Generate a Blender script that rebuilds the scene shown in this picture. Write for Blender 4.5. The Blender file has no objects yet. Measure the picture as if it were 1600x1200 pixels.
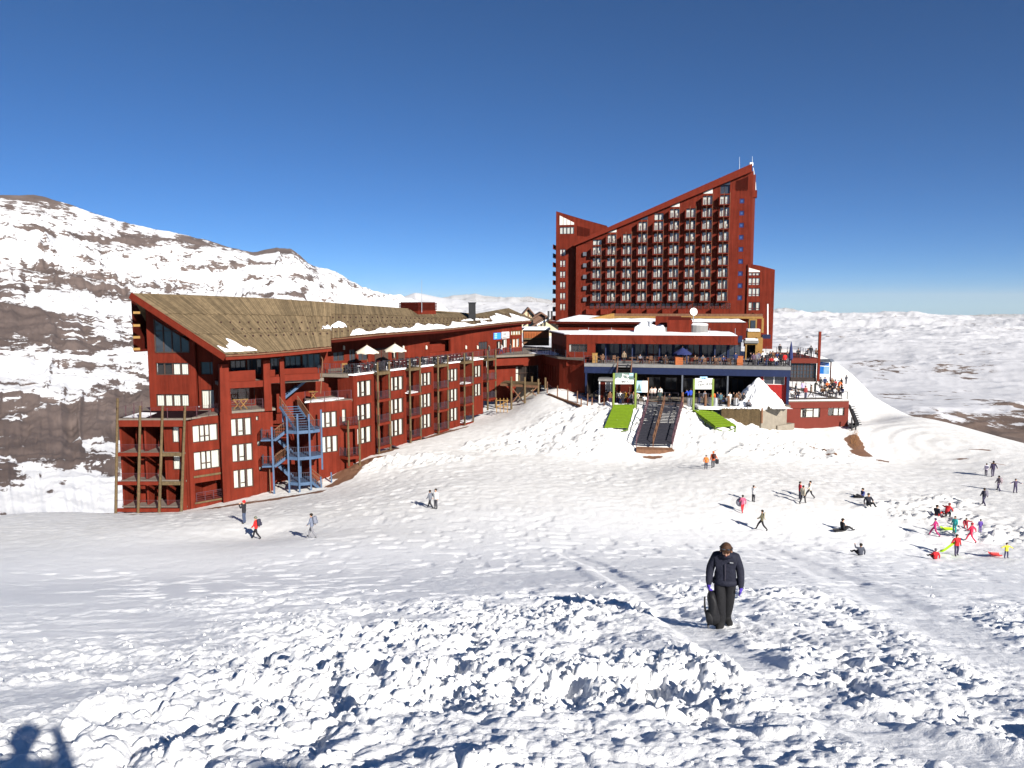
import bpy, bmesh, math, random
import numpy as np
from mathutils import Vector, Matrix
random.seed(7); np.random.seed(7)
R = math.radians
SC = bpy.context.scene
COL = SC.collection
# ------------------------------------------------------------------ camera
F = 1180.0                                   # focal length in pixels of the 1600x1200 photograph
PITCH = math.atan(122.0/F)
cam_d = bpy.data.cameras.new('camera'); cam = bpy.data.objects.new('camera', cam_d); COL.objects.link(cam)
cam_d.sensor_width = 36.0; cam_d.lens = 36.0*F/1600.0
cam_d.clip_start = 0.1; cam_d.clip_end = 120000
cam.location = (0, 0, 0); cam.rotation_euler = (R(90)-PITCH, 0, 0)
SC.camera = cam
# ------------------------------------------------------------------ sky, sun, exposure
SUN_EL = R(26.2)
SUN_H = Vector((0.537, -0.843, 0)).normalized()           # horizontal direction towards the sun
SUN_DIR = Vector((SUN_H.x*math.cos(SUN_EL), SUN_H.y*math.cos(SUN_EL), math.sin(SUN_EL)))
W = bpy.data.worlds.new('World'); SC.world = W; W.use_nodes = True
nt = W.node_tree; nt.nodes.clear()
sky = nt.nodes.new('ShaderNodeTexSky'); sky.sky_type = 'NISHITA'; sky.sun_disc = False
sky.sun_elevation = SUN_EL; sky.sun_rotation = math.atan2(SUN_H.x, SUN_H.y)
sky.altitude = 6000; sky.air_density = 1.0; sky.dust_density = 0.0; sky.ozone_density = 10.0
bg = nt.nodes.new('ShaderNodeBackground'); bg.inputs['Strength'].default_value = 0.056
wo = nt.nodes.new('ShaderNodeOutputWorld')
wb = nt.nodes.new('ShaderNodeVectorMath'); wb.operation = 'MULTIPLY'; wb.inputs[1].default_value = (0.86, 1.04, 0.965)
nt.links.new(sky.outputs[0], wb.inputs[0]); nt.links.new(wb.outputs[0], bg.inputs[0]); nt.links.new(bg.outputs[0], wo.inputs[0])
sl = bpy.data.lights.new('sun', 'SUN'); sl.energy = 5.0; sl.angle = R(0.53); sl.color = (1.0, 0.95, 0.87)
so = bpy.data.objects.new('sun', sl); COL.objects.link(so)
so.rotation_euler = SUN_DIR.to_track_quat('Z', 'Y').to_euler(); so.location = (40, -60, 60)
SC.view_settings.view_transform = 'Standard'; SC.view_settings.look = 'None'
SC.view_settings.gamma = 1.0; SC.view_settings.use_curve_mapping = False
SC.view_settings.exposure = 0.94
# ------------------------------------------------------------------ measuring helpers
CP, SP = math.cos(PITCH), math.sin(PITCH)
def ray(px, py):
    v = (600.0-py)/F
    return Vector(((px-800.0)/F, CP+v*SP, v*CP-SP))
def P(px, py, t): return ray(px, py)*t
class Fac:
    """a vertical facade plane: u runs left to right, d outwards, z up"""
    def __init__(s, a, b, py=560):
        A = P(a[0], py, a[1]); B = P(b[0], py, b[1])
        s.o = Vector((A.x, A.y, 0)); d = Vector((B.x-A.x, B.y-A.y, 0)); s.L = d.length
        s.u = d.normalized(); s.n = Vector((s.u.y, -s.u.x, 0)); s.rot = math.atan2(s.u.y, s.u.x)
    def pt(s, u, d, z): return s.o + s.u*u + s.n*d + Vector((0, 0, z))
    def uz(s, px, py, d=0.0):
        r = ray(px, py); k = (s.n.dot(s.o)+d)/s.n.dot(r); q = r*k
        return (q-s.o).dot(s.u), q.z
    def U(s, px, py=560, d=0.0): return s.uz(px, py, d)[0]
    def Z(s, px, py, d=0.0): return s.uz(px, py, d)[1]
    def rect(s, x0, y0, x1, y1, d=0.0):
        xm, ym = (x0+x1)/2, (y0+y1)/2
        return s.U(x0, ym, d), s.U(x1, ym, d), s.Z(xm, y1, d), s.Z(xm, y0, d)     # u0,u1,z0,z1
    def off(s, d, du=0.0):
        g = Fac.__new__(Fac); g.o = s.o+s.n*d+s.u*du; g.u = s.u; g.n = s.n; g.rot = s.rot; g.L = s.L
        return g
class Flat(Fac):
    def __init__(s, o, ang):
        s.o = Vector((o[0], o[1], 0)); s.u = Vector((math.cos(ang), math.sin(ang), 0)); s.n = Vector((s.u.y, -s.u.x, 0)); s.rot = ang; s.L = 1
# ------------------------------------------------------------------ numpy noise
def _h(ix, iy, seed):
    n = (ix.astype(np.int64)*374761393 + iy.astype(np.int64)*668265263 + seed*974634777) & 0xffffffff
    n = ((n ^ (n >> 13))*1274126177) & 0xffffffff
    n = ((n ^ (n >> 16))*2246822519) & 0xffffffff
    return ((n ^ (n >> 15)) & 0xffffff)/float(0x1000000)
def vnoise(x, y, seed=0):
    ix = np.floor(x); iy = np.floor(y); fx = x-ix; fy = y-iy
    fx = fx*fx*fx*(fx*(fx*6-15)+10); fy = fy*fy*fy*(fy*(fy*6-15)+10)
    a = _h(ix, iy, seed); b = _h(ix+1, iy, seed); c = _h(ix, iy+1, seed); d = _h(ix+1, iy+1, seed)
    return (a+(b-a)*fx)*(1-fy)+(c+(d-c)*fx)*fy
def fbm(x, y, seed=0, octv=5, gain=0.5, lac=2.03):
    s = 0; a = 1.0; n = 0
    for i in range(octv):
        s = s + a*(vnoise(x, y, seed+i*17)*2-1); n += a; a *= gain; x, y = x*lac*0.96+y*lac*0.28+3.1, y*lac*0.96-x*lac*0.28-1.7
    return s/n
def ridged(x, y, seed=0, octv=5):
    s = 0; a = 1.0; n = 0
    for i in range(octv):
        s = s + a*(1-np.abs(vnoise(x, y, seed+i*13)*2-1)); n += a; a *= 0.5; x, y = x*2.01*0.94+y*2.01*0.34+5.2, y*2.01*0.94-x*2.01*0.34+1.3
    return s/n
def sstep(a, b, x):
    t = np.clip((x-a)/(b-a), 0, 1); return t*t*(3-2*t)
def domes(x, y, c, seed, dens=0.75):
    """chunks of broken snow: for each cell one lump with steep, uneven sides"""
    ix = np.floor(x/c); iy = np.floor(y/c); out = np.zeros_like(x)
    for dx in (-1, 0, 1):
        for dy in (-1, 0, 1):
            jx = ix+dx; jy = iy+dy
            cx = (jx+_h(jx, jy, seed))*c; cy = (jy+_h(jx, jy, seed+1))*c
            rr = (0.28+0.5*_h(jx, jy, seed+2))*c; hh = 0.25+0.75*_h(jx, jy, seed+3)
            on = _h(jx, jy, seed+4) < dens
            a = _h(jx, jy, seed+5)*3.14159; st = 0.65+0.6*_h(jx, jy, seed+6)
            ex = (x-cx)*np.cos(a)+(y-cy)*np.sin(a); ey = -(x-cx)*np.sin(a)+(y-cy)*np.cos(a)
            q = (np.abs(ex/rr*st)**3.2+np.abs(ey/rr/st)**3.2)
            k = np.where(on, hh*rr*np.clip(1-q, 0, 1)**0.48*np.clip(1+0.65*ex/rr, 0, 2), 0)
            out = np.maximum(out, k)
    return out
# ------------------------------------------------------------------ mesh builder
Z3 = Vector((0, 0, 1))
class MB:
    def __init__(s): s.v = []; s.f = []; s.m = []; s.t = []
    def face(s, pts, m=0, t=0.5):
        i = len(s.v); s.v += [tuple(p) for p in pts]; s.f.append(tuple(range(i, i+len(pts)))); s.m.append(m); s.t.append(t)
    def hexa(s, b, t4, m=0, t=0.5):
        i = len(s.v); s.v += [tuple(p) for p in b]+[tuple(p) for p in t4]
        for f in ((3, 2, 1, 0), (4, 5, 6, 7), (0, 1, 5, 4), (1, 2, 6, 5), (2, 3, 7, 6), (3, 0, 4, 7)):
            s.f.append(tuple(i+k for k in f)); s.m.append(m); s.t.append(t)
    def box(s, lo, hi, m=0, t=0.5):
        x0, y0, z0 = lo; x1, y1, z1 = hi
        s.hexa([(x0, y0, z0), (x1, y0, z0), (x1, y1, z0), (x0, y1, z0)], [(x0, y0, z1), (x1, y0, z1), (x1, y1, z1), (x0, y1, z1)], m, t)
    def fbox(s, fc, u0, u1, d0, d1, z0, z1, m=0, t=0.5):
        q = lambda z: [fc.pt(u0, d1, z), fc.pt(u1, d1, z), fc.pt(u1, d0, z), fc.pt(u0, d0, z)]
        s.hexa(q(z0), q(z1), m, t)
    def prism(s, fr, off, m=0, t=0.5):
        n = len(fr); i = len(s.v); off = Vector(off)
        s.v += [tuple(p) for p in fr]+[tuple(Vector(p)+off) for p in fr]
        s.f.append(tuple(range(i, i+n))); s.f.append(tuple(range(i+2*n-1, i+n-1, -1)))
        for k in range(n):
            j = (k+1) % n; s.f.append((i+k, i+n+k, i+n+j, i+j))
        s.m += [m]*(n+2); s.t += [t]*(n+2)
    def fprism(s, fc, poly, d0, d1, m=0, t=0.5):
        s.prism([fc.pt(u, d1, z) for u, z in poly], fc.n*(d0-d1), m, t)
    def beam(s, p, q, w, h=None, m=0, t=0.5, up=Z3):
        p = Vector(p); q = Vector(q); h = w if h is None else h; a = (q-p).normalized()
        sd = a.cross(up)
        if sd.length < 1e-4: sd = Vector((1, 0, 0))
        sd.normalize(); uu = sd.cross(a).normalized(); x = sd*w/2; y = uu*h/2
        s.hexa([p-x-y, p+x-y, q+x-y, q-x-y], [p-x+y, p+x+y, q+x+y, q-x+y], m, t)
    def tube(s, p, q, r, n=8, r2=None, m=0, t=0.5, cap=True):
        p = Vector(p); q = Vector(q); r2 = r if r2 is None else r2; a = (q-p).normalized()
        sd = a.cross(Z3)
        if sd.length < 1e-4: sd = Vector((1, 0, 0))
        sd.normalize(); uu = sd.cross(a); i = len(s.v)
        for c, rr in ((p, r), (q, r2)):
            for k in range(n):
                an = 2*math.pi*k/n; s.v.append(tuple(c+sd*math.cos(an)*rr+uu*math.sin(an)*rr))
        for k in range(n):
            j = (k+1) % n; s.f.append((i+k, i+j, i+n+j, i+n+k)); s.m.append(m); s.t.append(t)
        if cap:
            s.f.append(tuple(range(i+n-1, i-1, -1))); s.f.append(tuple(range(i+n, i+2*n))); s.m += [m]*2; s.t += [t]*2
    def lathe(s, c, prof, n=12, m=0, t=0.5, sx=1, sy=1):
        c = Vector(c); i = len(s.v)
        for r, z in prof:
            for k in range(n):
                an = 2*math.pi*k/n; s.v.append((c.x+math.cos(an)*r*sx, c.y+math.sin(an)*r*sy, c.z+z))
        for a in range(len(prof)-1):
            for k in range(n):
                j = (k+1) % n; s.f.append((i+a*n+k, i+a*n+j, i+a*n+n+j, i+a*n+n+k)); s.m.append(m); s.t.append(t)
        s.f.append(tuple(range(i+n-1, i-1, -1))); e = i+(len(prof)-1)*n; s.f.append(tuple(range(e, e+n))); s.m += [m]*2; s.t += [t]*2
    def mesh(s, name, mats, org=(0, 0, 0), smooth=False, recalc=True):
        me = bpy.data.meshes.new(name); o = Vector(org)
        me.from_pydata([(x-o.x, y-o.y, z-o.z) for x, y, z in s.v], [], s.f)
        for m in (mats if isinstance(mats, (list, tuple)) else [mats]): me.materials.append(m)
        if any(s.m): me.polygons.foreach_set('material_index', s.m)
        if recalc and smooth:
            bm = bmesh.new(); bm.from_mesh(me); bmesh.ops.remove_doubles(bm, verts=bm.verts, dist=1e-5); bmesh.ops.recalc_face_normals(bm, faces=bm.faces); bm.to_mesh(me); bm.free()
            me.polygons.foreach_set('use_smooth', [True]*len(me.polygons)); return me
        if recalc:
            bm = bmesh.new(); bm.from_mesh(me); bmesh.ops.recalc_face_normals(bm, faces=bm.faces); bm.to_mesh(me); bm.free()
        at = me.attributes.new('tint', 'FLOAT', 'FACE'); at.data.foreach_set('value', s.t)
        if smooth: me.polygons.foreach_set('use_smooth', [True]*len(s.f))
        return me
def worg(o):
    v = Vector((0, 0, 0))
    while o is not None: v += o.location; o = o.parent
    return v
def link(name, me, parent=None, loc=None, rz=0.0, kind=None):
    o = bpy.data.objects.new(name, me); COL.objects.link(o)
    if parent is not None: o.parent = parent
    if loc is not None: o.location = Vector(loc)-(worg(parent) if parent is not None else Vector((0, 0, 0)))
    if rz: o.rotation_euler = (0, 0, rz)
    if kind: o['kind'] = kind
    return o
def part(name, mb, mats, parent, smooth=False, kind=None, label=None):
    """world-coordinate mesh that becomes a part of its thing"""
    o = link(name, mb.mesh(name, mats, worg(parent), smooth), parent, None, 0, kind)
    if label: o['label'] = label
    return o
def thing(name, label, cat, loc, group=None):
    o = bpy.data.objects.new(name, None); COL.objects.link(o); o.location = loc; o.empty_display_size = 0.3
    o['label'] = label; o['category'] = cat
    if group: o['group'] = group
    return o
def solo(name, mb, mats, label, cat, loc, group=None, smooth=False):
    o = link(name, mb.mesh(name, mats, loc, smooth), None, loc); o['label'] = label; o['category'] = cat
    if group: o['group'] = group
    return o
# ------------------------------------------------------------------ materials
def N(nt, typ, **kw):
    n = nt.nodes.new(typ)
    for k, v in kw.items():
        if k in n.inputs: n.inputs[k].default_value = v
        else: setattr(n, k, v)
    return n
def mat(name, c, rough=0.6, var=0.12, scale=3.0, bump=0.0, metal=0.0, tint=0.0, boards=0.0, spec=0.2, streak=0.0):
    m = bpy.data.materials.new(name); m.use_nodes = True; nt = m.node_tree; b = nt.nodes['Principled BSDF']
    b.inputs['Roughness'].default_value = rough; b.inputs['Metallic'].default_value = metal
    b.inputs['Specular IOR Level'].default_value = spec
    geo = N(nt, 'ShaderNodeNewGeometry')
    nz = N(nt, 'ShaderNodeTexNoise', Scale=scale, Detail=5.0, Roughness=0.6); nt.links.new(geo.outputs['Position'], nz.inputs['Vector'])
    mr = N(nt, 'ShaderNodeMapRange'); mr.inputs[3].default_value = 1-var; mr.inputs[4].default_value = 1+var
    mr.inputs[1].default_value = 0.3; mr.inputs[2].default_value = 0.7
    nt.links.new(nz.outputs['Fac'], mr.inputs[0]); val = mr.outputs[0]
    def mul(a, bsock):
        q = N(nt, 'ShaderNodeMath', operation='MULTIPLY'); nt.links.new(a, q.inputs[0])
        if isinstance(bsock, float): q.inputs[1].default_value = bsock
        else: nt.links.new(bsock, q.inputs[1])
        return q.outputs[0]
    if streak:
        mp = N(nt, 'ShaderNodeMapping'); mp.inputs['Scale'].default_value = (2.3, 2.3, 0.16); nt.links.new(geo.outputs['Position'], mp.inputs[0])
        n2 = N(nt, 'ShaderNodeTexNoise', Scale=1.0, Detail=6.0, Roughness=0.65); nt.links.new(mp.outputs[0], n2.inputs['Vector'])
        m2 = N(nt, 'ShaderNodeMapRange'); m2.inputs[1].default_value = 0.35; m2.inputs[2].default_value = 0.75
        m2.inputs[3].default_value = 1-streak; m2.inputs[4].default_value = 1+streak
        nt.links.new(n2.outputs['Fac'], m2.inputs[0]); val = mul(val, m2.outputs[0])
    if tint:
        at = N(nt, 'ShaderNodeAttribute', attribute_name='tint'); m3 = N(nt, 'ShaderNodeMapRange')
        m3.inputs[3].default_value = 1-tint; m3.inputs[4].default_value = 1+tint
        nt.links.new(at.outputs['Fac'], m3.inputs[0]); val = mul(val, m3.outputs[0])
    mx = N(nt, 'ShaderNodeVectorMath', operation='SCALE'); mx.inputs[0].default_value = c[:3]; nt.links.new(val, mx.inputs['Scale'])
    nt.links.new(mx.outputs[0], b.inputs['Base Color'])
    hsock = None
    if boards:
        cr = N(nt, 'ShaderNodeVectorMath', operation='CROSS_PRODUCT'); cr.inputs[1].default_value = (0, 0, 1)
        nt.links.new(geo.outputs['True Normal'], cr.inputs[0])
        dt = N(nt, 'ShaderNodeVectorMath', operation='DOT_PRODUCT'); nt.links.new(cr.outputs[0], dt.inputs[0]); nt.links.new(geo.outputs['Position'], dt.inputs[1])
        md = N(nt, 'ShaderNodeMath', operation='PINGPONG'); md.inputs[1].default_value = boards/2; nt.links.new(dt.outputs['Value'], md.inputs[0])
        mm = N(nt, 'ShaderNodeMapRange'); mm.inputs[1].default_value = 0.0; mm.inputs[2].default_value = 0.02; nt.links.new(md.outputs[0], mm.inputs[0])
        bp = N(nt, 'ShaderNodeBump', Strength=0.7, Distance=0.02); nt.links.new(mm.outputs[0], bp.inputs['Height']); hsock = bp.outputs[0]
    if bump:
        bp = N(nt, 'ShaderNodeBump', Strength=bump, Distance=0.03); nt.links.new(nz.outputs['Fac'], bp.inputs['Height'])
        if hsock: nt.links.new(hsock, bp.inputs['Normal'])
        hsock = bp.outputs[0]
    if hsock: nt.links.new(hsock, b.inputs['Normal'])
    return m
M = {}
M['red'] = mat('red_paint', (0.124, 0.0185, 0.0098), 0.75, 0.16, 0.6, boards=0.42, streak=0.26, spec=0.06)
M['red_trim'] = mat('red_trim', (0.130, 0.0190, 0.0100), 0.7, 0.12, 1.5, streak=0.12, spec=0.06)
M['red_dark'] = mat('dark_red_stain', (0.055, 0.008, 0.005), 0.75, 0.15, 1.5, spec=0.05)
M['red_small'] = mat('red_plaster', (0.125, 0.022, 0.014), 0.8, 0.07, 1.2, streak=0.06)
M['log'] = mat('weathered_log', (0.105, 0.072, 0.036), 0.8, 0.28, 5.0, bump=0.3, streak=0.2)
M['roofwood'] = mat('roof_boards', (0.122, 0.088, 0.050), 0.85, 0.22, 2.0, bump=0.3, tint=0.30, streak=0.0)
M['deck'] = mat('deck_boards', (0.16, 0.135, 0.11), 0.85, 0.15, 3.0, boards=0.2)
M['snow_cap'] = None
M['curtain'] = mat('curtain', (0.62, 0.60, 0.54), 0.9, 0.06, 8.0)
M['glass'] = mat('window_glass', (0.035, 0.04, 0.05), 0.08, 0.3, 0.5, spec=0.6)
M['glass_blue'] = mat('blue_glass', (0.05, 0.08, 0.20), 0.1, 0.2, 0.5, spec=0.6)
M['frame'] = mat('window_frame', (0.06, 0.035, 0.027), 0.6, 0.15, 3)
M['frame_white'] = mat('white_frame', (0.62, 0.60, 0.56), 0.6, 0.1, 3)
M['black'] = mat('black_metal', (0.02, 0.02, 0.022), 0.5, 0.2, 4)
M['rail'] = mat('railing_metal', (0.085, 0.04, 0.05), 0.5, 0.2, 4)
M['rail_dark'] = mat('dark_railing', (0.05, 0.045, 0.06), 0.5, 0.2, 4)
M['bluesteel'] = mat('blue_steel', (0.062, 0.105, 0.180), 0.5, 0.15, 2.5, streak=0.1)
M['bluebeam'] = mat('blue_beam', (0.011, 0.018, 0.055), 0.5, 0.12, 2, streak=0.08)
M['ochre'] = mat('ochre_wood', (0.25, 0.14, 0.04), 0.65, 0.15, 2.5)
M['concrete'] = mat('concrete', (0.20, 0.175, 0.14), 0.9, 0.14, 1.5, bump=0.2)
M['slab'] = mat('concrete_slab', (0.19, 0.185, 0.18), 0.9, 0.12, 2)
M['grey_roof'] = mat('grey_metal', (0.10, 0.11, 0.13), 0.45, 0.15, 2)
M['steel'] = mat('galvanised_steel', (0.45, 0.46, 0.48), 0.4, 0.1, 3, metal=0.6)
M['white'] = mat('white_paint', (0.72, 0.72, 0.71), 0.6, 0.05, 3)
M['cream'] = mat('cream_plaster', (0.52, 0.45, 0.30), 0.85, 0.06, 1)
M['brownroof'] = mat('brown_roof', (0.15, 0.085, 0.06), 0.8, 0.15, 2)
M['green'] = mat('green_felt', (0.125, 0.20, 0.007), 0.9, 0.18, 6, bump=0.4, streak=0.1)
M['green_post'] = mat('green_post', (0.15, 0.20, 0.04), 0.6, 0.1, 3)
M['green_dark'] = mat('green_timber', (0.07, 0.12, 0.012), 0.8, 0.15, 4)
M['grate'] = mat('rubber_grating', (0.022, 0.022, 0.03), 0.7, 0.25, 4)
M['wood_brown'] = mat('brown_timber', (0.16, 0.08, 0.045), 0.8, 0.2, 3, streak=0.2)
M['orange_wood'] = mat('orange_wood', (0.30, 0.085, 0.025), 0.7, 0.15, 4)
M['canvas'] = mat('canvas', (0.60, 0.55, 0.45), 0.9, 0.05, 3)
M['navy'] = mat('navy_canvas', (0.022, 0.03, 0.10), 0.85, 0.1, 4)
M['sign_green'] = mat('sign_green', (0.10, 0.15, 0.13), 0.5, 0.3, 2)
M['sign_blue'] = mat('sign_blue', (0.03, 0.22, 0.72), 0.5, 0.1, 2)
M['sign_sky'] = mat('sign_pale_blue', (0.35, 0.58, 0.80), 0.5, 0.1, 2)
M['red_bright'] = mat('bright_red', (0.26, 0.014, 0.012), 0.5, 0.1, 3)
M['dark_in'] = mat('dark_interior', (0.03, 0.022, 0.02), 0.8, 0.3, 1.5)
# ------------------------------------------------------------------ snow slope
CPTS = [(px, py, t) for px, py, t in [
    (1133, 980, 14.2), (1190, 829, 58), (1250, 785, 64), (1105, 733, 76), (1020, 716, 86), (680, 795, 60), (487, 840, 50), (401, 842, 53),
    (381, 818, 56), (300, 798, 74), (185, 803, 71), (400, 776, 77), (520, 757, 79), (565, 722, 83), (610, 703, 88), (650, 690, 92), (700, 674, 98), (740, 662, 103),
    (800, 642, 107), (838, 616, 108), (868, 606, 107), (905, 622, 103), (850, 690, 90), (700, 760, 68), (945, 634, 98), (950, 682, 89),
    (1005, 632, 98), (1065, 634, 98), (1090, 640, 98), (1130, 682, 90), (1000, 700, 88), (1055, 702, 87), (1150, 650, 98), (1180, 670, 95),
    (1230, 690, 93), (1240, 673, 99), (1325, 668, 100), (1345, 712, 91), (1300, 730, 83), (1200, 725, 82), (1340, 868, 49), (1490, 868, 53), (1572, 872, 51),
    (1537, 790, 68), (1480, 808, 63), (1550, 745, 80), (1586, 770, 73), (1320, 600, 128), (1420, 650, 105), (1500, 690, 93), (1600, 722, 84), (1360, 660, 108), (1420, 720, 90),
    (0, 806, 66), (40, 852, 47.5), (300, 857, 46), (100, 800, 69), (0, 900, 34), (200, 900, 36), (500, 900, 34), (800, 900, 31), (1100, 900, 27), (1400, 900, 35), (1600, 900, 42)]]
pts3 = [P(*c) for c in CPTS]
pts3 += [Vector(v) for v in [(0, 0, -1.72), (0, 5, -3.2), (-4, 5, -3.25), (4, 5, -3.3), (-8, 9, -4.95), (8, 9, -4.75), (0, 10, -4.75), (-4, -6, 0.4), (4, -6, 0.3), (0, -3, -0.7),
    (-12, 2, -2.6), (12, 2, -2.7), (14, 20, -8.4), (-16, 20, -8.15), (0, 20, -7.9), (12, 106, -13.3), (20, 106, -13.4), (28, 106, -13.4), (0, 118, -13.4), (18, 125, -13.4), (30, 120, -12.6), (35, 160, -12.8), (70, 160, -13.3), (10, 165, -12.0), (40, 200, -16), (-8, 150, -12.5), (-15, 130, -14),
    (-45, 95, -27), (-60, 90, -34), (-70, 75, -33), (-25, 110, -22), (-30, 150, -40), (80, 120, -34), (95, 95, -30), (62, 140, -26), (110, 150, -60), (-80, 150, -75)]]
CX = np.array([[p.x, p.y] for p in pts3]); CZ = np.array([p.z for p in pts3])
def _phi(r2): return np.where(r2 > 1e-12, 0.5*r2*np.log(np.maximum(r2, 1e-12)), 0.0)
_n = len(CX); _A = np.zeros((_n+3, _n+3))
_A[:_n, :_n] = _phi(((CX[:, None, :]-CX[None])**2).sum(-1))+np.eye(_n)*6.0
_A[:_n, _n] = 1; _A[:_n, _n+1:] = CX; _A[_n, :_n] = 1; _A[_n+1:, :_n] = CX.T
_w = np.linalg.solve(_A, np.concatenate([CZ, [0, 0, 0]]))
def base(x, y):
    x = np.asarray(x, float); y = np.asarray(y, float); z = _w[_n]+_w[_n+1]*x+_w[_n+2]*y
    for i in range(_n):
        z = z+_w[i]*_phi((x-CX[i, 0])**2+(y-CX[i, 1])**2)
    return z
def hit(px, py, f=None, t0=1.5, t1=170):
    """where the line of sight meets the snow (coarse to fine)"""
    f = f or base; r = ray(px, py); a, b = t0, t1; ts = np.geomspace(t0, t1, 400)
    for _ in range(3):
        z = f(r.x*ts, r.y*ts); k = np.nonzero(r.z*ts < z)[0]; i = int(k[0]) if len(k) else len(ts)-1
        a, b = ts[max(i-1, 0)], ts[i]; ts = np.linspace(a, b, 24)
    return r*b, float(b)
def track(pix):
    return np.array([[q.x, q.y] for q in (hit(a, b)[0] for a, b in pix)])
TR1 = track([(880, 862), (935, 884), (1010, 930), (1080, 978), (1160, 1030), (1290, 1095), (1430, 1150), (1590, 1185), (1800, 1210)])
TR2 = track([(1180, 850), (1260, 880), (1340, 915), (1450, 968), (1600, 1040), (1800, 1110)])
TR3 = track([(860, 840), (1000, 862), (1200, 880), (1400, 885), (1600, 890)])
def pdist(x, y, tr):
    d = np.full(x.shape, 1e9); sgn = np.zeros(x.shape)
    for a, b in zip(tr[:-1], tr[1:]):
        v = b-a; l2 = (v**2).sum(); k = np.clip(((x-a[0])*v[0]+(y-a[1])*v[1])/l2, 0, 1)
        ex = x-a[0]-k*v[0]; ey = y-a[1]-k*v[1]; dd = np.sqrt(ex**2+ey**2); m = dd < d
        sgn = np.where(m, np.sign(v[0]*ey-v[1]*ex), sgn); d = np.where(m, dd, d)
    return d, sgn
def blob(x, y, c, rx, ry=None, ang=0):
    ry = rx if ry is None else ry; dx = x-c[0]; dy = y-c[1]; ca, sa = math.cos(ang), math.sin(ang)
    return np.exp(-(((dx*ca+dy*sa)/rx)**2+((-dx*sa+dy*ca)/ry)**2))
HEAP = P(1191, 612, 98.0)                       # the shovelled heap in front of the terrace
def relief(x, y):
    """z, roughness mask, dirt mask"""
    z = base(x, y)
    r = np.sqrt(x*x+y*y); az = np.arctan2(x, np.maximum(y, 0.01))
    z = z+0.08*fbm(x/9, y/9, 3, 4)*sstep(3, 20, r)
    # broken, trodden snow near the camera, fading down the slope; smoother to the left
    edge = 24+9*fbm(x/7, y/7, 11, 3)+4*np.clip(az/0.5, -1, 1)
    near = 1-sstep(edge*0.45, edge*1.25, r)
    left = sstep(-0.62, -0.12, az+0.10*fbm(x/5, y/5, 19, 3))
    rough = near*(0.52+0.48*left)+0.10*(1-sstep(34, 52, r))
    patch = sstep(-0.35, 0.25, fbm(x/2.6, y/2.6, 23, 4)); rough = rough*(0.28+0.62*patch)
    d1, s1 = pdist(x, y, TR1); d2, s2 = pdist(x, y, TR2); d3, s3 = pdist(x, y, TR3)
    w1 = 0.36+0.14*fbm(x/1.5, y/1.5, 31, 2)
    tr = 1-(1-sstep(w1, w1*1.9, d1)); tr2 = sstep(0.5, 1.4, d2); tr3 = sstep(0.3, 1.2, d3)
    rough = rough*(0.34+0.66*tr)*(0.25+0.75*tr2)*(0.35+0.65*tr3)
    # shovelled banks below the hotel and kicked-up snow among the children
    bank = np.zeros_like(x)
    for px, py, t, rx, ry in ((930, 655, 94, 7, 5), (1150, 665, 94, 6.5, 5), (1240, 700, 90, 7, 4), (880, 690, 90, 7, 5), (1180, 690, 89, 8, 4), (800, 700, 88, 5, 3), (640, 725, 82, 6, 2)):
        c = P(px, py, t); bank = np.maximum(bank, blob(x, y, (c.x, c.y), rx, ry))
    for px, py, rx, ry in ((1440, 800, 6, 4), (1560, 835, 6, 3), (1480, 785, 4, 3)):
        c = hit(px, py)[0]; bank = np.maximum(bank, 0.55*blob(x, y, (c.x, c.y), rx, ry))
    c1 = P(1005, 632, 97.5); c2 = P(1052, 702, 87.0)
    # big waves, clods, grains
    z = z+rough*(0.27*(fbm(x/2.1, y/1.5, 41, 4)))*sstep(2, 7, r)
    big_ = sstep(0.0, 0.5, fbm(x/3, y/3, 49, 3)); lump = 0.24*big_*domes(x, y, 0.46, 51, 0.5)+0.58*domes(x+0.3*fbm(x, y, 5, 2), y, 0.225, 61, 0.62)+0.82*domes(x, y, 0.13, 71, 0.72)
    lump = lump+np.where(r < 18, 0.95*domes(x, y, 0.085, 81, 0.8), 0)
    pockets = -0.22*ridged(x/1.1, y/1.1, 91, 3)*sstep(0.55, 0.9, ridged(x/1.1, y/1.1, 91, 3))
    z = z+np.clip(rough, 0, 1)*(lump*0.92+pockets)
    z = z+(1-sstep(0, 1.1, bank))*0+sstep(0.12, 0.45, bank)*(0.40*fbm(x/1.6, y/1.6, 101, 4)+0.22*domes(x, y, 1.0, 111, 0.5)+0.62*domes(x, y, 0.5, 113, 0.65)+0.75*domes(x, y, 0.33, 115, 0.7))
    # foot holes and small crust over the whole piste
    z = z+((0.016+0.038*sstep(45, 65, r))*fbm(x/0.5, y/0.5, 121, 3)+0.006*fbm(x/1.3, y/1.3, 123, 2))*sstep(4, 12, r)*(1-0.4*sstep(80, 115, r))
    holes = sstep(0.62, 0.8, vnoise(x/0.7, y/0.7, 131))*sstep(0.1, 0.5, fbm(x/9, y/9, 133, 3)+0.25)
    z = z-0.07*holes*sstep(10, 25, r)*(1-sstep(75, 95, r))
    # furrow trodden along the path
    z = z-0.075*(1-sstep(w1*0.7, w1*1.7, d1))+0.05*np.exp(-((d1-0.85)/0.3)**2)*(s1 < 0)
    z = z-0.07*(1-sstep(0.4, 1.2, d2))
    # faint piste-machine arcs on the run to the right of the hotel
    g = P(1475, 700, 93); rr = np.sqrt((x-g.x)**2+(y-g.y)**2); gm = blob(x, y, (g.x-6, g.y+2), 9, 12)
    z = z+gm*0.06*np.sin(rr*2.6+1.5*fbm(x/6, y/6, 141, 2))
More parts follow.
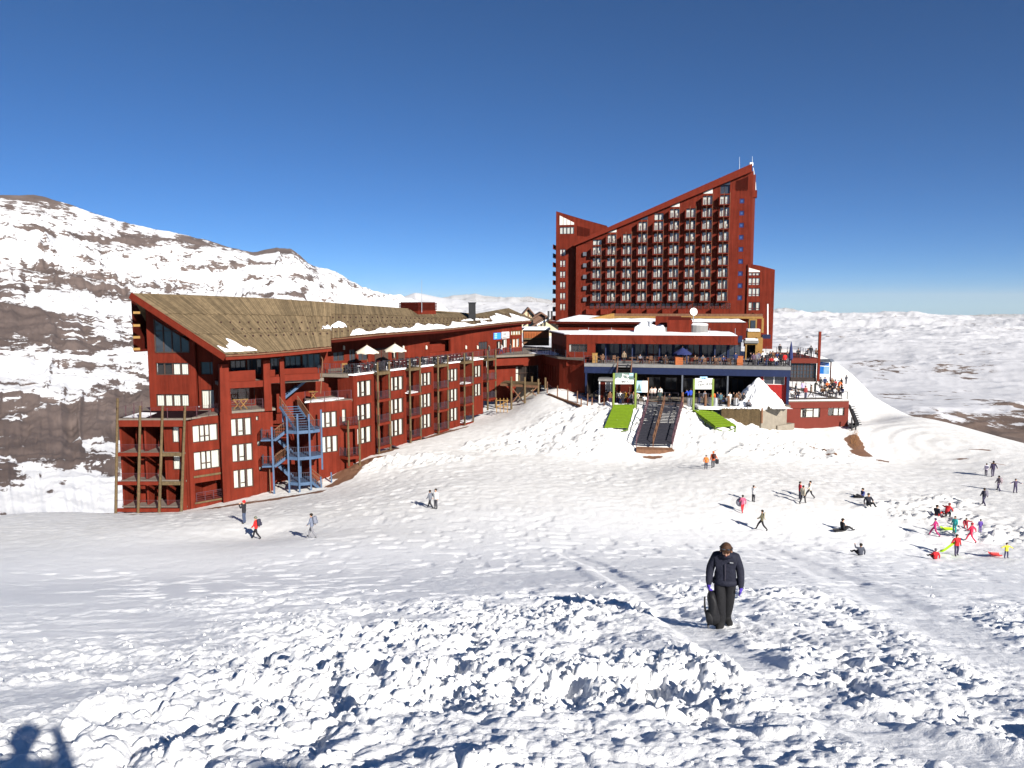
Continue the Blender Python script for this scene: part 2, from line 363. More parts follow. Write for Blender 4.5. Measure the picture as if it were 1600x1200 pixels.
    # added unseen berm beside and behind the camera, shaped to cast shade downhill
    z = z+1.75*blob(x, y, (2.7, -1.3), 1.9, 0.8, -0.25)*(1+0.5*fbm(x/0.8, y/0.8, 151, 4))+0.9*blob(x, y, (5.6, -0.6), 1.6, 0.8)*(1+0.6*fbm(x/0.7, y/0.7, 153, 4))
    # earth showing through
    dirt = np.zeros_like(x); nz = fbm(x/1.6, y/1.6, 161, 5)
    for px, py, t, rx, ry, a in ((440, 788, 75, 5.5, 0.9, .35), (540, 742, 79.5, 2.6, 1.2, 1.0), (560, 730, 82.5, 4.5, 1.3, .75), (600, 708, 87, 3, 1.0, .8), (350, 792, 74, 4, 0.9, .3), (220, 806, 70.5, 7, 0.6, 0), (1022, 711, 85.8, 1.7, 0.6, 0), (690, 680, 96.5, 6, 0.8, .95),
                                (1336, 690, 95, 1.6, 3.6, -.2), (1345, 705, 92, 1.5, 1.6, 0), (1290, 702, 91, 2.2, .35, -.6), (1310, 712, 89, 2, .4, -.5), (1380, 715, 89.5, 1, .6, 0), (1500, 712, 88, 1.2, .35, -.5), (1530, 706, 90, 1.6, .3, -.5)):
        c = P(px, py, t); dirt = np.maximum(dirt, blob(x, y, (c.x, c.y), rx, ry, a))
    dirt = sstep(0.42, 0.62, dirt+0.35*nz)
    tan = 0.6*blob(x, y, tuple(P(770, 712, 85))[:2], 5, 3)+0.4*sstep(0.15, 0.6, fbm(x/14, y/14, 171, 4))*sstep(45, 70, r)
    foot = np.clip(0.35*tan+0.78*sstep(42, 66, r+5*fbm(x/8, y/8, 173, 3)-10*np.clip(az/0.5, -.2, 1)), 0, 1)  # trodden snow, plus colour darkened far off to offset its stronger sunlight
    hp = np.sqrt((x-HEAP.x)**2+((y-HEAP.y)*0.9)**2)
    return z, rough, dirt, foot
def gz(x, y): return float(relief(np.array([float(x)]), np.array([float(y)]))[0][0])
def sheet(name, X, Y, Z, mats, attrs, kind='structure', smooth=True):
    ny, nx = X.shape; me = bpy.data.meshes.new(name); nv = nx*ny
    co = np.stack([X.ravel(), Y.ravel(), Z.ravel()], 1).astype(np.float32)
    i = np.arange(nv).reshape(ny, nx); q = np.stack([i[:-1, :-1], i[:-1, 1:], i[1:, 1:], i[1:, :-1]], -1).reshape(-1, 4).astype(np.int32)
    me.vertices.add(nv); me.vertices.foreach_set('co', co.ravel()); nf = len(q)
    me.loops.add(nf*4); me.loops.foreach_set('vertex_index', q.ravel()); me.polygons.add(nf)
    me.polygons.foreach_set('loop_start', np.arange(0, nf*4, 4, dtype=np.int32))
    me.update(calc_edges=True); me.validate()
    if smooth: me.polygons.foreach_set('use_smooth', np.ones(nf, bool))
    for k, a in attrs.items():
        at = me.attributes.new(k, 'FLOAT', 'POINT'); at.data.foreach_set('value', a.ravel().astype(np.float32))
    me.materials.append(mats); o = bpy.data.objects.new(name, me); COL.objects.link(o); o['kind'] = kind
    return o
def snow_mat(name, far=False):
    m = bpy.data.materials.new(name); m.use_nodes = True; nt = m.node_tree; b = nt.nodes['Principled BSDF']
    b.inputs['Roughness'].default_value = 0.55; b.inputs['Specular IOR Level'].default_value = 0.25
    geo = N(nt, 'ShaderNodeNewGeometry')
    ad = N(nt, 'ShaderNodeAttribute', attribute_name='dirt'); af = N(nt, 'ShaderNodeAttribute', attribute_name='foot')
    n1 = N(nt, 'ShaderNodeTexNoise', Scale=5.0, Detail=9.0, Roughness=0.72); nt.links.new(geo.outputs['Position'], n1.inputs['Vector'])
    n2 = N(nt, 'ShaderNodeTexNoise', Scale=26.0, Detail=4.0, Roughness=0.7); nt.links.new(geo.outputs['Position'], n2.inputs['Vector'])
    c1 = N(nt, 'ShaderNodeMix', data_type='RGBA'); c1.inputs['A'].default_value = (0.92, 0.92, 0.92, 1); c1.inputs['B'].default_value = (0.60, 0.585, 0.56, 1)  # second colour: trodden snow, also toned down against strong sun on the flats
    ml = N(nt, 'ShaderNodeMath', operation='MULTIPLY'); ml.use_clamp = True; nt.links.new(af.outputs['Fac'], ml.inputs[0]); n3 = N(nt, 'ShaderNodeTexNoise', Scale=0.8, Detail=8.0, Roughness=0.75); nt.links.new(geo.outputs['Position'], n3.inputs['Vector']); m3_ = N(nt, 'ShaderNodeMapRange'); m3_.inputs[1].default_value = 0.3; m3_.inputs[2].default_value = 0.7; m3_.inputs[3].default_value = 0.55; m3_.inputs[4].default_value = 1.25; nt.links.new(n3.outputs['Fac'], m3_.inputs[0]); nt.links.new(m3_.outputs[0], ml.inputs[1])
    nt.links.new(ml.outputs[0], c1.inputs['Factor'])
    c2 = N(nt, 'ShaderNodeMix', data_type='RGBA'); nt.links.new(c1.outputs['Result'], c2.inputs['A']); c2.inputs['B'].default_value = (0.17, 0.09, 0.055, 1)
    rr = N(nt, 'ShaderNodeMath', operation='MULTIPLY_ADD'); rr.inputs[1].default_value = 1.6; nt.links.new(ad.outputs['Fac'], rr.inputs[0])
    sb = N(nt, 'ShaderNodeMath', operation='SUBTRACT'); sb.inputs[1].default_value = 0.95; nt.links.new(n1.outputs['Fac'], sb.inputs[0]); nt.links.new(sb.outputs[0], rr.inputs[2])
    cl = N(nt, 'ShaderNodeMapRange'); cl.inputs[1].default_value = 0.25; cl.inputs[2].default_value = 0.7; nt.links.new(rr.outputs[0], cl.inputs[0])
    nt.links.new(cl.outputs[0], c2.inputs['Factor']); nt.links.new(c2.outputs['Result'], b.inputs['Base Color'])
    b1 = N(nt, 'ShaderNodeBump', Strength=0.7, Distance=0.05); nt.links.new(n1.outputs['Fac'], b1.inputs['Height'])
    b2 = N(nt, 'ShaderNodeBump', Strength=0.6, Distance=0.02); nt.links.new(n2.outputs['Fac'], b2.inputs['Height']); nt.links.new(b1.outputs[0], b2.inputs['Normal'])
    nt.links.new(b2.outputs[0], b.inputs['Normal'])
    return m
M['snow'] = snow_mat('snow')
M['snow_cap'] = mat('roof_snow', (0.86, 0.86, 0.87), 0.6, 0.03, 2.0, bump=0.5)
def polar(a0, a1, na, rs):
    a = np.linspace(a0, a1, na); A, RR = np.meshgrid(a, rs); return np.sin(A)*RR, np.cos(A)*RR, A, RR
rs = np.concatenate([np.geomspace(1.5, 60, 620), np.linspace(60, 120, 240)[1:], np.geomspace(120, 240, 60)[1:]])
GX, GY, GA, GR = polar(R(-48), R(48), 800, rs)
GZ, g_rough, g_dirt, g_foot_dim = relief(GX, GY)
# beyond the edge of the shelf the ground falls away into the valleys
ground = sheet('snow_ground', GX, GY, GZ, M['snow'], {'dirt': g_dirt, 'foot': g_foot_dim})
bx, by = np.meshgrid(np.linspace(-9, 11, 150), np.linspace(-9, 2.2, 100))
keep = (np.sqrt(bx**2+by**2) < 1.6) | (by < np.abs(bx)*0.9)
bz, _, bd, bf = relief(bx, by)
bz = bz-np.where((by > np.abs(bx)*0.92) & (np.sqrt(bx**2+by**2) > 1.55), 0.6, 0.03)
sheet('unseen_shade_bank', bx, by, bz, M['snow'], {'dirt': bd*0, 'foot': bf*0})  # unseen ground behind the camera, carrying the added shade-casting berm
# ------------------------------------------------------------------ mountains
def rock_mat(name, rock, snowc=(0.82, 0.83, 0.85), rscale=0.004, rock2=None):
    m = bpy.data.materials.new(name); m.use_nodes = True; nt = m.node_tree; b = nt.nodes['Principled BSDF']
    b.inputs['Roughness'].default_value = 0.85; b.inputs['Specular IOR Level'].default_value = 0.15
    geo = N(nt, 'ShaderNodeNewGeometry'); at = N(nt, 'ShaderNodeAttribute', attribute_name='rock')
    mp = N(nt, 'ShaderNodeMapping'); mp.inputs['Scale'].default_value = (1, 1, 4.5); nt.links.new(geo.outputs['Position'], mp.inputs[0])
    n1 = N(nt, 'ShaderNodeTexNoise', Scale=rscale*5, Detail=9.0, Roughness=0.7); nt.links.new(mp.outputs[0], n1.inputs['Vector'])
    n2 = N(nt, 'ShaderNodeTexNoise', Scale=rscale*1.5, Detail=5.0); nt.links.new(mp.outputs[0], n2.inputs['Vector'])
    ad = N(nt, 'ShaderNodeMath', operation='ADD'); nt.links.new(at.outputs['Fac'], ad.inputs[0])
    sb = N(nt, 'ShaderNodeMath', operation='SUBTRACT'); sb.inputs[1].default_value = 0.5; nt.links.new(n1.outputs['Fac'], sb.inputs[0]); sc_ = N(nt, 'ShaderNodeMath', operation='MULTIPLY'); sc_.inputs[1].default_value = 2.0; nt.links.new(sb.outputs[0], sc_.inputs[0]); nt.links.new(sc_.outputs[0], ad.inputs[1])
    mr = N(nt, 'ShaderNodeMapRange'); mr.inputs[1].default_value = 0.46; mr.inputs[2].default_value = 0.56; nt.links.new(ad.outputs[0], mr.inputs[0])
    rc = N(nt, 'ShaderNodeMix', data_type='RGBA'); rc.inputs['A'].default_value = (*rock, 1); rc.inputs['B'].default_value = (*(rock2 or tuple(c*1.6 for c in rock)), 1)
    m2 = N(nt, 'ShaderNodeMapRange'); m2.inputs[1].default_value = 0.35; m2.inputs[2].default_value = 0.65; nt.links.new(n2.outputs['Fac'], m2.inputs[0]); nt.links.new(m2.outputs[0], rc.inputs['Factor'])
    mx = N(nt, 'ShaderNodeMix', data_type='RGBA'); mx.inputs['A'].default_value = (*snowc, 1); nt.links.new(rc.outputs['Result'], mx.inputs['B'])
    nt.links.new(mr.outputs[0], mx.inputs['Factor']); nt.links.new(mx.outputs['Result'], b.inputs['Base Color'])
    return m
def slope_of(X, Y, Z):
    gy = np.gradient(np.stack([X, Y, Z], -1), axis=0); gx = np.gradient(np.stack([X, Y, Z], -1), axis=1)
    n = np.cross(gx, gy); n /= np.linalg.norm(n, axis=-1, keepdims=True)+1e-9; return np.abs(n[..., 2]), n
def azp(px): return math.atan((px-800)/F/ (CP))
def elp(py, px=800): r = ray(px, py); return r.z/math.hypot(r.x, r.y)
def prof(A, pl, r=None, dy=0):
    xs = np.array([azp(p[0]) for p in pl]); ys = np.array([elp(p[1]+dy, p[0]) for p in pl]); return np.interp(A, xs, ys)
RIDGE = [(-420, 330), (-200, 300), (-60, 302), (0, 309), (40, 308), (70, 306), (100, 313), (120, 318), (150, 329), (200, 347), (260, 361), (330, 378), (380, 391), (405, 394), (425, 390), (440, 387), (460, 389), (475, 399), (487, 411), (505, 419), (525, 425), (545, 437), (570, 451), (600, 462), (640, 476), (720, 494)]
k = np.concatenate([np.linspace(0, 1, 640), np.linspace(1, 1.5, 30)[1:]])
a = np.linspace(azp(-420), azp(720), 620); MA, MK = np.meshgrid(a, k)
er = prof(MA, RIDGE); rr_ = np.interp(MA, [azp(-420), azp(0), azp(480), azp(720)], [3300, 3500, 4200, 6500]); r0 = np.interp(MA, [azp(-420), azp(0), azp(480), azp(720)], [430, 470, 800, 1500])
kk = np.clip(MK, 0, 1); MR = r0*(rr_/r0)**MK
e0 = np.interp(MA, [azp(0), azp(200), azp(720)], [-0.36, -0.34, -0.10])
curve = kk**0.92
ME = e0+(er-e0)*curve
MX = np.sin(MA)*MR; MY = np.cos(MA)*MR; MZ = ME*MR
fade = sstep(0.0, 0.06, kk)*(1-0.85*sstep(0.90, 1.0, kk))
warp = fbm(MX/900, MY/900, 205, 4)
MZ = MZ+fade*MR*(0.020*fbm(MX/700, MY/700, 201, 6)+0.012*(ridged(MX/260+warp*2, MY/520, 203, 5)-0.5)*2)
# rock strata: benches and short cliffs, dipping gently
lev = (MZ+0.06*MX+90*warp)/46.0; fr = lev-np.floor(lev); stair = np.floor(lev)+sstep(0.52, 0.86, fr)
amt = np.clip(0.35+0.9*fbm(MX/800, MY/800, 211, 4), 0, 1)*fade
MZ = MZ+amt*0.75*(stair-lev+0.35)*46.0*np.clip(MR/2600, 0.35, 1)
MZ = MZ+fade*MR*(0.0030*fbm(MX/45, MY/45, 221, 5)+0.006*(ridged(MX/120+warp, MY/160, 223, 5)-0.6)+0.010*(ridged(MA*60+1.5*warp, kk*5, 225, 4)-0.6))
MZ = np.where(MK > 1, MZ-(MK-1)*2600, MZ)
nz_, nn = slope_of(MX, MY, MZ)
cliff = sstep(0.80, 0.55, nz_)*1.0
band = sstep(0.25, 0.75, sstep(0.45, 0.7, fr)*(1-sstep(0.86, 1.0, fr))*amt*1.6)
jit = 0.12*fbm(MX/400, MY/400, 231, 5)+0.09*fbm(MX/110, MY/110, 233, 5)
low = sstep(0.27, 0.36, kk+jit)*(1-sstep(0.66, 0.82, kk+1.3*jit+0.25*np.clip((MA-azp(30))/0.3, -.2, 1)))
bandn = 0.6*fbm(MX/300+0.4*warp, lev*2.1, 235, 6)+0.6*fbm(MX/700+0.4*warp, lev*0.8, 236, 5); gully = fbm(MA*150+2*warp, kk*9, 237, 5)
fans = sstep(0.05, -0.30, fbm(MX/420, MY/420, 241, 5))
rock = 0.31+0.62*low*(1-0.28*fans)+0.85*bandn+0.34*fbm(MX/60, MY/60, 251, 5)+0.22*gully+0.25*cliff+0.12*band
rock = rock+0.40*sstep(0.90, 1.0, kk)*(0.3+fbm(MX/250, MY/250, 253, 4))-0.24*np.exp(-((kk-0.84-0.05*fbm(MA*9, MA*0, 255, 2))/0.055)**2)
fr2 = lev*2.3+0.35*fbm(MX/200, MY/200, 271, 4); fr2 = fr2-np.floor(fr2); led = np.exp(-((fr2-0.5)/0.16)**2)*sstep(-0.15, 0.25, fbm(MX/160, lev*1.5, 273, 4))
fr3 = lev*5.1+0.5*fbm(MX/120, MY/120, 275, 4); fr3 = fr3-np.floor(fr3); led = np.maximum(led, 0.8*np.exp(-((fr3-0.5)/0.2)**2)*sstep(0.0, 0.3, fbm(MX/90, lev*2.5, 277, 4)))
rock = rock-0.55*led*np.clip(low+.3, 0, 1)+0.08*low
# the bare summit block and the scree foot
rock = rock+0.8*np.exp(-((MA-azp(440))/0.026)**2)*sstep(0.955, 0.985, kk)
rock = rock+(1-sstep(0.26, 0.36, kk+jit))*(0.05+0.26*fbm(MX/90, MY/90, 263, 4)+0.50*fbm(MX/14, MY/14, 265, 3))+0.5*(1-sstep(0.10, 0.16, kk+0.03*fbm(MX/40, MY/40, 261, 3)))*fbm(MX/25, MY/25, 267, 4)
M['rock'] = rock_mat('mountain_rock', (0.085, 0.063, 0.057), (0.64, 0.64, 0.655), 0.006, (0.135, 0.102, 0.091))
sheet('mountain', MX, MY, MZ, M['rock'], {'rock': rock})
# the snow plateau far below and its hills, out to the skyline
HR = [(560, 474), (600, 470), (640, 459), (650, 455), (662, 457), (700, 464), (730, 467), (760, 469), (800, 470), (840, 469), (870, 474), (930, 480), (1000, 486), (1100, 492), (1180, 495), (1230, 499), (1300, 497), (1350, 494), (1375, 492), (1400, 489), (1425, 487), (1445, 491), (1470, 492), (1497, 491), (1525, 494), (1600, 496), (1800, 494), (2100, 492)]
k = np.concatenate([np.linspace(0, 1, 520), np.linspace(1, 1.3, 16)[1:]]); a = np.linspace(azp(560), azp(2000), 720)
HA, HK = np.meshgrid(a, k); kk = np.clip(HK, 0, 1)
HRr = 700*(15000/700)**HK
er = prof(HA, HR, None, 2.0)
# elevation of the plateau along the line of sight, from the near valley to the far skyline
right = sstep(azp(1250), azp(1420), HA)
e = np.interp(kk, [0, 0.28, 0.42, 0.56, 0.72, 0.88, 1.0], [-0.34, -0.175, -0.118, -0.076, -0.046, -0.024, 0.0])
ew = np.interp(kk, [0, 0.88, 1.0], [0, 0.05, 1.0])
HZ = (e*(1-ew)+er*ew)*HRr
HX = np.sin(HA)*HRr; HY = np.cos(HA)*HRr
fade = sstep(0, 0.05, kk)*(1-0.8*sstep(0.93, 1.0, kk))
wv = fbm(HX/2600, HY/2600, 301, 5); rv = ridged(HX/1500+wv, HY/1500, 303, 6)
HZ = HZ+fade*HRr*(0.010*wv+0.020*(rv-0.62)+0.0055*(ridged(HX/420, HY/420, 307, 5)-0.6)+0.0012*fbm(HX/110, HY/110, 309, 4))
# the bare brown spur at the right, dropping to the river
sp = sstep(azp(1340), azp(1460), HA+0.06*fbm(HX/500, HY/500, 311, 4))*(1-sstep(0.36, 0.43, kk-0.10*(HA-azp(1480))/0.1*0.4+0.05*fbm(HX/700, HY/700, 313, 5)))
HZ = HZ+sp*HRr*0.018*(ridged(HX/330, HY/330, 315, 4)-0.4)
HZ = np.where(HK > 1, HZ-(HK-1)*6000, HZ)
nz_, nn = slope_of(HX, HY, HZ)
rock = 0.60*sstep(0.96, 0.80, nz_)+0.15+0.50*fbm(HX/620, HY/300, 321, 6)+0.30*fbm(HX/150, HY/90, 323, 4)
rock = rock+0.85*sp*(0.75+0.5*fbm(HX/260, HY/260, 325, 5))-0.12*sstep(0.6, 0.9, kk)
rock = rock+0.12*sstep(0.3, 0.55, fbm(HX/900, HY/900, 331, 5))*sstep(0.45, 0.6, kk)*(1-sstep(0.72, 0.85, kk))
M['hills'] = rock_mat('hill_ground', (0.10, 0.068, 0.055), (0.55, 0.55, 0.575), 0.003, (0.16, 0.115, 0.092))
sheet('hills', HX, HY, HZ, M['hills'], {'rock': rock})
# far blue range on the skyline
FRG = [(560, 480), (690, 468), (720, 462), (745, 461), (760, 464), (790, 466), (830, 466), (880, 474), (950, 484), (1100, 488), (1190, 490), (1210, 484), (1222, 481), (1240, 486), (1262, 490), (1284, 487), (1300, 491), (1330, 492), (1360, 490), (1420, 494), (1480, 495), (1540, 493), (1560, 491), (1590, 492), (1700, 490), (2100, 494)]
k = np.concatenate([np.linspace(0, 1, 60), np.linspace(1, 1.15, 8)[1:]]); a = np.linspace(azp(560), azp(2000), 900); FA, FK = np.meshgrid(a, k); kk = np.clip(FK, 0, 1)
FR = 22000+20000*FK; er = prof(FA, FRG, None, -1.5)+0.0016*fbm(FA*90, FA*0+3, 401, 5)
FE = -0.035+(er+0.035)*kk**0.8; FX = np.sin(FA)*FR; FY = np.cos(FA)*FR; FZ = FE*FR+(1-sstep(0.9, 1, kk))*220*fbm(FX/1500, FY/1500, 403, 5)
FZ = np.where(FK > 1, FZ-(FK-1)*12000, FZ)
sheet('far_range', FX, FY, FZ, M['hills'], {'rock': 0.36+0.4*fbm(FX/1100, FY/1100, 405, 5)})

# ------------------------------------------------------------------ loose crumbs of snow
rc_ = np.random.RandomState(77); nC = 15000
ca = rc_.uniform(R(-36), R(36), nC); cr = 2.2*(62/2.2)**rc_.rand(nC)**0.85; cx, cy = np.sin(ca)*cr, np.cos(ca)*cr
cz, cro, _, _ = relief(cx, cy); keepc = rc_.rand(nC) < np.clip((cro-.18)*1.3, 0, 1)
cx, cy, cz, cr = cx[keepc], cy[keepc], cz[keepc], cr[keepc]; nC = len(cx)
ico = np.array([[0, 0, 1], [.89, 0, .45], [.28, .85, .45], [-.72, .53, .45], [-.72, -.53, .45], [.28, -.85, .45], [.72, .53, -.45], [-.28, .85, -.45], [-.89, 0, -.45], [-.28, -.85, -.45], [.72, -.53, -.45], [0, 0, -1]])
icf = np.array([[0, 1, 2], [0, 2, 3], [0, 3, 4], [0, 4, 5], [0, 5, 1], [1, 6, 2], [2, 7, 3], [3, 8, 4], [4, 9, 5], [5, 10, 1], [6, 7, 2], [7, 8, 3], [8, 9, 4], [9, 10, 5], [10, 6, 1]])
sz = (0.005+0.028*rc_.rand(nC)**3.2)*np.clip(0.5+cr/18, .55, 1.7)
V = ico[None]*(1+.5*(rc_.rand(nC, 12, 1)-.5))*sz[:, None, None]*(0.7+.6*rc_.rand(nC, 1, 3)); V = V+np.stack([cx, cy, cz+sz*.3], 1)[:, None]
me = bpy.data.meshes.new('snow_crumbs'); me.vertices.add(nC*12); me.vertices.foreach_set('co', V.astype(np.float32).ravel()); Fq_ = (icf[None]+(np.arange(nC)*12)[:, None, None]).reshape(-1, 3).astype(np.int32)
me.loops.add(len(Fq_)*3); me.loops.foreach_set('vertex_index', Fq_.ravel()); me.polygons.add(len(Fq_)); me.polygons.foreach_set('loop_start', np.arange(0, len(Fq_)*3, 3, dtype=np.int32)); me.update(calc_edges=True); me.materials.append(M['snow'])
oc_ = bpy.data.objects.new('snow_crumbs', me); COL.objects.link(oc_); oc_['kind'] = 'stuff'
# ------------------------------------------------------------------ wall with real openings
def wall(mb, fc, u0, u1, zb, zt, holes=(), d=0.0, th=0.35, m=0):
    """zb/zt: numbers or functions of u; holes: (u0,u1,z0,z1)"""
    zbf = zb if callable(zb) else (lambda u: zb); ztf = zt if callable(zt) else (lambda u: zt)
    us = sorted({round(v, 4) for v in [u0, u1]+[h[0] for h in holes]+[h[1] for h in holes] if u0-1e-6 <= v <= u1+1e-6})
    zs = sorted({round(v, 4) for h in holes for v in (h[2], h[3])})
    for a, b in zip(us[:-1], us[1:]):
        if b-a < 1e-4: continue
        uc = (a+b)/2; cuts = [None]+[z for z in zs if zbf(uc) < z < ztf(uc)]+[None]
        for i in range(len(cuts)-1):
            lo = (lambda u, c=cuts[i]: zbf(u) if c is None else c); hi = (lambda u, c=cuts[i+1]: ztf(u) if c is None else c)
            zc = (lo(uc)+hi(uc))/2
            if any(h[0] < uc < h[1] and h[2] < zc < h[3] for h in holes): continue
            mb.face([fc.pt(a, d, lo(a)), fc.pt(b, d, lo(b)), fc.pt(b, d, hi(b)), fc.pt(a, d, hi(a))], m)
    for h in holes:
        q = [fc.pt(h[0], d, h[2]), fc.pt(h[1], d, h[2]), fc.pt(h[1], d, h[3]), fc.pt(h[0], d, h[3])]
        w = fc.n*(-th)
        for i in range(4):
            j = (i+1) % 4; mb.face([q[j], q[i], q[i]+w, q[j]+w], m)
    o = fc.n*(-th)
    for a, b in (((u0, zbf(u0)), (u0, ztf(u0))), ((u0, ztf(u0)), (u1, ztf(u1))), ((u1, ztf(u1)), (u1, zbf(u1))), ((u1, zbf(u1)), (u0, zbf(u0)))):
        p, q = fc.pt(a[0], d, a[1]), fc.pt(b[0], d, b[1]); mb.face([p, q, q+o, p+o], m)
def rawmesh(mb, name, mats, org=(0, 0, 0)): return mb.mesh(name, mats, org, recalc=False)
# ------------------------------------------------------------------ windows: frame > panes, curtains
_wc = {}
def wmesh(key, fn, mats):
    if key not in _wc:
        mb = MB(); fn(mb); _wc[key] = mb.mesh(key[0], mats)
    return _wc[key]
def fbx(mb, x0, x1, z0, z1, y0=-0.03, y1=0.07): mb.box((x0, y0, z0), (x1, y1, z1))
def curtain_fn(w, z0, z1, n=None):
    def fn(mb):
        k = n or max(4, int(w/0.10)); pts = []
        for i in range(k+1):
            x = -w/2+w*i/k; y = 0.12+(0.035 if i % 2 else 0.0); pts.append((x, y))
        for (xa, ya), (xb, yb) in zip(pts[:-1], pts[1:]): mb.face([(xa, ya, z0), (xb, yb, z0), (xb, yb, z1), (xa, ya, z1)])
    return fn
def window(fc, rect, parent, d=-0.14, bars=(), rails=(), fw=0.07, frame='frame', glass='glass', cur=None, name='window'):
    """bars: x fractions of mullions; rails: (x frac 0, x frac 1, z frac); cur: list of (x0,x1,z0,z1 fractions) curtains behind the glass"""
    u0, u1, z0, z1 = rect; w = round(u1-u0, 2); h = round(z1-z0, 2); bars = tuple(bars); rails = tuple(rails); cur = tuple(cur or ())
    def ff(mb):
        fbx(mb, -w/2, -w/2+fw, 0, h); fbx(mb, w/2-fw, w/2, 0, h); fbx(mb, -w/2+fw, w/2-fw, 0, fw); fbx(mb, -w/2+fw, w/2-fw, h-fw, h)
        for b in bars:
            bx, bw = (b if isinstance(b, tuple) else (b, fw)); fbx(mb, -w/2+w*bx-bw/2, -w/2+w*bx+bw/2, fw, h-fw, -0.02, 0.06)
        for a, b, z in rails: fbx(mb, -w/2+w*a, -w/2+w*b, h*z-fw/2, h*z+fw/2, -0.012, 0.05)
    wo_ = link(name, wmesh((name, w, h, bars, rails, fw, frame), ff, M[frame]), parent, fc.pt((u0+u1)/2, d, z0), fc.rot)
    ed = [0.0]+[(b[0] if isinstance(b, tuple) else b) for b in bars]+[1.0]
    for a, b in zip(ed[:-1], ed[1:]):
        def pf(mb): mb.face([(-w/2+w*a, 0.045, 0.02), (-w/2+w*b, 0.045, 0.02), (-w/2+w*b, 0.045, h-0.02), (-w/2+w*a, 0.045, h-0.02)])
        o = bpy.data.objects.new('pane', wmesh(('pane', w, h, a, b, glass), pf, M[glass] if not cur else M['clear'])); COL.objects.link(o); o.parent = wo_
    for c in cur:
        cw = w*(c[1]-c[0])
        def cf(mb):
            curtain_fn(cw, h*c[2]+0.01, h*c[3]-0.01)(mb); mb.v = [(x-w/2+w*(c[0]+c[1])/2, y, z) for x, y, z in mb.v]
        o = bpy.data.objects.new('curtain', wmesh(('curtain', w, h, c), cf, M['curtain'])); COL.objects.link(o); o.parent = wo_
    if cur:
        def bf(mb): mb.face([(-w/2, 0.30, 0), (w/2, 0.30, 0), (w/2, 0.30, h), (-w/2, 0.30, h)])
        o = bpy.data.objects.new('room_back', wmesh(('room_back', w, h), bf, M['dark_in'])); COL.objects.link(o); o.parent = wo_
    return wo_
def clear_glass():
    m = bpy.data.materials.new('clear_pane'); m.use_nodes = True; nt = m.node_tree; out = nt.nodes['Material Output']; nt.nodes.remove(nt.nodes['Principled BSDF'])
    t = N(nt, 'ShaderNodeBsdfTransparent'); g = N(nt, 'ShaderNodeBsdfGlossy'); g.inputs['Roughness'].default_value = 0.05
    t.inputs['Color'].default_value = (0.86, 0.88, 0.88, 1)
    mx = N(nt, 'ShaderNodeMixShader'); mx.inputs[0].default_value = 0.07
    nt.links.new(t.outputs[0], mx.inputs[1]); nt.links.new(g.outputs[0], mx.inputs[2]); nt.links.new(mx.outputs[0], out.inputs[0])
    return m
M['clear'] = clear_glass()
def railing(mb, pts, h=1.0, n=None, mid=3, r=0.025, pr=None, bal=0.0, br=0.012):
    """posts, handrail, wires and optional balusters along a polyline of floor points"""
    pr = pr or r
    for a, b in zip(pts[:-1], pts[1:]):
        a = Vector(a); b = Vector(b); L = (b-a).length; k = max(1, n or int(round(L/1.5)))
        for i in range(k+1): c = a+(b-a)*i/k; mb.beam(c, c+Z3*h, pr*2)
        mb.beam(a+Z3*h, b+Z3*h, r*2.4, r*1.6)
        for j in range(mid): z = h*(j+0.6)/(mid+0.4); mb.beam(a+Z3*z, b+Z3*z, r*0.9)
        if bal:
            q = int(L/bal)
            for i in range(1, q): c = a+(b-a)*i/q; mb.beam(c+Z3*0.08, c+Z3*h, br*2)
# ================================================================== LODGE (left, boarded roof)
PA = Fac((287, 74.3), (346, 76.9), 700); PB = Fac((346, 76.0), (425, 79.0), 700); PC = Fac((488, 79.6), (552, 82.4), 650)
S2 = Fac((552, 82.6), (772, 111.0), 620)
lodge = thing('lodge', 'long dark red ski lodge with brown boarded roof and stacked balconies', 'building', tuple(P(450, 790, 79)))
UZ = lambda fc, px, py: fc.uz(px, py)
TRI = dict(bars=((0.31, 0.16), (0.66, 0.16)), rails=((0.39, 0.58, 0.27),), cur=((0.02, 0.25, 0, 1), (0.38, 0.58, 0, 1), (0.74, 0.98, 0, 1)))
FOUR = dict(bars=((0.29, 0.10), (0.49, 0.08), (0.67, 0.08)), rails=((0.30, 0.48, 0.34), (0.50, 0.66, 0.34)), cur=((0.02, 0.27, 0, 1), (0.32, 0.46, 0, 1), (0.52, 0.65, 0, 1), (0.70, 0.98, 0, 1)))
wins = []
# panel A (front bay by the verandas)
zgA = PA.Z(316, 800)
ra = [PA.rect(301, 663, 341, 690), PA.rect(303, 704, 344, 733)]
opA = PA.rect(305, 752, 347, 781)
wA = MB(); uA0, uA1 = -0.3, PA.U(346, 700)
zTA = lambda u: PA.Z(300, 655)+(PA.Z(343, 646)-PA.Z(300, 655))*(u-PA.U(300, 655))/(PA.U(343, 646)-PA.U(300, 655))
wall(wA, PA, uA0, uA1, zgA-2.5, PA.Z(316, 652), ra+[opA], th=0.3)
wA.fbox(PA, opA[0]-0.1, opA[1]+0.1, -2.6, -2.4, opA[2]-0.2, opA[3]+0.2)
wA.fbox(PA, opA[0]-0.05, opA[0]+0.08, -2.4, -0.31, opA[2]-0.2, opA[3]+0.2)
wA.fbox(PA, opA[0], opA[1], -2.4, -0.31, opA[3]+0.02, opA[3]+0.14); wA.fbox(PA, opA[0], opA[1], -2.4, -0.31, opA[2]-0.16, opA[2]-0.02)
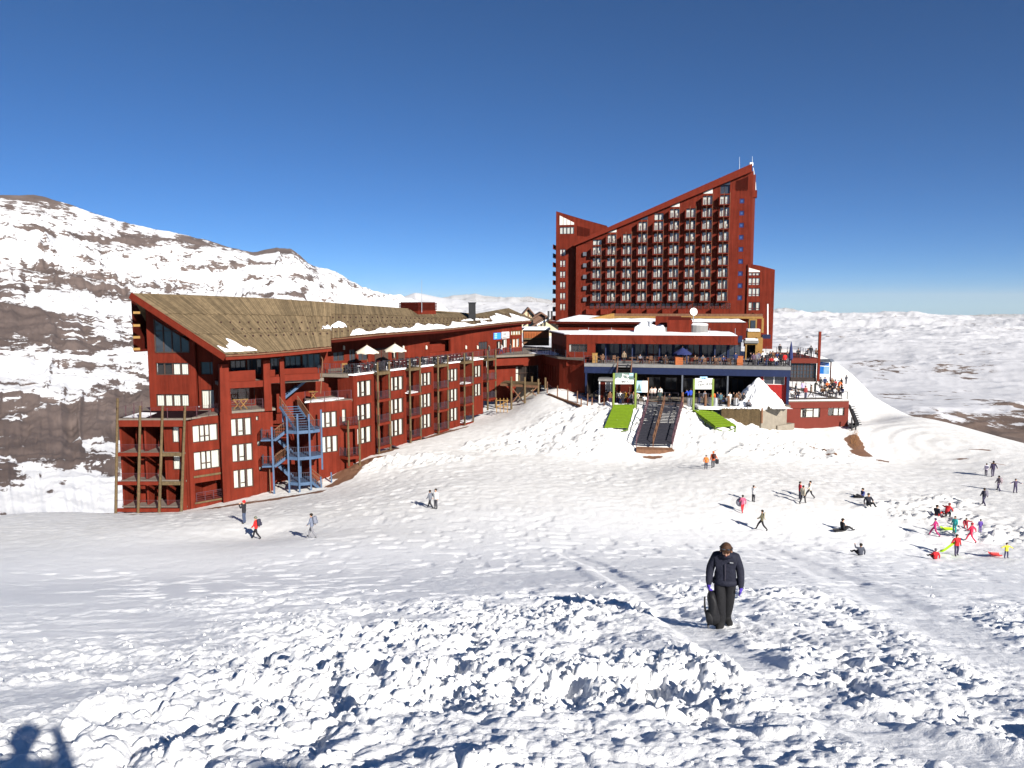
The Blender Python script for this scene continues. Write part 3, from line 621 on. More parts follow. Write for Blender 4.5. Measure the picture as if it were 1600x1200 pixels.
# panel B
rb = [PB.rect(361, 653, 393, 681), PB.rect(363, 693, 395, 721), PB.rect(365, 733, 396, 762)]
small = [PB.rect(400, 650, 404, 657), PB.rect(402, 689, 407, 697), PB.rect(405, 729, 409, 736)]
wB = MB(); zTB = PB.Z(380, 641)
wall(wB, PB, 0.0, PB.U(428, 700), PB.Z(380, 790)-2.5, zTB, rb+small, th=0.3)
wB.fbox(PB, 0.0, PB.L*1.05, -3.5, -3.3, PB.Z(380, 790)-2, zTB)
# panel C
rc = [PC.rect(501.5, 643, 526.5, 668), PC.rect(503.5, 681, 528, 707), PC.rect(534.5, 639, 541, 661)]
wC = MB(); zTC = PC.Z(520, 627)
wall(wC, PC, PC.U(484, 690), PC.U(551, 680), PC.Z(520, 735)-1.0, zTC, rc, th=0.3)
for mbx in (wA, wB, wC): part('wall', mbx, M['red'], lodge)
for fc, rs_, st in ((PA, ra, FOUR), (PB, rb, TRI), (PC, rc[:2], TRI)):
    for r_ in rs_: window(fc, r_, lodge, **st)
window(PC, rc[2], lodge, cur=((0.05, 0.95, 0.1, 1),)); wc_ = opA
window(PA.off(-2.38), (wc_[1]-0.95, wc_[1]-0.2, wc_[2]+0.3, wc_[3]-0.15), lodge, d=0.0, cur=((0.1, 0.9, 0, 1),))
window(PA.off(-2.38), (wc_[1]-1.6, wc_[1]-1.05, wc_[2]+0.6, wc_[3]-0.15), lodge, d=0.0, cur=((0.1, 0.9, 0, 1),))
for r_ in small: window(PB, r_, lodge, fw=0.05, cur=((0, 1, 0, 1),))
rl = MB(); railing(rl, [PA.pt(opA[0]+.1, 0.02, opA[2]), PA.pt(opA[1]-.02, 0.02, opA[2])], 0.9, 3, 4); part('railing', rl, M['rail'], lodge)
sl_ = MB(); sl_.fbox(PA, opA[0]-0.1, opA[1]+0.1, -0.2, 0.12, opA[2]-0.18, opA[2]-0.02); part('sill', sl_, M['log'], lodge); sl_ = MB(); sl_.fbox(PA, PA.U(302, 735), PA.U(345, 735), 0.0, 0.10, PA.Z(322, 744), PA.Z(322, 741)); part('sill', sl_, M['log'], lodge)
# --- verandas at the left end: log posts, three storeys of balconies
VP = [((183.5, 640), (181, 803)), ((219, 648), (216, 802)), ((253.5, 652), (249, 800)), ((288.5, 650), (283.5, 797))]
TV = 73.6
def vpt(i, y, dt=0.0):
    (x0, y0), (x1, y1) = VP[i]; x = x0+(x1-x0)*(y-y0)/(y1-y0); return P(x, y, TV+dt)
for i in range(4):
    lp = MB(); top = 622 if i == 0 else 634; lp.tube(vpt(i, top), vpt(i, 806), 0.12, 9, 0.15); part('post', lp, M['log'], lodge)
lv = [655, 710, 755, 797]                                     # floor lines in the photograph
for j, y in enumerate(lv):
    ys = y if j else 656
    for i in range(3):
        if j in (1, 2) and i == 2: pass
        bm_ = MB(); a, b = vpt(i, ys), vpt(i+1, ys); a.z = b.z = (a.z+b.z)/2
        hh = 0.62 if j == 0 else 0.34
        if j == 0: a.z -= 0.35; b.z -= 0.35
        bm_.beam(a+Vector((0.17, 0, 0)), b-Vector((0.17, 0, 0)), 0.2, hh)
        part('beam', bm_, M['red_trim'] if not (i == 2 and j in (1, 2)) else M['log'], lodge)
    # floors and side walls
    fl = MB(); z = P(219, y, TV).z; D = 5.2 if j == 0 else 3.4
    xa, xb = vpt(0, y).x, vpt(3, y).x
    fl.box((xa-0.1, TV*CP+0.1, z-0.10), (xb+0.4 if j == 0 else xb, TV*CP+D, z+0.06)); part('veranda_floor', fl, M['deck'], lodge)
    if j:
        rl = MB(); n_ = 3 if j == 3 else 2
        for i in range(n_):
            a, b = vpt(i, y), vpt(i+1, y); a.z = b.z = z+0.06; railing(rl, [a, b], 0.92, 1, 8, 0.014)
        part('railing', rl, M['rail'], lodge)
yb = TV*CP
vw = MB(); zt_, zb_ = P(219, 659, TV).z, P(219, 800, TV).z-1.2
FV = Flat((0, yb), 0.0)
xs = [vpt(i, 720).x for i in range(4)]
rV = [(xs[2]+0.75, xs[2]+1.75, P(270, 694, TV).z, P(270, 668, TV).z), (xs[2]+0.68, xs[2]+1.7, P(270, 738, TV).z, P(270, 713, TV).z)]
zmid = P(219, 757, TV).z
wall(vw, FV.off(-0.25), xs[2]+0.12, xs[3]-0.1, zmid, zt_, rV, th=0.25)
vw.fbox(FV, xs[0]+.11, xs[3]+1.5, -3.5, -3.3, zb_, zt_)                  # back wall
for x, y0, y1 in ((xs[0]+.02, -3.5, -.15), (xs[1]+0.05, -3.3, -0.5), (xs[2]+0.0, -3.3, -0.26), (xs[3], -3.3, -0.05)): vw.fbox(FV, x-0.09, x+0.09, y0, y1, zb_, zt_)
part('wall', vw, M['red'], lodge)
for r_ in rV: window(FV.off(-0.25), r_, lodge, d=-0.1, cur=((0.02, 0.98, 0, 1),))
window(FV.off(-3.3), (xs[2]+0.7, xs[2]+1.9, zb_+1.9, zb_+3.2), lodge, d=0.06, bars=(0.5,), cur=((0.1, 0.45, 0, 1), (0.6, 0.95, 0, 1)))
# slanted partition walls that stop short of the ceiling
for j, y in enumerate(lv[1:]):
    z = P(219, y, TV).z
    pw = MB(); pw.fbox(FV, xs[0]+1.0, xs[0]+1.12, -3.3, -1.2, z+0.06, z+2.1); pw.fbox(FV, xs[0]+1.12, xs[1], -1.55, -1.43, z+0.06, z+2.05); part('partition', pw, M['red_trim'], lodge)
# terrace above the verandas and its railing
zt0 = P(219, 655, TV).z+0.06
rl = MB(); a, b = vpt(0, 655), vpt(3, 655); a.z = b.z = zt0
c = P(345, 646, 77.0); c.z = zt0; bk = Vector((a.x, a.y+5.0, zt0))
railing(rl, [bk, a, b, c], 1.05, None, 9, 0.012, 0.025); part('railing', rl, M['rail'], lodge)
tf = MB(); q = [P(183, 655, TV), P(288, 655, TV), P(346, 655, 77.4), P(346, 655, 82), P(183, 655, 82)]
tf.prism([Vector((p.x, p.y, zt0)) for p in q], (0, 0, -0.18)); part('terrace_floor', tf, M['deck'], lodge)
sp = MB(); sp.face([(a.x+.3, a.y+.4, zt0+.05), (a.x+2.6, a.y+.35, zt0+.05), (a.x+2.3, a.y+3.4, zt0+.09), (a.x+.4, a.y+3.8, zt0+.09)]); part('terrace_snow', sp, M['snow_cap'], lodge)
# --- gable wall
TG = 78.6; FG = Fac((234, TG), (345, TG), 570)
g = lambda x0, y0, x1, y1: FG.rect(x0, y0, x1, y1)
gT = lambda u: FG.Z(234, 484)+(FG.Z(343, 553)-FG.Z(234, 484))*(u-FG.U(234, 484))/(FG.U(343, 553)-FG.U(234, 484))
gw = [g(243.5, 567, 294.5, 586), g(244, 616, 295, 635)]
big = (FG.U(242, 520), FG.U(295, 520), FG.Z(268, 550), FG.Z(268, 491))
side = [g(309.5, 566, 341, 586), g(311, 610, 341, 640)]
gm = MB()
ub = FG.U(298, 560)
bigtop = FG.Z(268, 505)
wall(gm, FG, FG.U(231, 560), ub, zt0-0.3, lambda u: gT(u), gw+[(big[0], big[1], big[2], FG.Z(268, 524))], th=0.35)
wall(gm, FG.off(0.05), ub-0.05, ub+0.45, zt0-0.3, lambda u: gT(u)-0.1, [], th=0.4)
wall(gm, FG.off(-0.6), ub+0.45, FG.U(343, 580), zt0-0.3, lambda u: gT(u)-0.1, side, th=0.35)
gm.fbox(FG, FG.U(231, 560), FG.U(343, 580), -6, -5.8, zt0-0.3, FG.Z(300, 530))
part('wall', gm, M['red'], lodge)
window(FG, gw[0], lodge, bars=((0.25, .14), (0.5, .14), (0.75, .14)), cur=((0.53, 0.72, 0, 1), (0.78, 0.98, 0, 1)))
window(FG, gw[1], lodge, bars=((0.25, .14), (0.5, .14), (0.75, .14)), cur=((0.02, 0.22, 0, 1), (0.28, 0.46, 0, 1), (0.53, 0.72, 0, 1), (0.78, 0.98, 0, 1)))
# tall glazed gable: four raked lights
gl = MB(); gf = MB(); nn_ = 4
for i in range(nn_):
    a = big[0]+(big[1]-big[0])*i/nn_; b = big[0]+(big[1]-big[0])*(i+1)/nn_
    ta, tb = gT(a)-0.75, gT(b)-0.75
    gl.face([FG.pt(a, 0.02, big[2]), FG.pt(b, 0.02, big[2]), FG.pt(b, 0.02, tb), FG.pt(a, 0.02, ta)])
    gf.fbox(FG, a-0.05, a+0.06, 0.0, 0.10, big[2], ta+0.05)
    gf.hexa([FG.pt(a, 0.09, ta-.03), FG.pt(b, 0.09, tb-.03), FG.pt(b, 0.01, tb-.03), FG.pt(a, 0.01, ta-.03)], [FG.pt(a, 0.09, ta+.07), FG.pt(b, 0.09, tb+.07), FG.pt(b, 0.01, tb+.07), FG.pt(a, 0.01, ta+.07)])
gf.fbox(FG, big[1]-0.05, big[1]+0.06, 0.0, 0.10, big[2], gT(big[1])-0.7); gf.fbox(FG, big[0], big[1], 0.0, 0.10, big[2]-0.08, big[2]+0.02)
zr = FG.Z(268, 517); gf.fbox(FG, big[0], big[1], 0.011, 0.08, zr-0.04, zr+0.04)
o = part('gable_window', gf, M['frame'], lodge); ob = MB(); ob.v, ob.f, ob.m, ob.t = gl.v, gl.f, gl.m, gl.t
part('pane', ob, M['glass'], o)
window(FG.off(-0.6), side[0], lodge, bars=((0.45, .06),), glass='glass', frame='frame')
window(FG.off(-0.6), side[1], lodge, bars=((0.4, .06),), cur=((0.02, 0.6, 0, 1),))
# --- open loggia between the corner column and the terrace (columns, slab bands, dark rooms behind)
FL = Fac((352, 75.8), (515, 81.4), 600)                        # column line under the eave
FB = FL.off(-3.4)
lg = MB()
zt1 = FL.Z(390, 640)                                           # lower terrace level
def lz(px, py, d=0.0): return FL.Z(px, py, d)
ztop = lz(430, 553)
wall(lg, FB, -0.5, FL.U(500, 600)+2, zt1-1.0, ztop+0.6, [], th=0.3)
part('wall', lg, M['red'], lodge)
# corner column, tapering upwards
def column(x0, x1, yt, yb_, tk, flare=0.25):
    mb = MB(); t = FL; a0, a1 = t.U(x0, yt), t.U(x1, yt); zt_, zb_ = t.Z((x0+x1)/2, yt), t.Z((x0+x1)/2, yb_)
    q = lambda u0, u1, z, d: [t.pt(u0, d, z), t.pt(u1, d, z), t.pt(u1, -tk, z), t.pt(u0, -tk, z)]
    mb.hexa(q(a0-flare, a1+flare, zb_, 0.12), q(a0, a1, zt_, 0.0)); part('column', mb, M['red'], lodge)
column(343, 357, 569, 648, 0.9, 0.12); column(411, 421.5, 563, 642, 0.8, 0.05); column(437, 443.5, 561, 636, 0.5, 0.04)
band = MB()
for (xa, ya, xb, yb2, yc) in ((357, 602, 411, 593, 10), (421.5, 592, 437, 589, 9), (443.5, 590, 500, 582, 9)):
    u0, u1 = FL.U(xa, ya), FL.U(xb, yb2); za, zb2 = lz(xa, ya), lz(xb, yb2); zm = (za+zb2)/2; band.fbox(FL, u0, u1, -0.5, -0.05, zm-0.55, zm+0.1)
part('slab_band', band, M['red_trim'], lodge)
lf = MB(); zmid2 = lz(400, 594)
lf.fbox(FL, FL.U(345, 590), FL.U(508, 590), -3.3, -0.5, zmid2-0.5, zmid2-0.15); lf.fbox(FL, FL.U(345, 640), FL.U(430, 640), -3.3, 0.1, zt1-0.25, zt1-0.02)
part('loggia_floor', lf, M['deck'], lodge)
pp = MB(); pp.fbox(FL, FL.U(358, 590), FL.U(403, 590), -1.2, -1.05, zmid2-0.15, zmid2+0.95); pp.fbox(FL, FL.U(446, 585), FL.U(500, 580), -1.2, -1.05, zmid2-0.1, zmid2+0.95); pp.fbox(FL, FL.U(423, 588), FL.U(434, 588), -1.2, -1.05, zmid2-0.1, zmid2+0.9); part('parapet', pp, M['red_trim'], lodge)
for (x0, x1, y0, y1) in ((360, 384, 563, 587), (386, 409, 561, 585), (422, 440, 559, 582), (445, 470, 556, 578), (472, 500, 553, 575)):
    window(FB, FB.rect(x0, y0, x1, y1, 0), lodge, d=0.06, bars=((0.33, .06), (0.66, .06)), glass='glass')
window(FB, FB.rect(359, 606, 398, 632), lodge, d=0.06, bars=((0.33, .08), (0.66, .08)), cur=((0.02, 0.3, 0.25, 1), (0.36, 0.63, 0.25, 1), (0.70, 0.98, 0.0, 1)))
rl = MB(); railing(rl, [FL.pt(FL.U(357, 640), 0, zt1), FL.pt(FL.U(411, 638), 0, zt1)], 1.05, 3, 7, 0.014, 0.025); part('railing', rl, M['rail'], lodge)
# wall from the loggia to panel C, with lower terrace on top of panel C
rw = MB(); FR_ = Fac((496, 85.2), (552, 86.0), 600); rw.fbox(FR_, FR_.U(486, 600), FR_.U(549, 600), -0.4, 0.0, zTC-0.5, FR_.Z(520, 581)); part('wall', rw, M['red'], lodge)
tf = MB(); q = [P(484, 640, 79.4), P(551, 640, 82.3), P(551, 640, 86.2), P(470, 640, 86)]; tf.prism([Vector((p.x, p.y, zTC+0.05)) for p in q], (0, 0, -0.2)); part('terrace_floor', tf, M['deck'], lodge)
sp = MB(); e0, e1 = PC.U(478, 630), PC.U(545, 625)
npt = [(e0, -0.3), (e0+2.2, -0.25), (e1-1.5, -0.35), (e1, -1.2), (e1-0.8, -2.3), (e0+2.5, -2.0), (e0+.6, -1.3)]
sp.prism([PC.pt(u, d, zTC+0.14) for u, d in npt], (0, 0, -0.12)); part('terrace_snow', sp, M['snow_cap'], lodge)
rl = MB(); railing(rl, [PC.pt(PC.U(486, 632), -1.6, zTC+0.05), PC.pt(PC.U(486, 632), 0.0, zTC+0.05), PC.pt(PC.U(549, 625), 0.0, zTC+0.05)], 1.05, None, 8, 0.013, 0.03); part('railing', rl, M['rail'], lodge)
# --- long side along the terrace: bays with windows, recesses with balconies
ZT = -7.45                                                    # big terrace
def s2r(x0, x1, yt, yb_): return S2.rect(x0, yt, x1, yb_)
BAYS = [(553, 588), (611.5, 635.5), (658, 678), (700.5, 719), (739, 755)]        # projecting wall bays
# window rows of each bay: photograph (x0,x1,[(top,bottom)...])
WR = [(558.5, 581, [(594.5, 619.5), (631, 656), (667, 693)]), (611.5, 631, [(588, 610), (622.5, 646), (655, 681)]), (658.5, 674.5, [(582, 602.5), (615, 636.5), (647, 669)]), (701, 716, [(576, 596), (607.5, 627.5), (637.5, 658)]), (739.5, 752.5, [(571, 589.5), (599.5, 619)])]
bot = lambda px: np.interp(px, [550, 590, 635, 680, 720, 756, 775], [728, 712, 697, 684, 671, 640, 632])
for bi, ((x0, x1), (wx0, wx1, rows)) in enumerate(zip(BAYS, WR)):
    mb = MB(); u0, u1 = S2.U(x0, 640), S2.U(x1, 640)
    hs = [S2.rect(wx0, a, wx1, b) for a, b in rows]
    # level the rows
    zb_ = S2.Z((x0+x1)/2, bot((x0+x1)/2))
    wall(mb, S2, u0, u1, zb_, ZT-0.12, hs, th=0.25)
    mb.fbox(S2, u0+0.01, u1-0.01, -2.2, -0.26, ZT-0.5, ZT-0.13)
    mb.fbox(S2, u0+0.012, u0+0.25, -2.2, -0.26, zb_, ZT-0.5); mb.fbox(S2, u1-0.25, u1-0.012, -2.2, -0.26, zb_, ZT-0.5)
    mb.fbox(S2, u0+0.25, u1-0.25, -1.2, -0.26, zb_+0.01, zb_+0.2)
    part('wall', mb, M['red'], lodge)
    for h in hs: window(S2, h, lodge, **TRI)
    cp = MB(); cp.fbox(S2, u0-0.1, u1+0.1, -0.6, 0.12, ZT-0.117, ZT+0.04); part('snow_edge', cp, M['snow_cap'], lodge)
# recessed bays with balconies on log posts
RECS = [(587, 603, (591, 609), [0, 1, 2]), (635.5, 651, (641, 657), [0, 1, 2]), (678, 694, (685, 700.3), [0, 1, 2]), (719, 733, (726, 739), [0, 1, 2]), (755, 768, (762, 774.5), [0, 1])]
def fl_at(bi, k):      # floor height under window row k of bay bi
    wx0, wx1, rows = WR[bi]; k2 = min(k, len(rows)-1); z = S2.Z((wx0+wx1)/2, rows[k2][1])-0.55
    return z-(k-k2)*2.6
for ri, (x0, x1, (pa, pb), ks) in enumerate(RECS):
    u0, u1 = S2.U(x0, 640), S2.U(x1, 640); ua, ub = S2.U(pa, 640, 0.75), S2.U(pb, 640, 0.75)
    zs = [(fl_at(ri, k)+fl_at(min(ri+1, 4), k))/2 for k in ks]
    mb = MB(); zlow = zs[-1]-0.4
    wn = (u0+0.55, u0+1.2); hs = [(wn[0], wn[1], z+0.5, z+2.0) for z in zs]
    wall(mb, S2.off(-0.9), u0, u1+0.1, zlow, ZT-0.1, hs, th=0.2); part('wall', mb, M['red'], lodge)
    for h in hs: window(S2.off(-0.9), h, lodge, d=-0.08, cur=((0.05, 0.95, 0, 1),))
    for z in zs:
        dr = MB(); dr.fbox(S2, u0+1.45, u1-0.15, -0.89, -0.85, z+0.05, z+2.1); part('balcony_door', dr, M['red_dark'], lodge)
    for uu in (ua, ub):
        p_ = S2.pt(uu, 0.75, 0)
        lp = MB(); p0 = p_.copy(); p0.z = zlow-1.2; p1 = p_.copy(); p1.z = ZT+1.15; lp.tube(p0, p1, 0.13, 8, 0.11); part('post', lp, M['log'], lodge)
    for z in zs:
        q = [S2.pt(u0+0.05, -0.85, z), S2.pt(u0+0.02, 0.0, z), S2.pt(ua-.12, 0.85, z), S2.pt(ub+.1, 0.85, z), S2.pt(u1+.05, 0.05, z), S2.pt(u1+0.05, -0.85, z)]
        bl = MB(); bl.prism(q, (0, 0, -0.28)); bo = part('balcony', bl, M['red_trim'], lodge)
        rl = MB(); railing(rl, q[1:5], 0.95, 1, 1, 0.014, 0.02, bal=0.16, br=0.011)
        part('railing', rl, M['rail_dark'], bo)
        if (ri == 3 and z in (zs[0], zs[-1])) or (ri == 1 and z == zs[0]):
            sn = MB(); sn.prism([S2.pt(ua, -0.5, z+.16), S2.pt(ua+.1, 0.6, z+.10), S2.pt(ub-.2, 0.6, z+.12), S2.pt(ub-.3, -0.6, z+.2)], (0, 0, -.1)); part('balcony_snow', sn, M['snow_cap'], bo)
    tp = MB(); q = [S2.pt(u0, -0.9, ZT), S2.pt(ua-.1, 0.85, ZT), S2.pt(ub+.1, 0.85, ZT), S2.pt(u1, -0.9, ZT)]; tp.prism(q, (0, 0, -0.32)); part('balcony', tp, M['log'], lodge)
    if ri < 3:
        st = MB()
        for i_ in range(5): c = S2.pt(ub+0.25+0.32*i_, 0.2, zlow+.15-0.17*i_); st.beam(c, c+S2.n*1.0, 0.28, 0.06)
        part('access_steps', st, M['rail_dark'], lodge, kind='stuff')
# small balcony by panel C
for yt in (655, 703):
    bl = MB(); z = PC.Z(543, yt+11, 1.0); q = [PC.pt(PC.U(531, yt), 0.0, z), PC.pt(PC.U(536, yt), 1.1, z), PC.pt(PC.U(555, yt), 1.1, z), PC.pt(PC.U(556, yt), 0.0, z)]
    bl.prism(q, (0, 0, -0.3)); bo = part('balcony', bl, M['red_trim'], lodge); rl = MB(); railing(rl, q, 0.95, 1, 1, 0.014, 0.02, bal=0.16, br=0.011); part('railing', rl, M['rail_dark'], bo)
for x in (538, 555):
    lp = MB(); p_ = PC.pt(PC.U(x, 690), 1.05, 0); p0 = p_.copy(); p0.z = PC.Z(x, 726); p1 = p_.copy(); p1.z = PC.Z(x, 655); lp.tube(p0, p1, 0.12, 8); part('post', lp, M['log'], lodge)
# terrace floor, railing
W2 = Fac((515, 90.0), (815, 121.0), 540)
bw = MB(); FBW = Fac((412, 82.2), (495, 84.2), 680); bw.fbox(FBW, 0, FBW.L, -.3, 0, P(450, 790, 80).z, zTC+3.2); bw.fbox(PC, PC.U(484, 690)-.02, PC.U(484, 690)+.2, -4, -.31, PC.Z(520, 740), zTC); part('wall', bw, M['red'], lodge)
tf = MB(); a = P(498, 600, 83.6); q = [a, P(552, 600, 82.7), S2.pt(S2.L, 0, 0), P(815, 600, 121.2), P(515, 600, 90.2)]
tf.prism([Vector((p.x, p.y, ZT)) for p in q], (0, 0, -0.35)); part('terrace_floor', tf, M['deck'], lodge)
rl = MB(); pts = [P(498, 600, 83.7), P(552, 600, 82.75)]; pts = [Vector((p.x, p.y, ZT+0.02)) for p in pts]+[S2.pt(S2.U(x, 580), 0.05 if i % 2 == 0 else 0.05, ZT+0.02) for i, x in enumerate((588, 612, 636, 658, 678, 700, 719, 739, 755, 772))]
railing(rl, pts, 1.1, None, 2, 0.016, 0.028, bal=0.28, br=0.012); part('railing', rl, M['rail_dark'], lodge)
ts = MB(); wl = [(0.1, 2.5, 0.8), (6.0, 15.5, 0.9), (16.5, 22.0, .7)]
for a, b, wd in wl:
    ts.prism([W2.pt(a+3, 1.2, ZT+.12), W2.pt(a+4, 1.2+wd*2, ZT+.10), W2.pt(b+3, 1.2+wd*2, ZT+.10), W2.pt(b+2, 1.3, ZT+.2)], (0, 0, -.1))
part('terrace_snow', ts, M['snow_cap'], lodge)
# upper wall behind the terrace
w2 = MB(); zE = W2.Z(700, 512)
WW = [(521, 538, 550, 564), (546, 556, 546, 566), (560, 575, 546, 563), (612, 620, 542, 561), (748, 762, 534, 546)]
hs = [W2.rect(x0, y0, x1, y1) for x0, x1, y0, y1 in WW]
sh = W2.rect(671.5, 531, 704, 550)
shop = [W2.rect(776, 533, 783, 545), W2.rect(784, 530, 792, 543), W2.rect(797, 529, 813, 543), W2.rect(798.5, 516.5, 815, 523.5)]
wall(w2, W2, W2.U(500, 560), W2.U(815.5, 540), ZT-0.3, lambda u: float(np.interp(u, [W2.U(515, 530), W2.U(600, 520), W2.U(740, 510), W2.U(815, 505)], [W2.Z(515, 528), W2.Z(600, 521.5), W2.Z(740, 511), W2.Z(815, 505)])), hs+shop+[sh], th=0.35); part('wall', w2, M['red'], lodge)
for h in hs[:4]: window(W2, h, lodge, bars=((0.5, .12),), cur=((0.55, 0.95, 0.15, 0.9),) if h[0] > 8 else ())
window(W2, hs[4], lodge, bars=((0.25, .1), (0.5, .1), (0.75, .1)))
window(W2, shop[0], lodge, bars=(0.5,), cur=((0.5, 0.95, 0, 1),)); window(W2, shop[1], lodge, bars=(0.6,), frame='frame_white', cur=((0.65, .95, 0, 1),)); window(W2, shop[2], lodge, bars=((0.3, .2), (0.65, .2)), frame='orange_wood', cur=((0.4, 0.6, 0, 1), (0.7, 0.9, 0, 1))); window(W2, shop[3], lodge, bars=((0.25, .1), (0.5, .1), (0.75, .1)), frame='ochre', cur=((0.05, 0.95, 0, 1),))
rec = MB(); rec.fbox(W2, sh[0]-.5, sh[1]+3.2, -1.6, -1.45, sh[2]-.4, sh[3]+.8); rec.fbox(W2, sh[0], sh[0]+(sh[1]-sh[0])*.75, -1.44, -0.7, sh[2], sh[2]+1.1); rec.fbox(W2, sh[0], sh[1], -1.44, -.36, sh[2]-.2, sh[2]-.002); part('bar_counter', rec, M['red_bright'] if False else M['red_trim'], lodge)
for xa, xb in ((585, 595), (596, 606), (622, 632)):
    dk = MB(); dk.fbox(W2, W2.U(xa, 550), W2.U(xb, 550), 0.0, 0.05, ZT, ZT+2.1); part('terrace_door', dk, M['frame'], lodge)
for x in (536, 629, 665, 727, 745):
    lm = MB(); z = W2.Z(x, 540); c = W2.pt(W2.U(x, 540), 0.16, z); lm.lathe(c, [(0.10, -0.5), (0.13, -0.45), (0.13, -0.1), (0.05, 0.0)], 8); lm.beam(W2.pt(W2.U(x, 540), 0, z), c, 0.05); part('wall_lamp', lm, M['canvas'], lodge)
# signs on the shop end
sgn = MB(); r_ = W2.rect(771, 520, 782, 530); sgn.fbox(W2, r_[0], r_[1], 0.01, 0.08, r_[2], r_[3]); so_ = part('shop_sign', sgn, M['sign_blue'], lodge)
s2_ = MB(); r2 = W2.rect(783.5, 518.5, 795, 528.5); s2_.fbox(W2, r2[0], r2[1], 0.01, 0.09, r2[2], r2[3]); so2 = part('shop_sign', s2_, M['white'], lodge)
def txt(body, fc, u, z, size, matl, parent, d=0.1, ext=0.008, shear=0.0, bold=0.0, rot=0.0):
    cu = bpy.data.curves.new('lettering', 'FONT'); cu.body = body; cu.size = size; cu.extrude = ext; cu.align_x = 'CENTER'; cu.align_y = 'CENTER'; cu.shear = shear; cu.offset = bold
    o = bpy.data.objects.new('lettering', cu); COL.objects.link(o); o.parent = parent; o.location = fc.pt(u, d, z)-worg(parent)
    o.rotation_euler = (Matrix.Rotation(fc.rot, 3, 'Z') @ Matrix.Rotation(R(90), 3, 'X') @ Matrix.Rotation(rot, 3, 'Z')).to_euler()
    cu.materials.append(matl); bpy.context.view_layer.update()
    me = bpy.data.meshes.new_from_object(o.evaluated_get(bpy.context.evaluated_depsgraph_get())); me.name = 'lettering'; m_ = link('lettering', me, parent); m_.location = o.location; m_.rotation_euler = o.rotation_euler; bpy.data.objects.remove(o); return m_
m_ = MB()
for i in range(3): m_.fbox(W2, r_[0]+0.15, r_[0]+0.75, 0.085, 0.10, r_[2]+0.15+.3*i, r_[2]+0.3+.3*i)
part('sign_stripe', m_, M['sign_sky'], so_)
m_ = MB()
for i in range(3): m_.fbox(W2, r2[0]+.2+.32*i, r2[0]+.36+.32*i, 0.095, .11, r2[2]+.4, r2[3]-.15)
m_.fbox(W2, r2[0]+.1, r2[1]-.1, .095, .11, r2[2]+.12, r2[2]+.26); part('sign_stripe', m_, M['black'], so2)
# --- roof: twisted planes between ridge and eave, covered with real boards
RG1 = [P(205, 458, 75.6), P(300, 461, 78.4), P(420, 466, 81.6), P(517, 472.5, 84.6)]
EV1 = [P(352, 554, 73.9), P(400, 551.5, 75.6), P(455, 547, 77.8), P(517, 541, 80.4)]
RG2 = [P(517, 473, 92.5), P(600, 479.5, 100), P(690, 489.5, 109.5), P(745, 490, 117.5), P(790, 482, 124.5), P(795, 481.5, 125.5)]
EV2 = [P(514, 529, 85.6), P(600, 521, 92.2), P(690, 514.5, 102.5), P(740, 509.5, 109.5), P(790, 504, 116.0), P(829, 501, 122.0)]
def lerp_poly(pl, s):
    L = [0]
    for a, b in zip(pl[:-1], pl[1:]): L.append(L[-1]+(b-a).length)
    s = s*L[-1]
    for i in range(len(pl)-1):
        if s <= L[i+1] or i == len(pl)-2: return pl[i]+(pl[i+1]-pl[i])*((s-L[i])/(L[i+1]-L[i]))
def roof_section(rg, ev, nb, seed, courses=3):
    rnd = random.Random(seed); base_ = MB(); brd = MB(); sl2 = MB()
    n = nb
    def pt(s, v): return lerp_poly(rg, s)*(1-v)+lerp_poly(ev, s)*v
    def nrm(s, v):
        a = pt(min(s+.01, 1), v)-pt(max(s-.01, 0), v); b = pt(s, min(v+.01, 1))-pt(s, max(v-.01, 0)); q = a.cross(b).normalized(); return q if q.z > 0 else -q
    for i in range(n):
        a, b = i/n, (i+1)/n; th = Vector((0, 0, -0.22))
        q = [pt(a, 0), pt(a, 1), pt(b, 1), pt(b, 0)]; base_.hexa([p+th for p in q], q)
    for c in range(courses):
        v0 = c/courses-0.01; v1 = (c+1)/courses+0.012
        for i in range(nb):
            a = (i+0.04)/nb; b = (i+0.96)/nb; e = rnd.uniform(-.012, .012); lift = 0.02+rnd.random()*0.03
            vv0 = max(0.0, v0+e); vv1 = min(1.012, v1+e) if c < courses-1 else 1.0+rnd.uniform(0, .012)
            h0 = nrm((a+b)/2, 0.5)*(lift); h1 = nrm((a+b)/2, .5)*(lift+0.05)
            q = [pt(a, vv0)+h0*.4, pt(a, vv1)+h1, pt(b, vv1)+h1, pt(b, vv0)+h0*.4]; dn = nrm((a+b)/2, .5)*-0.035
            brd.hexa([p+dn for p in q], q, 0, rnd.random())
    return base_, brd, pt, nrm
r1b, r1s, pt1, nr1 = roof_section(RG1, EV1, 92, 5); r2b, r2s, pt2, nr2 = roof_section(RG2, EV2, 180, 5)
ro = part('roof', r1b, M['red_dark'], lodge); part('roof_boards', r1s, M['roofwood'], ro, kind='stuff')
ro2 = part('roof', r2b, M['red_dark'], lodge); part('roof_boards', r2s, M['roofwood'], ro2, kind='stuff')
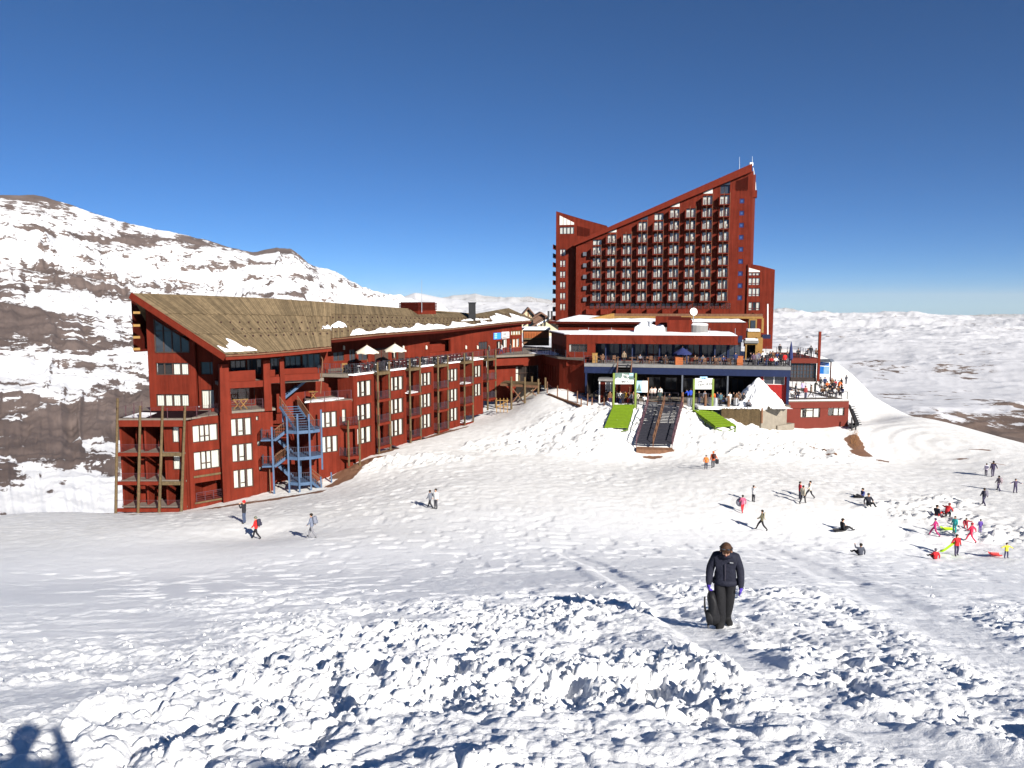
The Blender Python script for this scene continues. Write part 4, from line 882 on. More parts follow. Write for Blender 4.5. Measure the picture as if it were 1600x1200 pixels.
# hipped end of the second roof
hp = MB(); hp.face([RG2[-1], EV2[-1], EV2[-1]+Vector((1.0, 9, 0)), RG2[-1]+Vector((0, 3, -.2))]); hp.prism([RG2[-1], RG2[-1]+Vector((0.3, 8, -1.3)), EV2[-1]+Vector((.4, 8, 0)), EV2[-1]], (0, 0, -.2)); part('roof_end', hp, M['roofwood'], lodge)
hb = MB(); q = [RG2[3], RG2[4], RG2[4]+Vector((2, 14, -1.0)), RG2[3]+Vector((-4, 14, -3))]; hb.prism(q, (0, 0, -.2)); q = [RG1[0], RG1[3], RG1[3]+Vector((-3, 8, -4.2)), RG1[0]+Vector((-1.5, 8, -5))]; hb.prism(q, (0, 0, -.2)); q = [RG2[0], RG2[3], RG2[3]+Vector((-5, 9, -4.5)), RG2[0]+Vector((-4, 8, -4.2))]; hb.prism(q, (0, 0, -.2)); part('roof_back', hb, M['roofwood'], lodge)
# barge boards, eaves, gutters
bb = MB(); a, b = RG1[0], EV1[0]; dn = Vector((0, -0.12, -0.32)); bb.beam(a+dn+Vector((-.05, 0, .1)), b+dn, 0.10, 0.62); part('barge_board', bb, M['red_trim'], lodge)
bb = MB()
for i in range(3): bb.beam(EV1[i]+Vector((0.05, -.1, -.32)), EV1[i+1]+Vector((0.05, -.1, -.32)), 0.10, 0.42)
part('eave_board', bb, M['red_trim'], lodge)
bb = MB()
for i in range(5): bb.beam(EV2[i]+Vector((0.05, -.1, -.30)), EV2[i+1]+Vector((0.05, -.1, -.30)), 0.10, 0.40)
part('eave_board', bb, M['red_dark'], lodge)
gt = MB()
for pl in (EV1, EV2):
    for i in range(len(pl)-1): gt.tube(pl[i]+Vector((.1, -.22, -.12)), pl[i+1]+Vector((.1, -.22, -.12)), 0.08, 6)
part('gutter', gt, M['wood_brown'], lodge)
gs = MB(); q = [EV1[3], RG1[3], RG2[0], EV2[0]]; gs.face([EV1[3]+Vector((0, 0, -.1)), RG1[3]+Vector((0, 0, -.05)), RG2[0]+Vector((0, 0, -.3)), EV2[0]+Vector((0, 0, -.5)), EV1[3]+Vector((0, .2, -.9))]); part('roof_step', gs, M['red_dark'], lodge)
# hanging fin at the ridge end with four beam ends
fn = MB(); a = P(205.3, 462, 77.4); fn.prism([a+Vector((-.06, 0, -.1)), a+Vector((-.06, 0, 0))+Vector((0, 0, -5.75)), a+Vector((0.0, 7, -5.75)), a+Vector((0, 7, -.8))], (0.14, 0, 0)); fn.beam(a+Vector((0.05, -.03, -5.65)), a+Vector((2.2, 3.0, -5.6)), .2, .25); part('end_fin', fn, M['red_dark'], lodge)
for y in (488.5, 508.5, 527, 545.5):
    bmx = MB(); p_ = P(208, y, 76.0); bmx.beam(p_, p_+Vector((0.55, 0.3, 0.0)), .3, .24); part('beam_end', bmx, M['ochre'], lodge)
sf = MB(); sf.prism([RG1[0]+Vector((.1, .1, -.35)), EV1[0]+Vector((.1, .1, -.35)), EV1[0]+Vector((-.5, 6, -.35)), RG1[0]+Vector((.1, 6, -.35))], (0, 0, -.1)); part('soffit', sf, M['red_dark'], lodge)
# snow lying on the roof, snow guards
def roof_snow(pt, nrm, cells, nm='roof_snow'):
    mb = MB()
    for (s0, s1, v0, v1, seed) in cells:
        ns, nv = max(8, int((s1-s0)*90)), 7; rnd = np.random.RandomState(seed); ph = rnd.rand(6)*6
        def edge(s): return 0.55+0.28*math.sin(38*s+ph[0])+0.14*math.sin(83*s+ph[1])+0.06*math.sin(190*s+ph[2])
        grid = []
        for i in range(ns+1):
            s = s0+(s1-s0)*i/ns; k = math.sin(math.pi*min(1, max(0, i/ns)))**0.35; top = v1-(v1-v0)*max(0.08, min(1, edge(s)))*k; row = []
            for j in range(nv+1):
                v = top+(v1-top)*j/nv; h = 0.06+0.10*math.sin(math.pi*j/nv)**.5*k; row.append(pt(s, v)+nrm(s, v)*(h+.03))
            grid.append(row)
        for i in range(ns):
            for j in range(nv): mb.face([grid[i][j], grid[i][j+1], grid[i+1][j+1], grid[i+1][j]])
            a0, a1 = grid[i][0], grid[i+1][0]; mb.face([a0, a1, a1+Vector((0, .1, -.2)), a0+Vector((0, .1, -.2))])
            b0, b1 = grid[i][nv], grid[i+1][nv]; mb.face([b0, b0+Vector((0, .02, -.2)), b1+Vector((0, .02, -.2)), b1])
    return mb
for cell in [(0.02, 0.30, 0.74, 0.97, 5), (0.93, 1.0, 0.42, .62, 6)]: part('roof_snow', roof_snow(pt1, nr1, [cell]), M['snow_cap'], lodge)
for cell in [(0.0, 0.06, 0.55, .72, 7), (0.07, 0.24, 0.68, .98, 8), (0.20, 0.42, .62, .99, 9), (0.38, 0.66, .52, .99, 10), (0.60, 0.78, .42, .62, 11), (0.70, 1.0, .12, .99, 12), (0.62, .74, .80, .99, 13), (.78, 1, .3, .99, 14)]: part('roof_snow', roof_snow(pt2, nr2, [cell]), M['snow_cap'], lodge)
sg = MB()
for pt, nr, ns, vs in ((pt1, nr1, 17, (0.50, 0.62, 0.74)), (pt2, nr2, 46, (0.46, 0.60, 0.74, 0.86))):
    for vi, v in enumerate(vs):
        for i in range(ns):
            s = (i+0.5+0.5*(vi % 2))/ns
            if s > .99 or (pt is pt1 and s < .12+.2*v): continue
            p_ = pt(s, v)+nr(s, v)*0.05; sg.beam(p_, p_+Vector((0.0, -0.06, 0.17)), 0.15, 0.07)
part('snow_guards', sg, M['frame'], lodge, kind='stuff')
# roof chimneys and mast
ch = MB(); c = P(655, 490, 104); dirv = S2.u; Fc = Flat((c.x, c.y), S2.rot); cz = P(660, 508, 103).z
ch.fbox(Fc, -0.3, 4.2, -3, 0, cz-2.0, P(655, 485, 104).z); part('roof_box', ch, M['red'], lodge)
ch = MB()
for i in range(5): ch.fbox(Fc, -0.4, 4.3, -3.1, .1, P(655, 484.5-i*2.3, 104).z, P(655, 484.5-i*2.3, 104).z+0.16)
ch.fbox(Fc, -.25, 4.15, -2.9, -.1, P(655, 485, 104).z, P(655, 472, 104).z); part('louvre', ch, M['red_dark'], lodge)
fl = MB(); c = P(737.5, 495, 112); fl.box((c.x-.5, c.y, c.z-1.2), (c.x+.5, c.y+1, P(737, 474, 112).z)); fl.box((c.x-.58, c.y-.08, P(737, 474, 112).z), (c.x+.58, c.y+1.08, P(737, 472.3, 112).z)); part('flue', fl, M['black'], lodge)
ms = MB(); c = P(659, 488, 104); ms.tube(c, P(659, 436, 104), 0.05, 6, 0.02); part('mast', ms, M['steel'], lodge)
dp = MB()
p0, p1 = P(501.5, 556, 81), P(501, 615, 81.6); dp.tube(p0, P(504, 562, 81.3), .06); dp.tube(P(504, 562, 81.3), p1, 0.06)
dp.tube(P(421, 727, 78.2), P(423, 777, 78.2), .06); part('downpipe', dp, M['wood_brown'], lodge)
# ================================================================== BLUE FIRE ESCAPE
esc = thing('fire_escape', 'blue steel zigzag fire escape staircase against the red lodge', 'staircase', tuple(P(460, 768, 77.5)))
def bp(px, py, t): return P(px, py, t)
FE = Fac((418, 76.6), (500, 77.6), 690)
def fe(px, py, d=0.0): u, z = FE.uz(px, py, d); return FE.pt(u, d, z)
# front posts (px top, y top, px bottom, y bottom, depth behind the front plane)
for (x0, y0, x1, y1, d) in ((424.5, 667, 429.5, 771, -.5), (448, 651, 453.5, 770, 0.0), (464.5, 647, 469, 772, 0.55), (482.5, 647, 487, 766, 0.3), (501.5, 640, 503.5, 729, -1.2), (441.5, 632, 442.5, 662, -1.6), (469.5, 720, 470.5, 760, -1.6)):
    m_ = MB(); a, b = fe(x0, y0, d), fe(x1, y1, d); b = Vector((a.x+(b.x-a.x)*.5, a.y+(b.y-a.y)*.5, b.z-.3)); m_.beam(a, b, 0.17); part('post', m_, M['bluesteel'], esc)
LV = [(449, 466, 482, 500, 672, 675, 671, 666), (451, 467, 485, 502, 712, 717, 712, 707), (454, 469, 486, 487, 753, 757, 750, 750)]
zl = []
for k, (xa, xb, xc, xd, ya, yb_, yc, yd) in enumerate(LV):
    z = (fe(xa, ya, 0).z+fe(xb, yb_, .55).z+fe(xc, yc, .3).z)/3; zl.append(z)
    ua, ub, uc, ud = FE.U(xa, ya, 0), FE.U(xb, yb_, .55), FE.U(xc, yc, .3), FE.U(xd, yd, -1.2)
    q = [FE.pt(ua, 0.0, z), FE.pt(ub, 0.55, z), FE.pt(uc, 0.3, z), FE.pt(ud, -0.3, z), FE.pt(ud, -2.4, z), FE.pt(ua, -2.4, z)]
    m_ = MB(); m_.prism(q, (0, 0, -0.07)); lo_ = part('landing', m_, M['bluesteel'], esc)
    m_ = MB()
    for a, b in zip(q[:3], q[1:4]): m_.beam(a-Z3*.16, b-Z3*.16, 0.08, 0.32)
    part('edge_beam', m_, M['bluesteel'], lo_)
    m_ = MB(); railing(m_, q[:4] if k < 2 else q[:3], 1.0, 1, 0, 0.025, 0.03, bal=0.17, br=0.013); part('railing', m_, M['rail_dark'], lo_)
def flight(a, b, w, n, side, nm='flight', rails=True, mtl='bluesteel'):
    """a top, b bottom, width vector w"""
    m_ = MB(); w = Vector(w)
    for e in (Vector((0, 0, 0)), w): m_.beam(a+e-Z3*.1, b+e-Z3*.1, 0.07, 0.26)
    o = part(nm, m_, M[mtl], esc)
    for i in range(n):
        t_ = MB(); c = a+(b-a)*((i+.5)/n); t_.beam(c, c+w, 0.26, 0.045); part('tread', t_, M[mtl], o)
    if rails:
        m_ = MB()
        for e in (Vector((0, 0, 0)), w):
            m_.beam(a+e+Z3*.95, b+e+Z3*.95, 0.07, 0.05)
            q = int((b-a).length/0.22)
            for i in range(q+1): c = a+e+(b-a)*i/q; m_.beam(c, c+Z3*.95, 0.026)
        part('railing', m_, M['wood_brown'], o)
    return o
nb = -FE.n
# top flight: terrace level -> first landing
flight(fe(437, 634, -1.3), Vector((fe(463, 668, 0.3).x, fe(463, 668, .3).y, zl[0]+.05)), nb*0+Vector((1.7, 0.5, 0)), 10, 1)
# side flights down to the left landings and back
for k, (xl, yl) in enumerate(((412, 687), (414, 728))):
    z = fe(418, yl, -.6).z; u0, u1 = FE.U(xl, yl, -.6), FE.U(424.5, yl, -.6)
    q = [FE.pt(u0-.3, -.6, z), FE.pt(u1+.3, -.6, z), FE.pt(u1+.3, -1.9, z), FE.pt(u0-.3, -1.9, z)]
    m_ = MB(); m_.prism(q, (0, 0, -.16)); lo_ = part('landing', m_, M['bluesteel'], esc); m_ = MB(); railing(m_, [q[2+1], q[0], q[1]], 1.0, 1, 0, .022, .03, bal=.17, br=.013); part('railing', m_, M['rail_dark'], lo_)
    top = FE.pt(FE.U(449, 672, -.6), -.6, zl[k]); flight(top, FE.pt(u1+.3, -.6, z), nb*1.1, 7, 1)
    flight(FE.pt(u1+.3, -2.0, z), FE.pt(FE.U(455, 700, -2), -2.0, zl[k+1]), nb*1.0, 7, 1, rails=False)
g0 = fe(503, 766, .1); flight(FE.pt(FE.U(486, 750, -.2), -.2, zl[2]), g0+Z3*.1, nb*1.3+FE.u*.0, 6, 1)
m_ = MB(); m_.beam(fe(501, 745, .1), g0-Z3*.3, .14); part('post', m_, M['bluesteel'], esc); m_ = MB(); m_.beam(fe(517.5, 738, -1.2), fe(518.5, 759, -1.2)-Z3*.3, .14); part('post', m_, M['bluesteel'], esc)
# upper blue stair inside the loggia
flight(FL.pt(FL.U(491, 595), -2.2, zmid2-.25), FL.pt(FL.U(450, 625), -2.0, zTC+.3), Vector((-.5, 1.2, 0)), 10, 1, rails=False)
# ================================================================== TOWER HOTEL
TW = Fac((905, 163.6), (1135, 156.0), 420)
tower = thing('hotel_tower', 'tall rust red hotel tower with steep slanted roofline and rows of balconies', 'building', tuple(P(1040, 500, 160)))
TU = lambda px, py=420: TW.U(px, py); TZ = lambda px, py: TW.Z(px, py)
COLS = [(932.5, 5), (955.5, 6), (979.5, 6), (1003.5, 7), (1028, 7), (1052.5, 8), (1077.5, 8), (1103, 9), (1129.5, 9)]      # window centres
u_c = [TU(x) for x, _ in COLS]
ZB0 = np.polyfit([TU(932), TU(1131)], [TZ(932, 472.2), TZ(1131, 469.3)], 1)
STO = (TZ(1131, 318.2)-TZ(1131, 469.3))/8.0
zf0 = (TZ(932, 472.8)+TZ(1131, 469.3))/2
ztopmain = lambda u: np.interp(u, [TU(900, 384), TU(1174, 267)], [TZ(900, 384), TZ(1174, 267)])
mb = MB(); holes = []; ww = 1.9; gl_up = []
zbase = TZ(1040, 512)
for (x, n), uc in zip(COLS, u_c):
    for k in range(n+0):
        z = zf0+k*STO; holes.append((uc-ww/2, uc+ww/2, z+0.12, z+1.95))
    zt = zf0+n*STO-STO+STO; lim = ztopmain(uc-ww/2)-0.22
    z = zf0+n*STO
    if lim-z > 0.9 and n % 2 == 1 or lim-z > 1.4: holes.append((uc-ww/2, uc+ww/2, z-0.25, lim)); gl_up.append((uc, z-.25, lim, ztopmain(uc+ww/2)-.22))
    else: gl_up.append((uc, z-.25, lim, ztopmain(uc+ww/2)-.22))
zlow = zf0-STO+0.45
for i in range(9): pass
sq = []
for i in range(9):
    xs_ = 1159.5-(1159.5-1156)*i/8*1.0; y = 230+(336+ (941-336)*i/8)/4
    sq.append(TW.rect(xs_-3.7, y-3.7, xs_+3.7, y+3.7))
uL, uR = TU(900), TU(1175.5, 330)
wall(mb, TW, uL, uR, zbase, ztopmain, holes+sq, th=0.45)
mb.fprism(TW, [(uL+.05, zbase), (uR-.05, zbase), (uR-.05, ztopmain(uR)-.3), (uL+.05, ztopmain(uL)-.3)], -12, -11.8)
mb.face([TW.pt(uL, -.45, zbase), TW.pt(uL, -12, zbase), TW.pt(uL, -12, ztopmain(uL)), TW.pt(uL, -.45, ztopmain(uL))]); mb.face([TW.pt(uR, -.45, zbase), TW.pt(uR, -12, zbase), TW.pt(uR, -12, ztopmain(uR)), TW.pt(uR, -.45, ztopmain(uR))])
part('wall', mb, M['red'], tower)
rnd = random.Random(3)
BW = dict(bars=((0.48, 0.08),), fw=0.06)
curs = [((0.02, 0.26, 0, 1), (0.55, 0.98, 0, 1)), ((0.04, 0.44, 0, 1), (0.66, 0.98, 0, 1)), ((0.04, 0.34, 0, 1), (0.52, 0.72, 0, 1), (0.86, .98, 0, 1)), ((0.04, 0.44, 0, 1), (0.56, 0.97, 0, 1)), ((0.03, 0.30, 0, 1), (0.54, 0.80, 0, 1))]
bshared = {}
def balcony_meshes():
    mb = MB(); mb.box((-ww/2-.1, -1.1, -.16), (ww/2+.12, -.002, 0.0)); s_ = mb.mesh('balcony', M['red_trim'])
    fn = MB(); fn.box((-ww/2-.2, -1.15, -.25), (-ww/2-.1, -.002, 1.55)); f_ = fn.mesh('side_screen', M['red'])
    rl = MB(); railing(rl, [Vector((-ww/2-.02, -1.05, 0)), Vector((ww/2+.08, -1.05, 0)), Vector((ww/2+.08, -.05, 0))], .95, 2, 3, .022, .03, bal=.2, br=.018); r_ = rl.mesh('railing', M['rail'])
    po = MB(); po.box((-ww/2+.75, -1.12, 0), (-ww/2+.83, -1.04, STO-.16)); po.box((ww/2+.04, -1.12, 0), (ww/2+.12, -1.04, STO-.16)); p_ = po.mesh('balcony_post', M['wood_brown'])
    ch = MB()
    for x in (.45,):
        ch.box((x-.22, -.75, .42), (x+.22, -.35, .47)); ch.box((x-.22, -.36, .47), (x+.22, -.32, .9))
        for sx in (-.2, .2):
            for sy in (-.73, -.37): ch.box((x+sx-.02, sy-.02, 0), (x+sx+.02, sy+.02, .42))
    c_ = ch.mesh('balcony_chair', M['canvas'])
    return s_, f_, r_, p_, c_
bm5 = balcony_meshes()
for ci, ((x, n), uc) in enumerate(zip(COLS, u_c)):
    for k in range(n):
        z = zf0+k*STO
        window(TW, (uc-ww/2, uc+ww/2, z+.12, z+1.95), tower, d=-.3, cur=curs[3] if k == n-1 else curs[rnd.choice([0, 1, 2, 2, 4])], **BW)
        b_ = link('balcony', bm5[0], tower, TW.pt(uc, 0, z), TW.rot)
        for nm, me in zip(('side_screen', 'railing', 'balcony_post'), bm5[1:4]):
            o = bpy.data.objects.new(nm, me); COL.objects.link(o); o.parent = b_
        if rnd.random() < .3: o = bpy.data.objects.new('balcony_chair', bm5[4]); COL.objects.link(o); o.parent = b_
    uc, za, zb_, zc = gl_up[ci]
    if (uc-ww/2, uc+ww/2, za, zb_) in holes:
        window(TW, (uc-ww/2, uc+ww/2, za, zb_), tower, d=-.3, cur=curs[3] if ci < 8 else (), **BW)
    if ci in (1, 3, 5, 7, 8):
        zz = max(za, zb_) if ci == 8 else za+.15
        gm_ = MB(); gm_.fprism(TW, [(uc-ww/2+.1, zz), (uc+ww/2, zz), (uc+ww/2, max(zc, zz+.5)), (uc-ww/2+.1, max(zb_, zz+.05))], -.01, .05); part('raked_pane', gm_, M['curtain'] if ci not in (3, 8) else M['glass'], tower)
# ground gallery with windows and stepped bases
for i in range(9):
    uc = u_c[i]
    for dx in (-1.0, 0.25, 1.3): 
        if TU(1140) > uc+dx: window(TW, (uc+dx-.42, uc+dx+.42, zf0-1.45, zf0-.35), tower, d=.06, fw=.06, cur=((.1, .9, 0, 1),) if rnd.random() < .35 else ())
    pb = MB(); z0 = zf0-2.25; pb.fprism(TW, [(uc-2.1, z0-.5), (uc-.6, z0-.5), (uc-.6, z0+.35), (uc-2.1, z0+.75)], 0.0, 1.0); part('plinth', pb, M['red_trim'], tower)
# sloping roof band
rb_ = MB(); a0, a1 = TU(897, 385), TU(1175, 262)
rb_.fprism(TW, [(a0, TZ(899, 385)), (a1, TZ(1174.5, 269)), (a1, TZ(1174.5, 256.5)), (a0, TZ(899, 379.5))], -12.5, 0.9); part('roof_band', rb_, M['red_trim'], tower)
rp = MB()
for i in range(13): u = TU(1150.5+i*1.5, 290); rp.fbox(TW, u-.06, u+.06, .01, .09, TZ(1160, 298)+.2*(i % 3 == 0), TZ(1150+i*1.5, 283-i*.6))
part('louvre', rp, M['red_dark'], tower, kind='stuff')
for r_ in sq:
    window(TW, r_, tower, d=-.12, fw=.24, frame='navy', glass='glass_blue')
bx = MB(); u = TU(1176, 300); bx.fbox(TW, u-.4, u+.9, -2, -.3, TZ(1178, 308), TZ(1178, 297)); part('side_box', bx, M['red'], tower)
sd = MB(); sd.fbox(TW, uR+.001, uR+.5, -12, -.5, zbase, TZ(1177, 272)); part('side_wall', sd, M['red_small'], tower)
# right annexe
an = MB(); AN = TW.off(.35); z0 = TZ(1190, 545); ua, ub = TU(1167, 460), TU(1209, 470)
aw = [AN.rect(1169.5, y0, 1187.3, y1) for y0, y1 in ((434, 445.5), (450, 463), (472, 485))]
zat = lambda u: np.interp(u, [ua, TU(1176, 411), ub], [TZ(1170, 413), TZ(1176, 412), TZ(1209, 421.5)])
atop = AN.rect(1170, 419, 1187.3, 431.5); 
wall(an, AN, ua, ub, z0, lambda u: float(zat(u)), aw+[(atop[0], atop[1], atop[2], atop[3]-.9)], th=.3); an.fbox(AN, ua+.05, ub-.05, -9, -8.9, z0, TZ(1209, 422)); an.face([AN.pt(ub, -.3, z0), AN.pt(ub, -9, z0), AN.pt(ub, -9, zat(ub)), AN.pt(ub, -.3, zat(ub))]); an.face([AN.pt(ua, -.3, zat(ua)), AN.pt(ub, -.3, zat(ub)), AN.pt(ub, -9, zat(ub)), AN.pt(ua, -9, zat(ua))])
part('annexe_wall', an, M['red'], tower)
AST = dict(bars=((.34, .1), (.67, .1)), rails=((0, 1, .25),), frame='red_trim', cur=((.03, .3, 0, 1), (.38, .63, 0, 1), (.7, .97, 0, 1)))
for i, r_ in enumerate(aw): window(AN, r_, tower, d=-.1, **(AST if i < 2 else {**AST, 'cur': ((.03, .3, 0, 1), (.7, .97, 0, 1))}))
window(AN, (atop[0], atop[1], atop[2], atop[3]-.9), tower, d=-.1, **AST)
gm_ = MB(); gm_.fprism(AN, [(atop[0], atop[3]-.8), (atop[1], atop[3]-.8), (atop[1], atop[3]-.55), (atop[0], atop[3]+.1)], .0, .05); part('raked_pane', gm_, M['curtain'], tower)
pi = MB(); pi.tube(P(1199.5, 528, 152), P(1199.5, 475, 152), .13, 7); part('flue_pipe', pi, M['white'], tower)
# left wing
LW = TW.off(-1.9); u0, u1 = LW.U(868.5, 400), LW.U(948, 400); z0 = TZ(880, 512)
zlt = lambda u: np.interp(u, [u0, LW.U(945, 354)], [LW.Z(868.5, 330), LW.Z(945, 354)])
lw_r = [LW.rect(874.8, 230+y/4-5.3, 883.8, 230+y/4+5.3) for y in (657, 727, 795, 862, 930, 998)]
l_top = [LW.rect(874.5, 354.5, 897, 365.5)]
lw = MB(); wall(lw, LW, u0, u1, z0, lambda u: float(zlt(u)), lw_r+l_top, th=.3); lw.fprism(LW, [(u0+.05, z0), (u1, z0), (u1, zlt(u1)-.1), (u0+.05, zlt(u0)-.1)], -9, -8.8); lw.face([LW.pt(u0, -.3, z0), LW.pt(u0, -9, z0), LW.pt(u0, -9, zlt(u0)), LW.pt(u0, -.3, zlt(u0))]); lw.face([LW.pt(u0, -.3, zlt(u0)), LW.pt(u1, -.3, zlt(u1)), LW.pt(u1, -9, zlt(u1)), LW.pt(u0, -9, zlt(u0))])
part('wing_wall', lw, M['red'], tower)
for r_ in lw_r: window(LW, r_, tower, d=-.1, bars=((.5, .14),), rails=((0, 1, .2),), frame='red_trim', cur=((.05, .42, 0, 1), (.58, .95, 0, 1)))
window(LW, l_top[0], tower, d=-.1, bars=((.25, .1), (.5, .1), (.75, .1)), cur=((.03, .22, 0, 1), (.28, .47, 0, 1), (.53, .72, 0, 1), (.78, .97, 0, 1)))
for i in range(4):
    a, b = LW.U(874.5+i*5.8, 350), LW.U(874.5+i*5.8+5, 350); zb_ = LW.Z(880, 351.5); gm_ = MB(); ha = zb_+2.05-i*.42; gm_.fprism(LW, [(a, zb_), (b, zb_), (b, max(zb_+.15, ha-.35)), (a, ha)], .0, .05); part('raked_pane', gm_, M['curtain'], tower)
lv_ = MB()
for i in range(10): u = LW.U(903+i*2, 360); lv_.fbox(LW, u-.06, u+.05, .005, .1, LW.Z(903+i*2, 368+i*.2), LW.Z(903+i*2, 353+i*.5))
part('louvre', lv_, M['red_dark'], tower, kind='stuff')
for i in range(9):
    y = 378+i*14; bl = MB(); bl.fbox(LW, u0-.75, u0-.01, -5, -.3, LW.Z(868, y+11), LW.Z(868, y+10)); bl.fbox(LW, u0-.75, u0-.68, -5, -.3, LW.Z(868, y+10), LW.Z(868, y+3.5)); part('end_balcony', bl, M['bluebeam'] if i % 2 else M['red_trim'], tower)
for i in range(5):
    db = MB(); y = 397+i*17.7; r_ = TW.rect(911.5, y-3, 916.5, y+3); db.fbox(TW, r_[0], r_[1], .01, .5, r_[2], r_[3]); part('wall_vent', db, M['grey_roof'], tower)
for (x, y0, y1, rr) in ((1175.5, 259, 244, .05), (1155.5, 268, 245, .035)):
    m_ = MB(); m_.tube(P(x, y0, 158), P(x, y1, 158), rr, 6, .02); part('antenna', m_, M['white'], tower)
m_ = MB(); c = P(1174, 257, 157); m_.box((c.x-.4, c.y-.3, c.z-.3), (c.x+.3, c.y+.3, c.z+.35)); part('beacon', m_, M['white'], tower)
m_ = MB(); m_.tube(P(1177, 262, 156.4), P(1180.5, 285, 156.4), .07, 5); m_.tube(P(1180.5, 285, 156.4), P(1181, 297, 156.4), .07, 5); part('cable_pipe', m_, M['white'], tower)
# ================================================================== RESTAURANT AND TERRACE
HF = Fac((913, 103.5), (1236, 97.5), 575)
rest = thing('restaurant', 'low red restaurant with snowy flat roofs, blue steel frame and long terrace', 'building', tuple(P(1060, 625, 100)))
ZD = (HF.Z(913, 567.5)+HF.Z(1236, 573.5))/2; ZP = -12.75
uS0, uS1 = HF.U(913, 570), HF.U(1236, 572)
ub0, ub1 = HF.U(965, 570), HF.U(988, 570)
m_ = MB(); m_.fbox(HF, uS0, uS1, -14, 0.0, ZD-.42, ZD); part('terrace_slab', m_, M['slab'], rest)
for a, b in ((uS0, ub0), (ub1, uS1)):
    m_ = MB(); m_.fbox(HF, a, b, -.35, -.04, ZD-1.32, ZD-.424); part('blue_beam', m_, M['bluebeam'], rest)
for px, w in ((915.5, .25), (1066, .2), (1137, .2), (1231.5, .35)):
    m_ = MB(); u = HF.U(px, 600); m_.fbox(HF, u-w/2, u+w/2, -.3, -.1, ZP-.3, ZD-1.325); part('steel_column', m_, M['bluebeam'] if px > 1200 or px < 930 else M['grey_roof'], rest)
# dark bar rooms below the terrace
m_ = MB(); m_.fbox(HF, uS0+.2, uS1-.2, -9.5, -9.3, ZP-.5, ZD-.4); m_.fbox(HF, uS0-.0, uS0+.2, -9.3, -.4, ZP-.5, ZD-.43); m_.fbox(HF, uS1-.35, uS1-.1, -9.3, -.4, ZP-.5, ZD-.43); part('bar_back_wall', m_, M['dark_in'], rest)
for i in range(9):
    u = HF.U(935+i*26, 600, -9); window(HF.off(-9.28), (u, u+1.7, ZP+.6, ZP+2.4), rest, d=.04, bars=(0.5,))
m_ = MB(); m_.fbox(HF, uS0, uS1, -9.3, 1.0, ZP-.35, ZP); part('bar_floor', m_, M['deck'], rest)
m_ = MB(); m_.fbox(HF, HF.U(1012, 625), HF.U(1068, 625), .4, 3.2, ZP-.5, ZP+.02); part('timber_platform', m_, M['wood_brown'], rest)
for a, b in ((1018, 1060), (1085, 1130), (1140, 1170)):
    m_ = MB(); railing(m_, [HF.pt(HF.U(a, 610), -1.5, ZP), HF.pt(HF.U(b, 610), -1.5, ZP)], 1.0, 4, 1, .02, .03); part('railing', m_, M['rail_dark'], rest)
# red bar hut at the right under the slab
hb_ = MB(); r_ = HF.rect(1190, 582, 1228, 618, -.6); HH = HF.off(-.6); hw = HH.rect(1193, 587, 1226, 601)
wall(hb_, HH, HH.U(1188, 600), HH.U(1230, 600), ZP, ZD-1.33, [hw], th=.2); part('bar_hut', hb_, M['red_bright'], rest); window(HH, hw, rest, d=-.1, bars=((.5, .1),), frame='frame_white')
# terrace railing with gap at the stairs
RLp = [(uS0, ub0), (ub1, uS1)]
for a, b in RLp:
    m_ = MB(); railing(m_, [HF.pt(a, -.1, ZD), HF.pt(b, -.1, ZD)], 1.05, None, 3, .016, .03); part('terrace_railing', m_, M['rail_dark'], rest)
m_ = MB(); railing(m_, [HF.pt(uS1, -.1, ZD), HF.pt(uS1, -9, ZD)], 1.05, None, 3, .016, .03); part('terrace_railing', m_, M['rail_dark'], rest)
# stairs from the plaza to the terrace
st = MB(); a = HF.pt((ub0+ub1)/2, -.1, ZD); n_ = 13
for e in (-1, 1):
    w_ = HF.u*(e*(ub1-ub0)/2*.95); st.beam(a+w_, a+w_+HF.n*3.6-Z3*3.9, .09, .3)
so_ = part('terrace_stairs', st, M['rail'], rest)
for i in range(n_):
    t_ = MB(); c = a+HF.n*(3.6*(i+.5)/n_)-Z3*(3.9*(i+.5)/n_); t_.beam(c-HF.u*((ub1-ub0)/2*.93), c+HF.u*((ub1-ub0)/2*.93), .26, .05); part('tread', t_, M['black'], so_)
m_ = MB()
for e in (-1, 1):
    w_ = HF.u*(e*(ub1-ub0)/2*.95); m_.beam(a+w_+Z3*1.0, a+w_+HF.n*3.6-Z3*2.9, .08, .08)
    for i in range(6): c = a+w_+HF.n*(3.6*i/5)-Z3*(3.9*i/5); m_.beam(c, c+Z3, .05)
part('stair_railing', m_, M['wood_brown'], so_)
